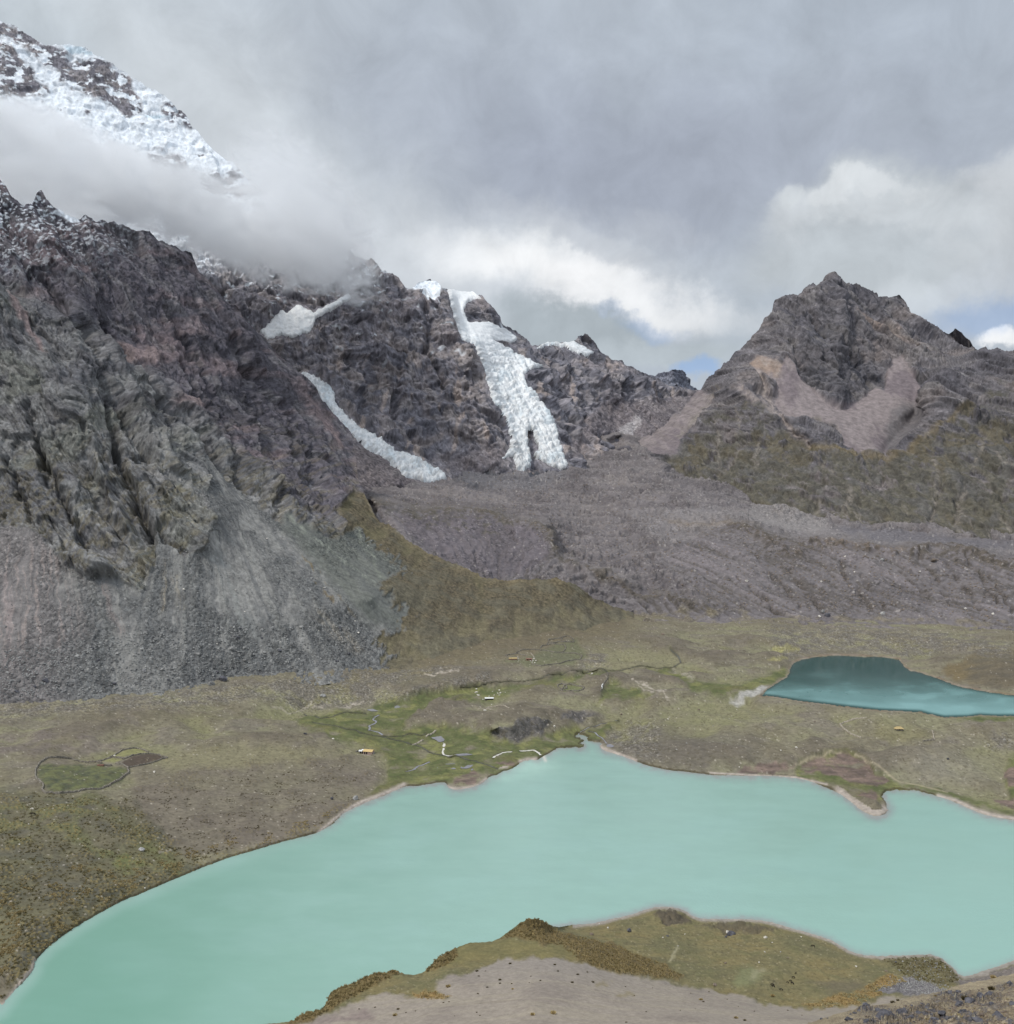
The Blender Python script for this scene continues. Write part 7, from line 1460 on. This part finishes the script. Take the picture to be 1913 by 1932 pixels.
    r0 = [(W.surf(x, y), rng.uniform(.35, 1.0)) for x, y in scatter(tal, 2600, 5)]+[(W.surf(x, y), rng.uniform(.3, .8)) for x, y in scatter([(90, 1070), (300, 1060), (420, 940), (560, 1020), (700, 1200), (600, 1255), (280, 1295), (0, 1310), (0, 1150)], 2200, 6)]
    heap('scree_rubble', r0, M_scree, 'loose grey rubble covering the lower scree', 'rubble')
    r1 = [(M.surf(x, y), rng.uniform(.5, 1.5)) for x, y in scatter([(700, 945), (860, 962), (980, 985), (1050, 1040), (1100, 1068), (1220, 1125), (1340, 1150), (1900, 1172), (1913, 1062), (1600, 1026), (1440, 1004), (1300, 990), (1200, 900), (900, 890)], 2600, 7)]
    heap('moraine_rubble', r1, M_brown, 'loose stones strewn over the moraine', 'rubble')
    r2 = [(G.surf(x, y), rng.uniform(.18, .5)) for x, y in scatter([(0, 1340), (430, 1290), (700, 1262), (1000, 1215), (1350, 1170), (1913, 1190), (1913, 1230), (1700, 1230), (1480, 1240), (1420, 1280), (1150, 1270), (850, 1290), (560, 1330), (0, 1400)], 1500, 8)]
    heap('pasture_stones', r2, M_brown, 'small stones scattered over the upper pasture', 'stones')
    r3 = [(P_.surf(x, y), rng.uniform(.1, .3)) for x, y in scatter([(1750, 1805), (1800, 1830), (1815, 1850), (1700, 1862), (1650, 1862), (1690, 1830)], 260, 9)]+[(P_.surf(x, y), rng.uniform(.12, .3)) for x, y in scatter([(1660, 1866), (1700, 1846), (1800, 1862), (1760, 1876)], 500, 10)]
    heap('shore_stones', r3, M_grey, 'grey stones in the hollow on the promontory', 'stones')
    # ---- tussock grass
    ridge = K5((190, 300), (260, 240), (390, 158), (440, 158), (520, 190), (640, 265), (760, 290), (900, 325), (1050, 355), (1150, 405), (1250, 445), (1380, 505), (1480, 562), (1440, 580), (1200, 560), (1060, 542), (880, 490), (760, 442), (660, 380), (620, 340), (420, 322), (330, 290))
    tussock_field('tussock_grass', P_, scatter(ridge, 1900, 12), M_mixg, 'dense brown tussock grass on the dune of the promontory', 24, .22, .6, 1)
    edge = K7((180, 728), (300, 662), (440, 605), (490, 492), (600, 442), (700, 408), (820, 358), (1000, 333), (1050, 350), (900, 395), (780, 460), (640, 545), (430, 680), (260, 745))
    tussock_field('tussock_grass', P_, scatter(edge, 420, 13)+scatter(K7((1245, 335), (1350, 220), (1490, 150), (1510, 200), (1400, 280), (1290, 320)), 160, 14), M_mixg, 'brown tussock grass fringing the left edge of the promontory', 26, .35, .8, 2)
    gold = K6((420, 765), (640, 705), (860, 672), (890, 622), (1030, 552), (1110, 562), (1160, 600), (1040, 650), (960, 650), (980, 700), (800, 758), (600, 778))
    tussock_field('tussock_grass', P_, scatter(gold, 260, 15)+scatter(K7((1140, 505), (1300, 492), (1440, 530), (1400, 550), (1220, 545)), 50, 16), M_gold, 'golden tussock grass between the meadow and the sand', 30, .3, .7, 3)
    tussock_field('tussock_grass', P_, scatter(K6((980, 440), (1100, 428), (1300, 416), (1400, 445), (1480, 525), (1530, 590), (1420, 630), (1280, 600), (1160, 560), (1080, 500)), 420, 17), M_mixo, 'green tufts on the rough knoll by the water', 24, .25, .5, 4)
    slope = [(-60, 1600), (60, 1500), (240, 1510), (330, 1600), (440, 1600), (330, 1650), (190, 1715), (70, 1800), (50, 1840), (0, 1895), (-60, 1930)]
    tussock_field('tussock_grass', G, scatter(slope, 3000, 18, lambda x, y: .25+.75*float(sstep(-.2, .4, fbm(np.float32(x/38), np.float32(y/26), 3, 21)))), M_mixo, 'olive tussock grass on the left slope above the lake', 18, .35, .85, 5)
    tussock_field('tussock_grass', G, scatter([(-60, 1700), (100, 1640), (330, 1610), (440, 1585), (600, 1545), (640, 1520), (655, 1530), (610, 1562), (520, 1588), (430, 1612), (300, 1664), (180, 1722), (60, 1820), (0, 1895), (-60, 1930)], 1100, 19, lambda x, y: float(sstep(0, .5, fbm(np.float32(x/45), np.float32(y/30), 3, 22)))), M_gold, 'golden tussock grass along the left bank of the lake', 20, .4, .95, 6)
    tussock_field('tussock_grass', G, scatter([(240, 1500), (450, 1450), (690, 1440), (700, 1490), (600, 1560), (430, 1608), (330, 1620)], 700, 20, lambda x, y: float(sstep(.1, .5, fbm(np.float32(x/30), np.float32(y/12), 3, 23)))), M_olive, 'dark tussock patches on the brown hill left of the lake', 18, .35, .7, 7)
    # single tufts on the bare sand
    dark = K5((20, 522), (32, 555), (80, 520), (185, 578), (180, 602), (95, 632), (30, 680), (400, 552), (388, 600), (470, 588), (590, 518), (692, 600), (840, 598), (1130, 688), (1070, 622), (1262, 636), (1215, 806), (1075, 876), (1620, 738), (1566, 784), (1458, 794), (1870, 772), (568, 472), (258, 462), (40, 826), (22, 806), (265, 606), (800, 524), (732, 540), (1530, 678), (1660, 668), (1788, 720))
    for x, y in dark+K7((840, 605), (715, 622), (1090, 650), (1025, 622), (1170, 638), (1480, 683), (1665, 650), (1690, 670), (1670, 500), (1750, 447), (1680, 362), (1660, 322), (1585, 345), (1435, 567), (1390, 575), (1855, 388))+K6((80, 803), (415, 825), (315, 790), (10, 862), (465, 884)):
        tuft(P_, x, y+1.5, rng.choice([3, 3.6, 4.2, 5, 6, 8])*rng.uniform(.85, 1.1), 'dark low tuft of grass dotted on the bare grey sand', M_olive, 'dark tufts on the grey sand', .8)
    for x, y, w, lb in ((*K5((560, 812))[0], 15, 'pale mound shaped tuft in the middle of the sand'), (*K5((412, 828))[0], 12, 'pale flat tuft left of the mound shaped one on the sand'), (*K5((1850, 845))[0], 11, 'tall golden tuft at the right end of the sand'), (*K5((1605, 722))[0], 10, 'straw tuft near the meadow edge of the sand'), (*K5((275, 645))[0], 7, 'small straw tuft high on the sand'), (*K6((205, 693))[0], 11, 'cream coloured tuft at the lower edge of the promontory meadow'), (*K7((1430, 445))[0], 13, 'pale tuft in the notch of the sand'), (*K7((1000, 672))[0], 12, 'straw tuft low on the left of the sand')):
        tuft(P_, x, y+2, w, lb, M_gold)
    # ---- animals on the promontory
    for (x, y), L, rz, lb, m in (((497, 364), 1.9, 2.6, 'black beast with a pale flank grazing alone on the promontory meadow', M_fur), ((348, 616), 1.7, 2.2, 'black beast nearest the sand in the small right herd', M_fur), ((356, 570), 1.5, .2, 'dark beast grazing above the others of the right herd', M_fur), ((337, 594), 1.3, 2.3, 'small dark beast in the middle of the right herd', M_fur), ((368, 543), 1.2, .6, 'topmost small beast of the right herd', M_fur), ((313, 602), 1.1, 2.5, 'brown young beast at the left of the right herd', M_fur), ((205, 632), 1.7, 2.5, 'dark beast leading the left pair on the meadow', M_fur), ((214, 639), 1.5, 2.4, 'dark beast close behind the leader of the left pair', M_fur), ((268, 660), 1.5, 2.6, 'dark beast walking alone near the cream tuft', M_fur)):
        a, b = K6((x, y))[0]; animal(P_, a, b, L*.62, rz, lb, m)
    a, b = K3((178, 1026))[0]; animal(G, a, b, 1.9, .3, 'dark beast grazing on the green slope at the far left', M_fur); a, b = K3((175, 970))[0]; animal(G, a, b, 1.7, 2.9, 'white beast grazing on the green slope at the far left', M_furw)
    # ---- rocks and tufts of the near slope
    big = [((1668, 1922), 44, .8), ((1700, 1914), 30, .7), ((1640, 1928), 34, .6), ((1720, 1926), 26, .7), ((1752, 1906), 18, .8), ((1810, 1896), 22, 1.0), ((1828, 1892), 30, .8), ((1850, 1884), 22, .8), ((1866, 1880), 20, .8), ((1795, 1876), 20, .7), ((1808, 1873), 16, .7), ((1905, 1861), 18, .8), ((1893, 1864), 12, .7), ((1885, 1920), 28, .7), ((1912, 1900), 34, .9), ((1845, 1926), 30, .7), ((1778, 1922), 22, .6), ((1600, 1928), 24, .6), ((1655, 1908), 14, .6), ((1682, 1905), 16, .7), ((1740, 1898), 11, .7), ((1870, 1900), 14, .7), ((1622, 1907), 14, .6), ((1634, 1904), 12, .6), ((1612, 1910), 11, .6), ((1605, 1913), 9, .6), ((1550, 1926), 8, .7), ((1562, 1924), 7, .7), ((1735, 1912), 24, .6), ((1765, 1928), 20, .6), ((1818, 1912), 18, .7), ((1862, 1912), 16, .7)]
    for (x, y), w, tl in big: B(H_, x, y, w, 'dark slate rock jutting from the sandy slope below the camera', M_dark, tl, 'dark rocks on the near slope')
    for x, y in scatter([(1600, 1932), (1660, 1905), (1760, 1892), (1820, 1876), (1913, 1858), (1960, 1860), (1960, 1960), (1620, 1960)], 60, 31): B(H_, x, y, rng.uniform(4, 10), 'dark slate rock jutting from the sandy slope below the camera', rng.choice([M_dark, M_dark, M_brown]), rng.uniform(.6, .9), 'dark rocks on the near slope')
    r4 = [(H_.surf(x, y), rng.uniform(.05, .22)) for x, y in scatter([(1600, 1935), (1660, 1900), (1740, 1890), (1800, 1872), (1913, 1855), (1990, 1850), (1990, 1990), (1600, 1990)], 1500, 32)]
    heap('slope_rubble', r4, M_brown, 'brown rubble between the rocks of the near slope', 'rubble')
    for x, y, w, lb, m in ((*KN((1590, 415))[0], 17, 'round olive tuft on the sandy slope below the lake bay', M_olive), (*KN((1215, 530))[0], 17, 'dark spiky shrub like tuft in the middle of the near slope', M_olive), (*KN((1270, 500))[0], 10, 'small dark tuft right behind the spiky one', M_olive), (*KN((990, 545))[0], 10, 'straw tuft left of the dark spiky one', M_gold), (*KN((480, 670))[0], 8, 'tall thin tuft at the left of the near slope', M_olive), (*KN((200, 560))[0], 12, 'olive tuft at the border of sand and near slope', M_olive), (*KN((275, 550))[0], 8, 'small olive tuft right of the border one', M_olive), (*KN((1620, 205))[0], 14, 'golden tuft high on the bank at the right edge', M_gold), (*KN((800, 490))[0], 9, 'golden tuft by the dark rocks of the upper slope', M_gold)):
        tuft(H_, x, y, w, lb, m, tall=1.2)
    tussock_field('tussock_grass', H_, scatter([(1640, 1925), (1700, 1930), (1770, 1915), (1913, 1875), (1960, 1900), (1960, 1980), (1640, 1980)], 90, 33), M_mixg, 'dry grass sprouting between the rocks of the near slope', 26, .12, .3, 8)

import time as _t
_t0 = _t.time()
def _tick(n): print('BUILD %-14s %.1fs' % (n, _t.time()-_t0))
build_head(); _tick('head')
build_far()
build_east(); _tick('east')
WEST = build_west(); _tick('west')
MOR = build_moraine(); _tick('moraine')
GND = build_ground(); _tick('ground')
PRO = build_promontory(); _tick('promontory')
HIL = build_hillside(); _tick('hillside')
build_water(); _tick('water')
build_things(); _tick("things")
build_mist(); _tick('mist')
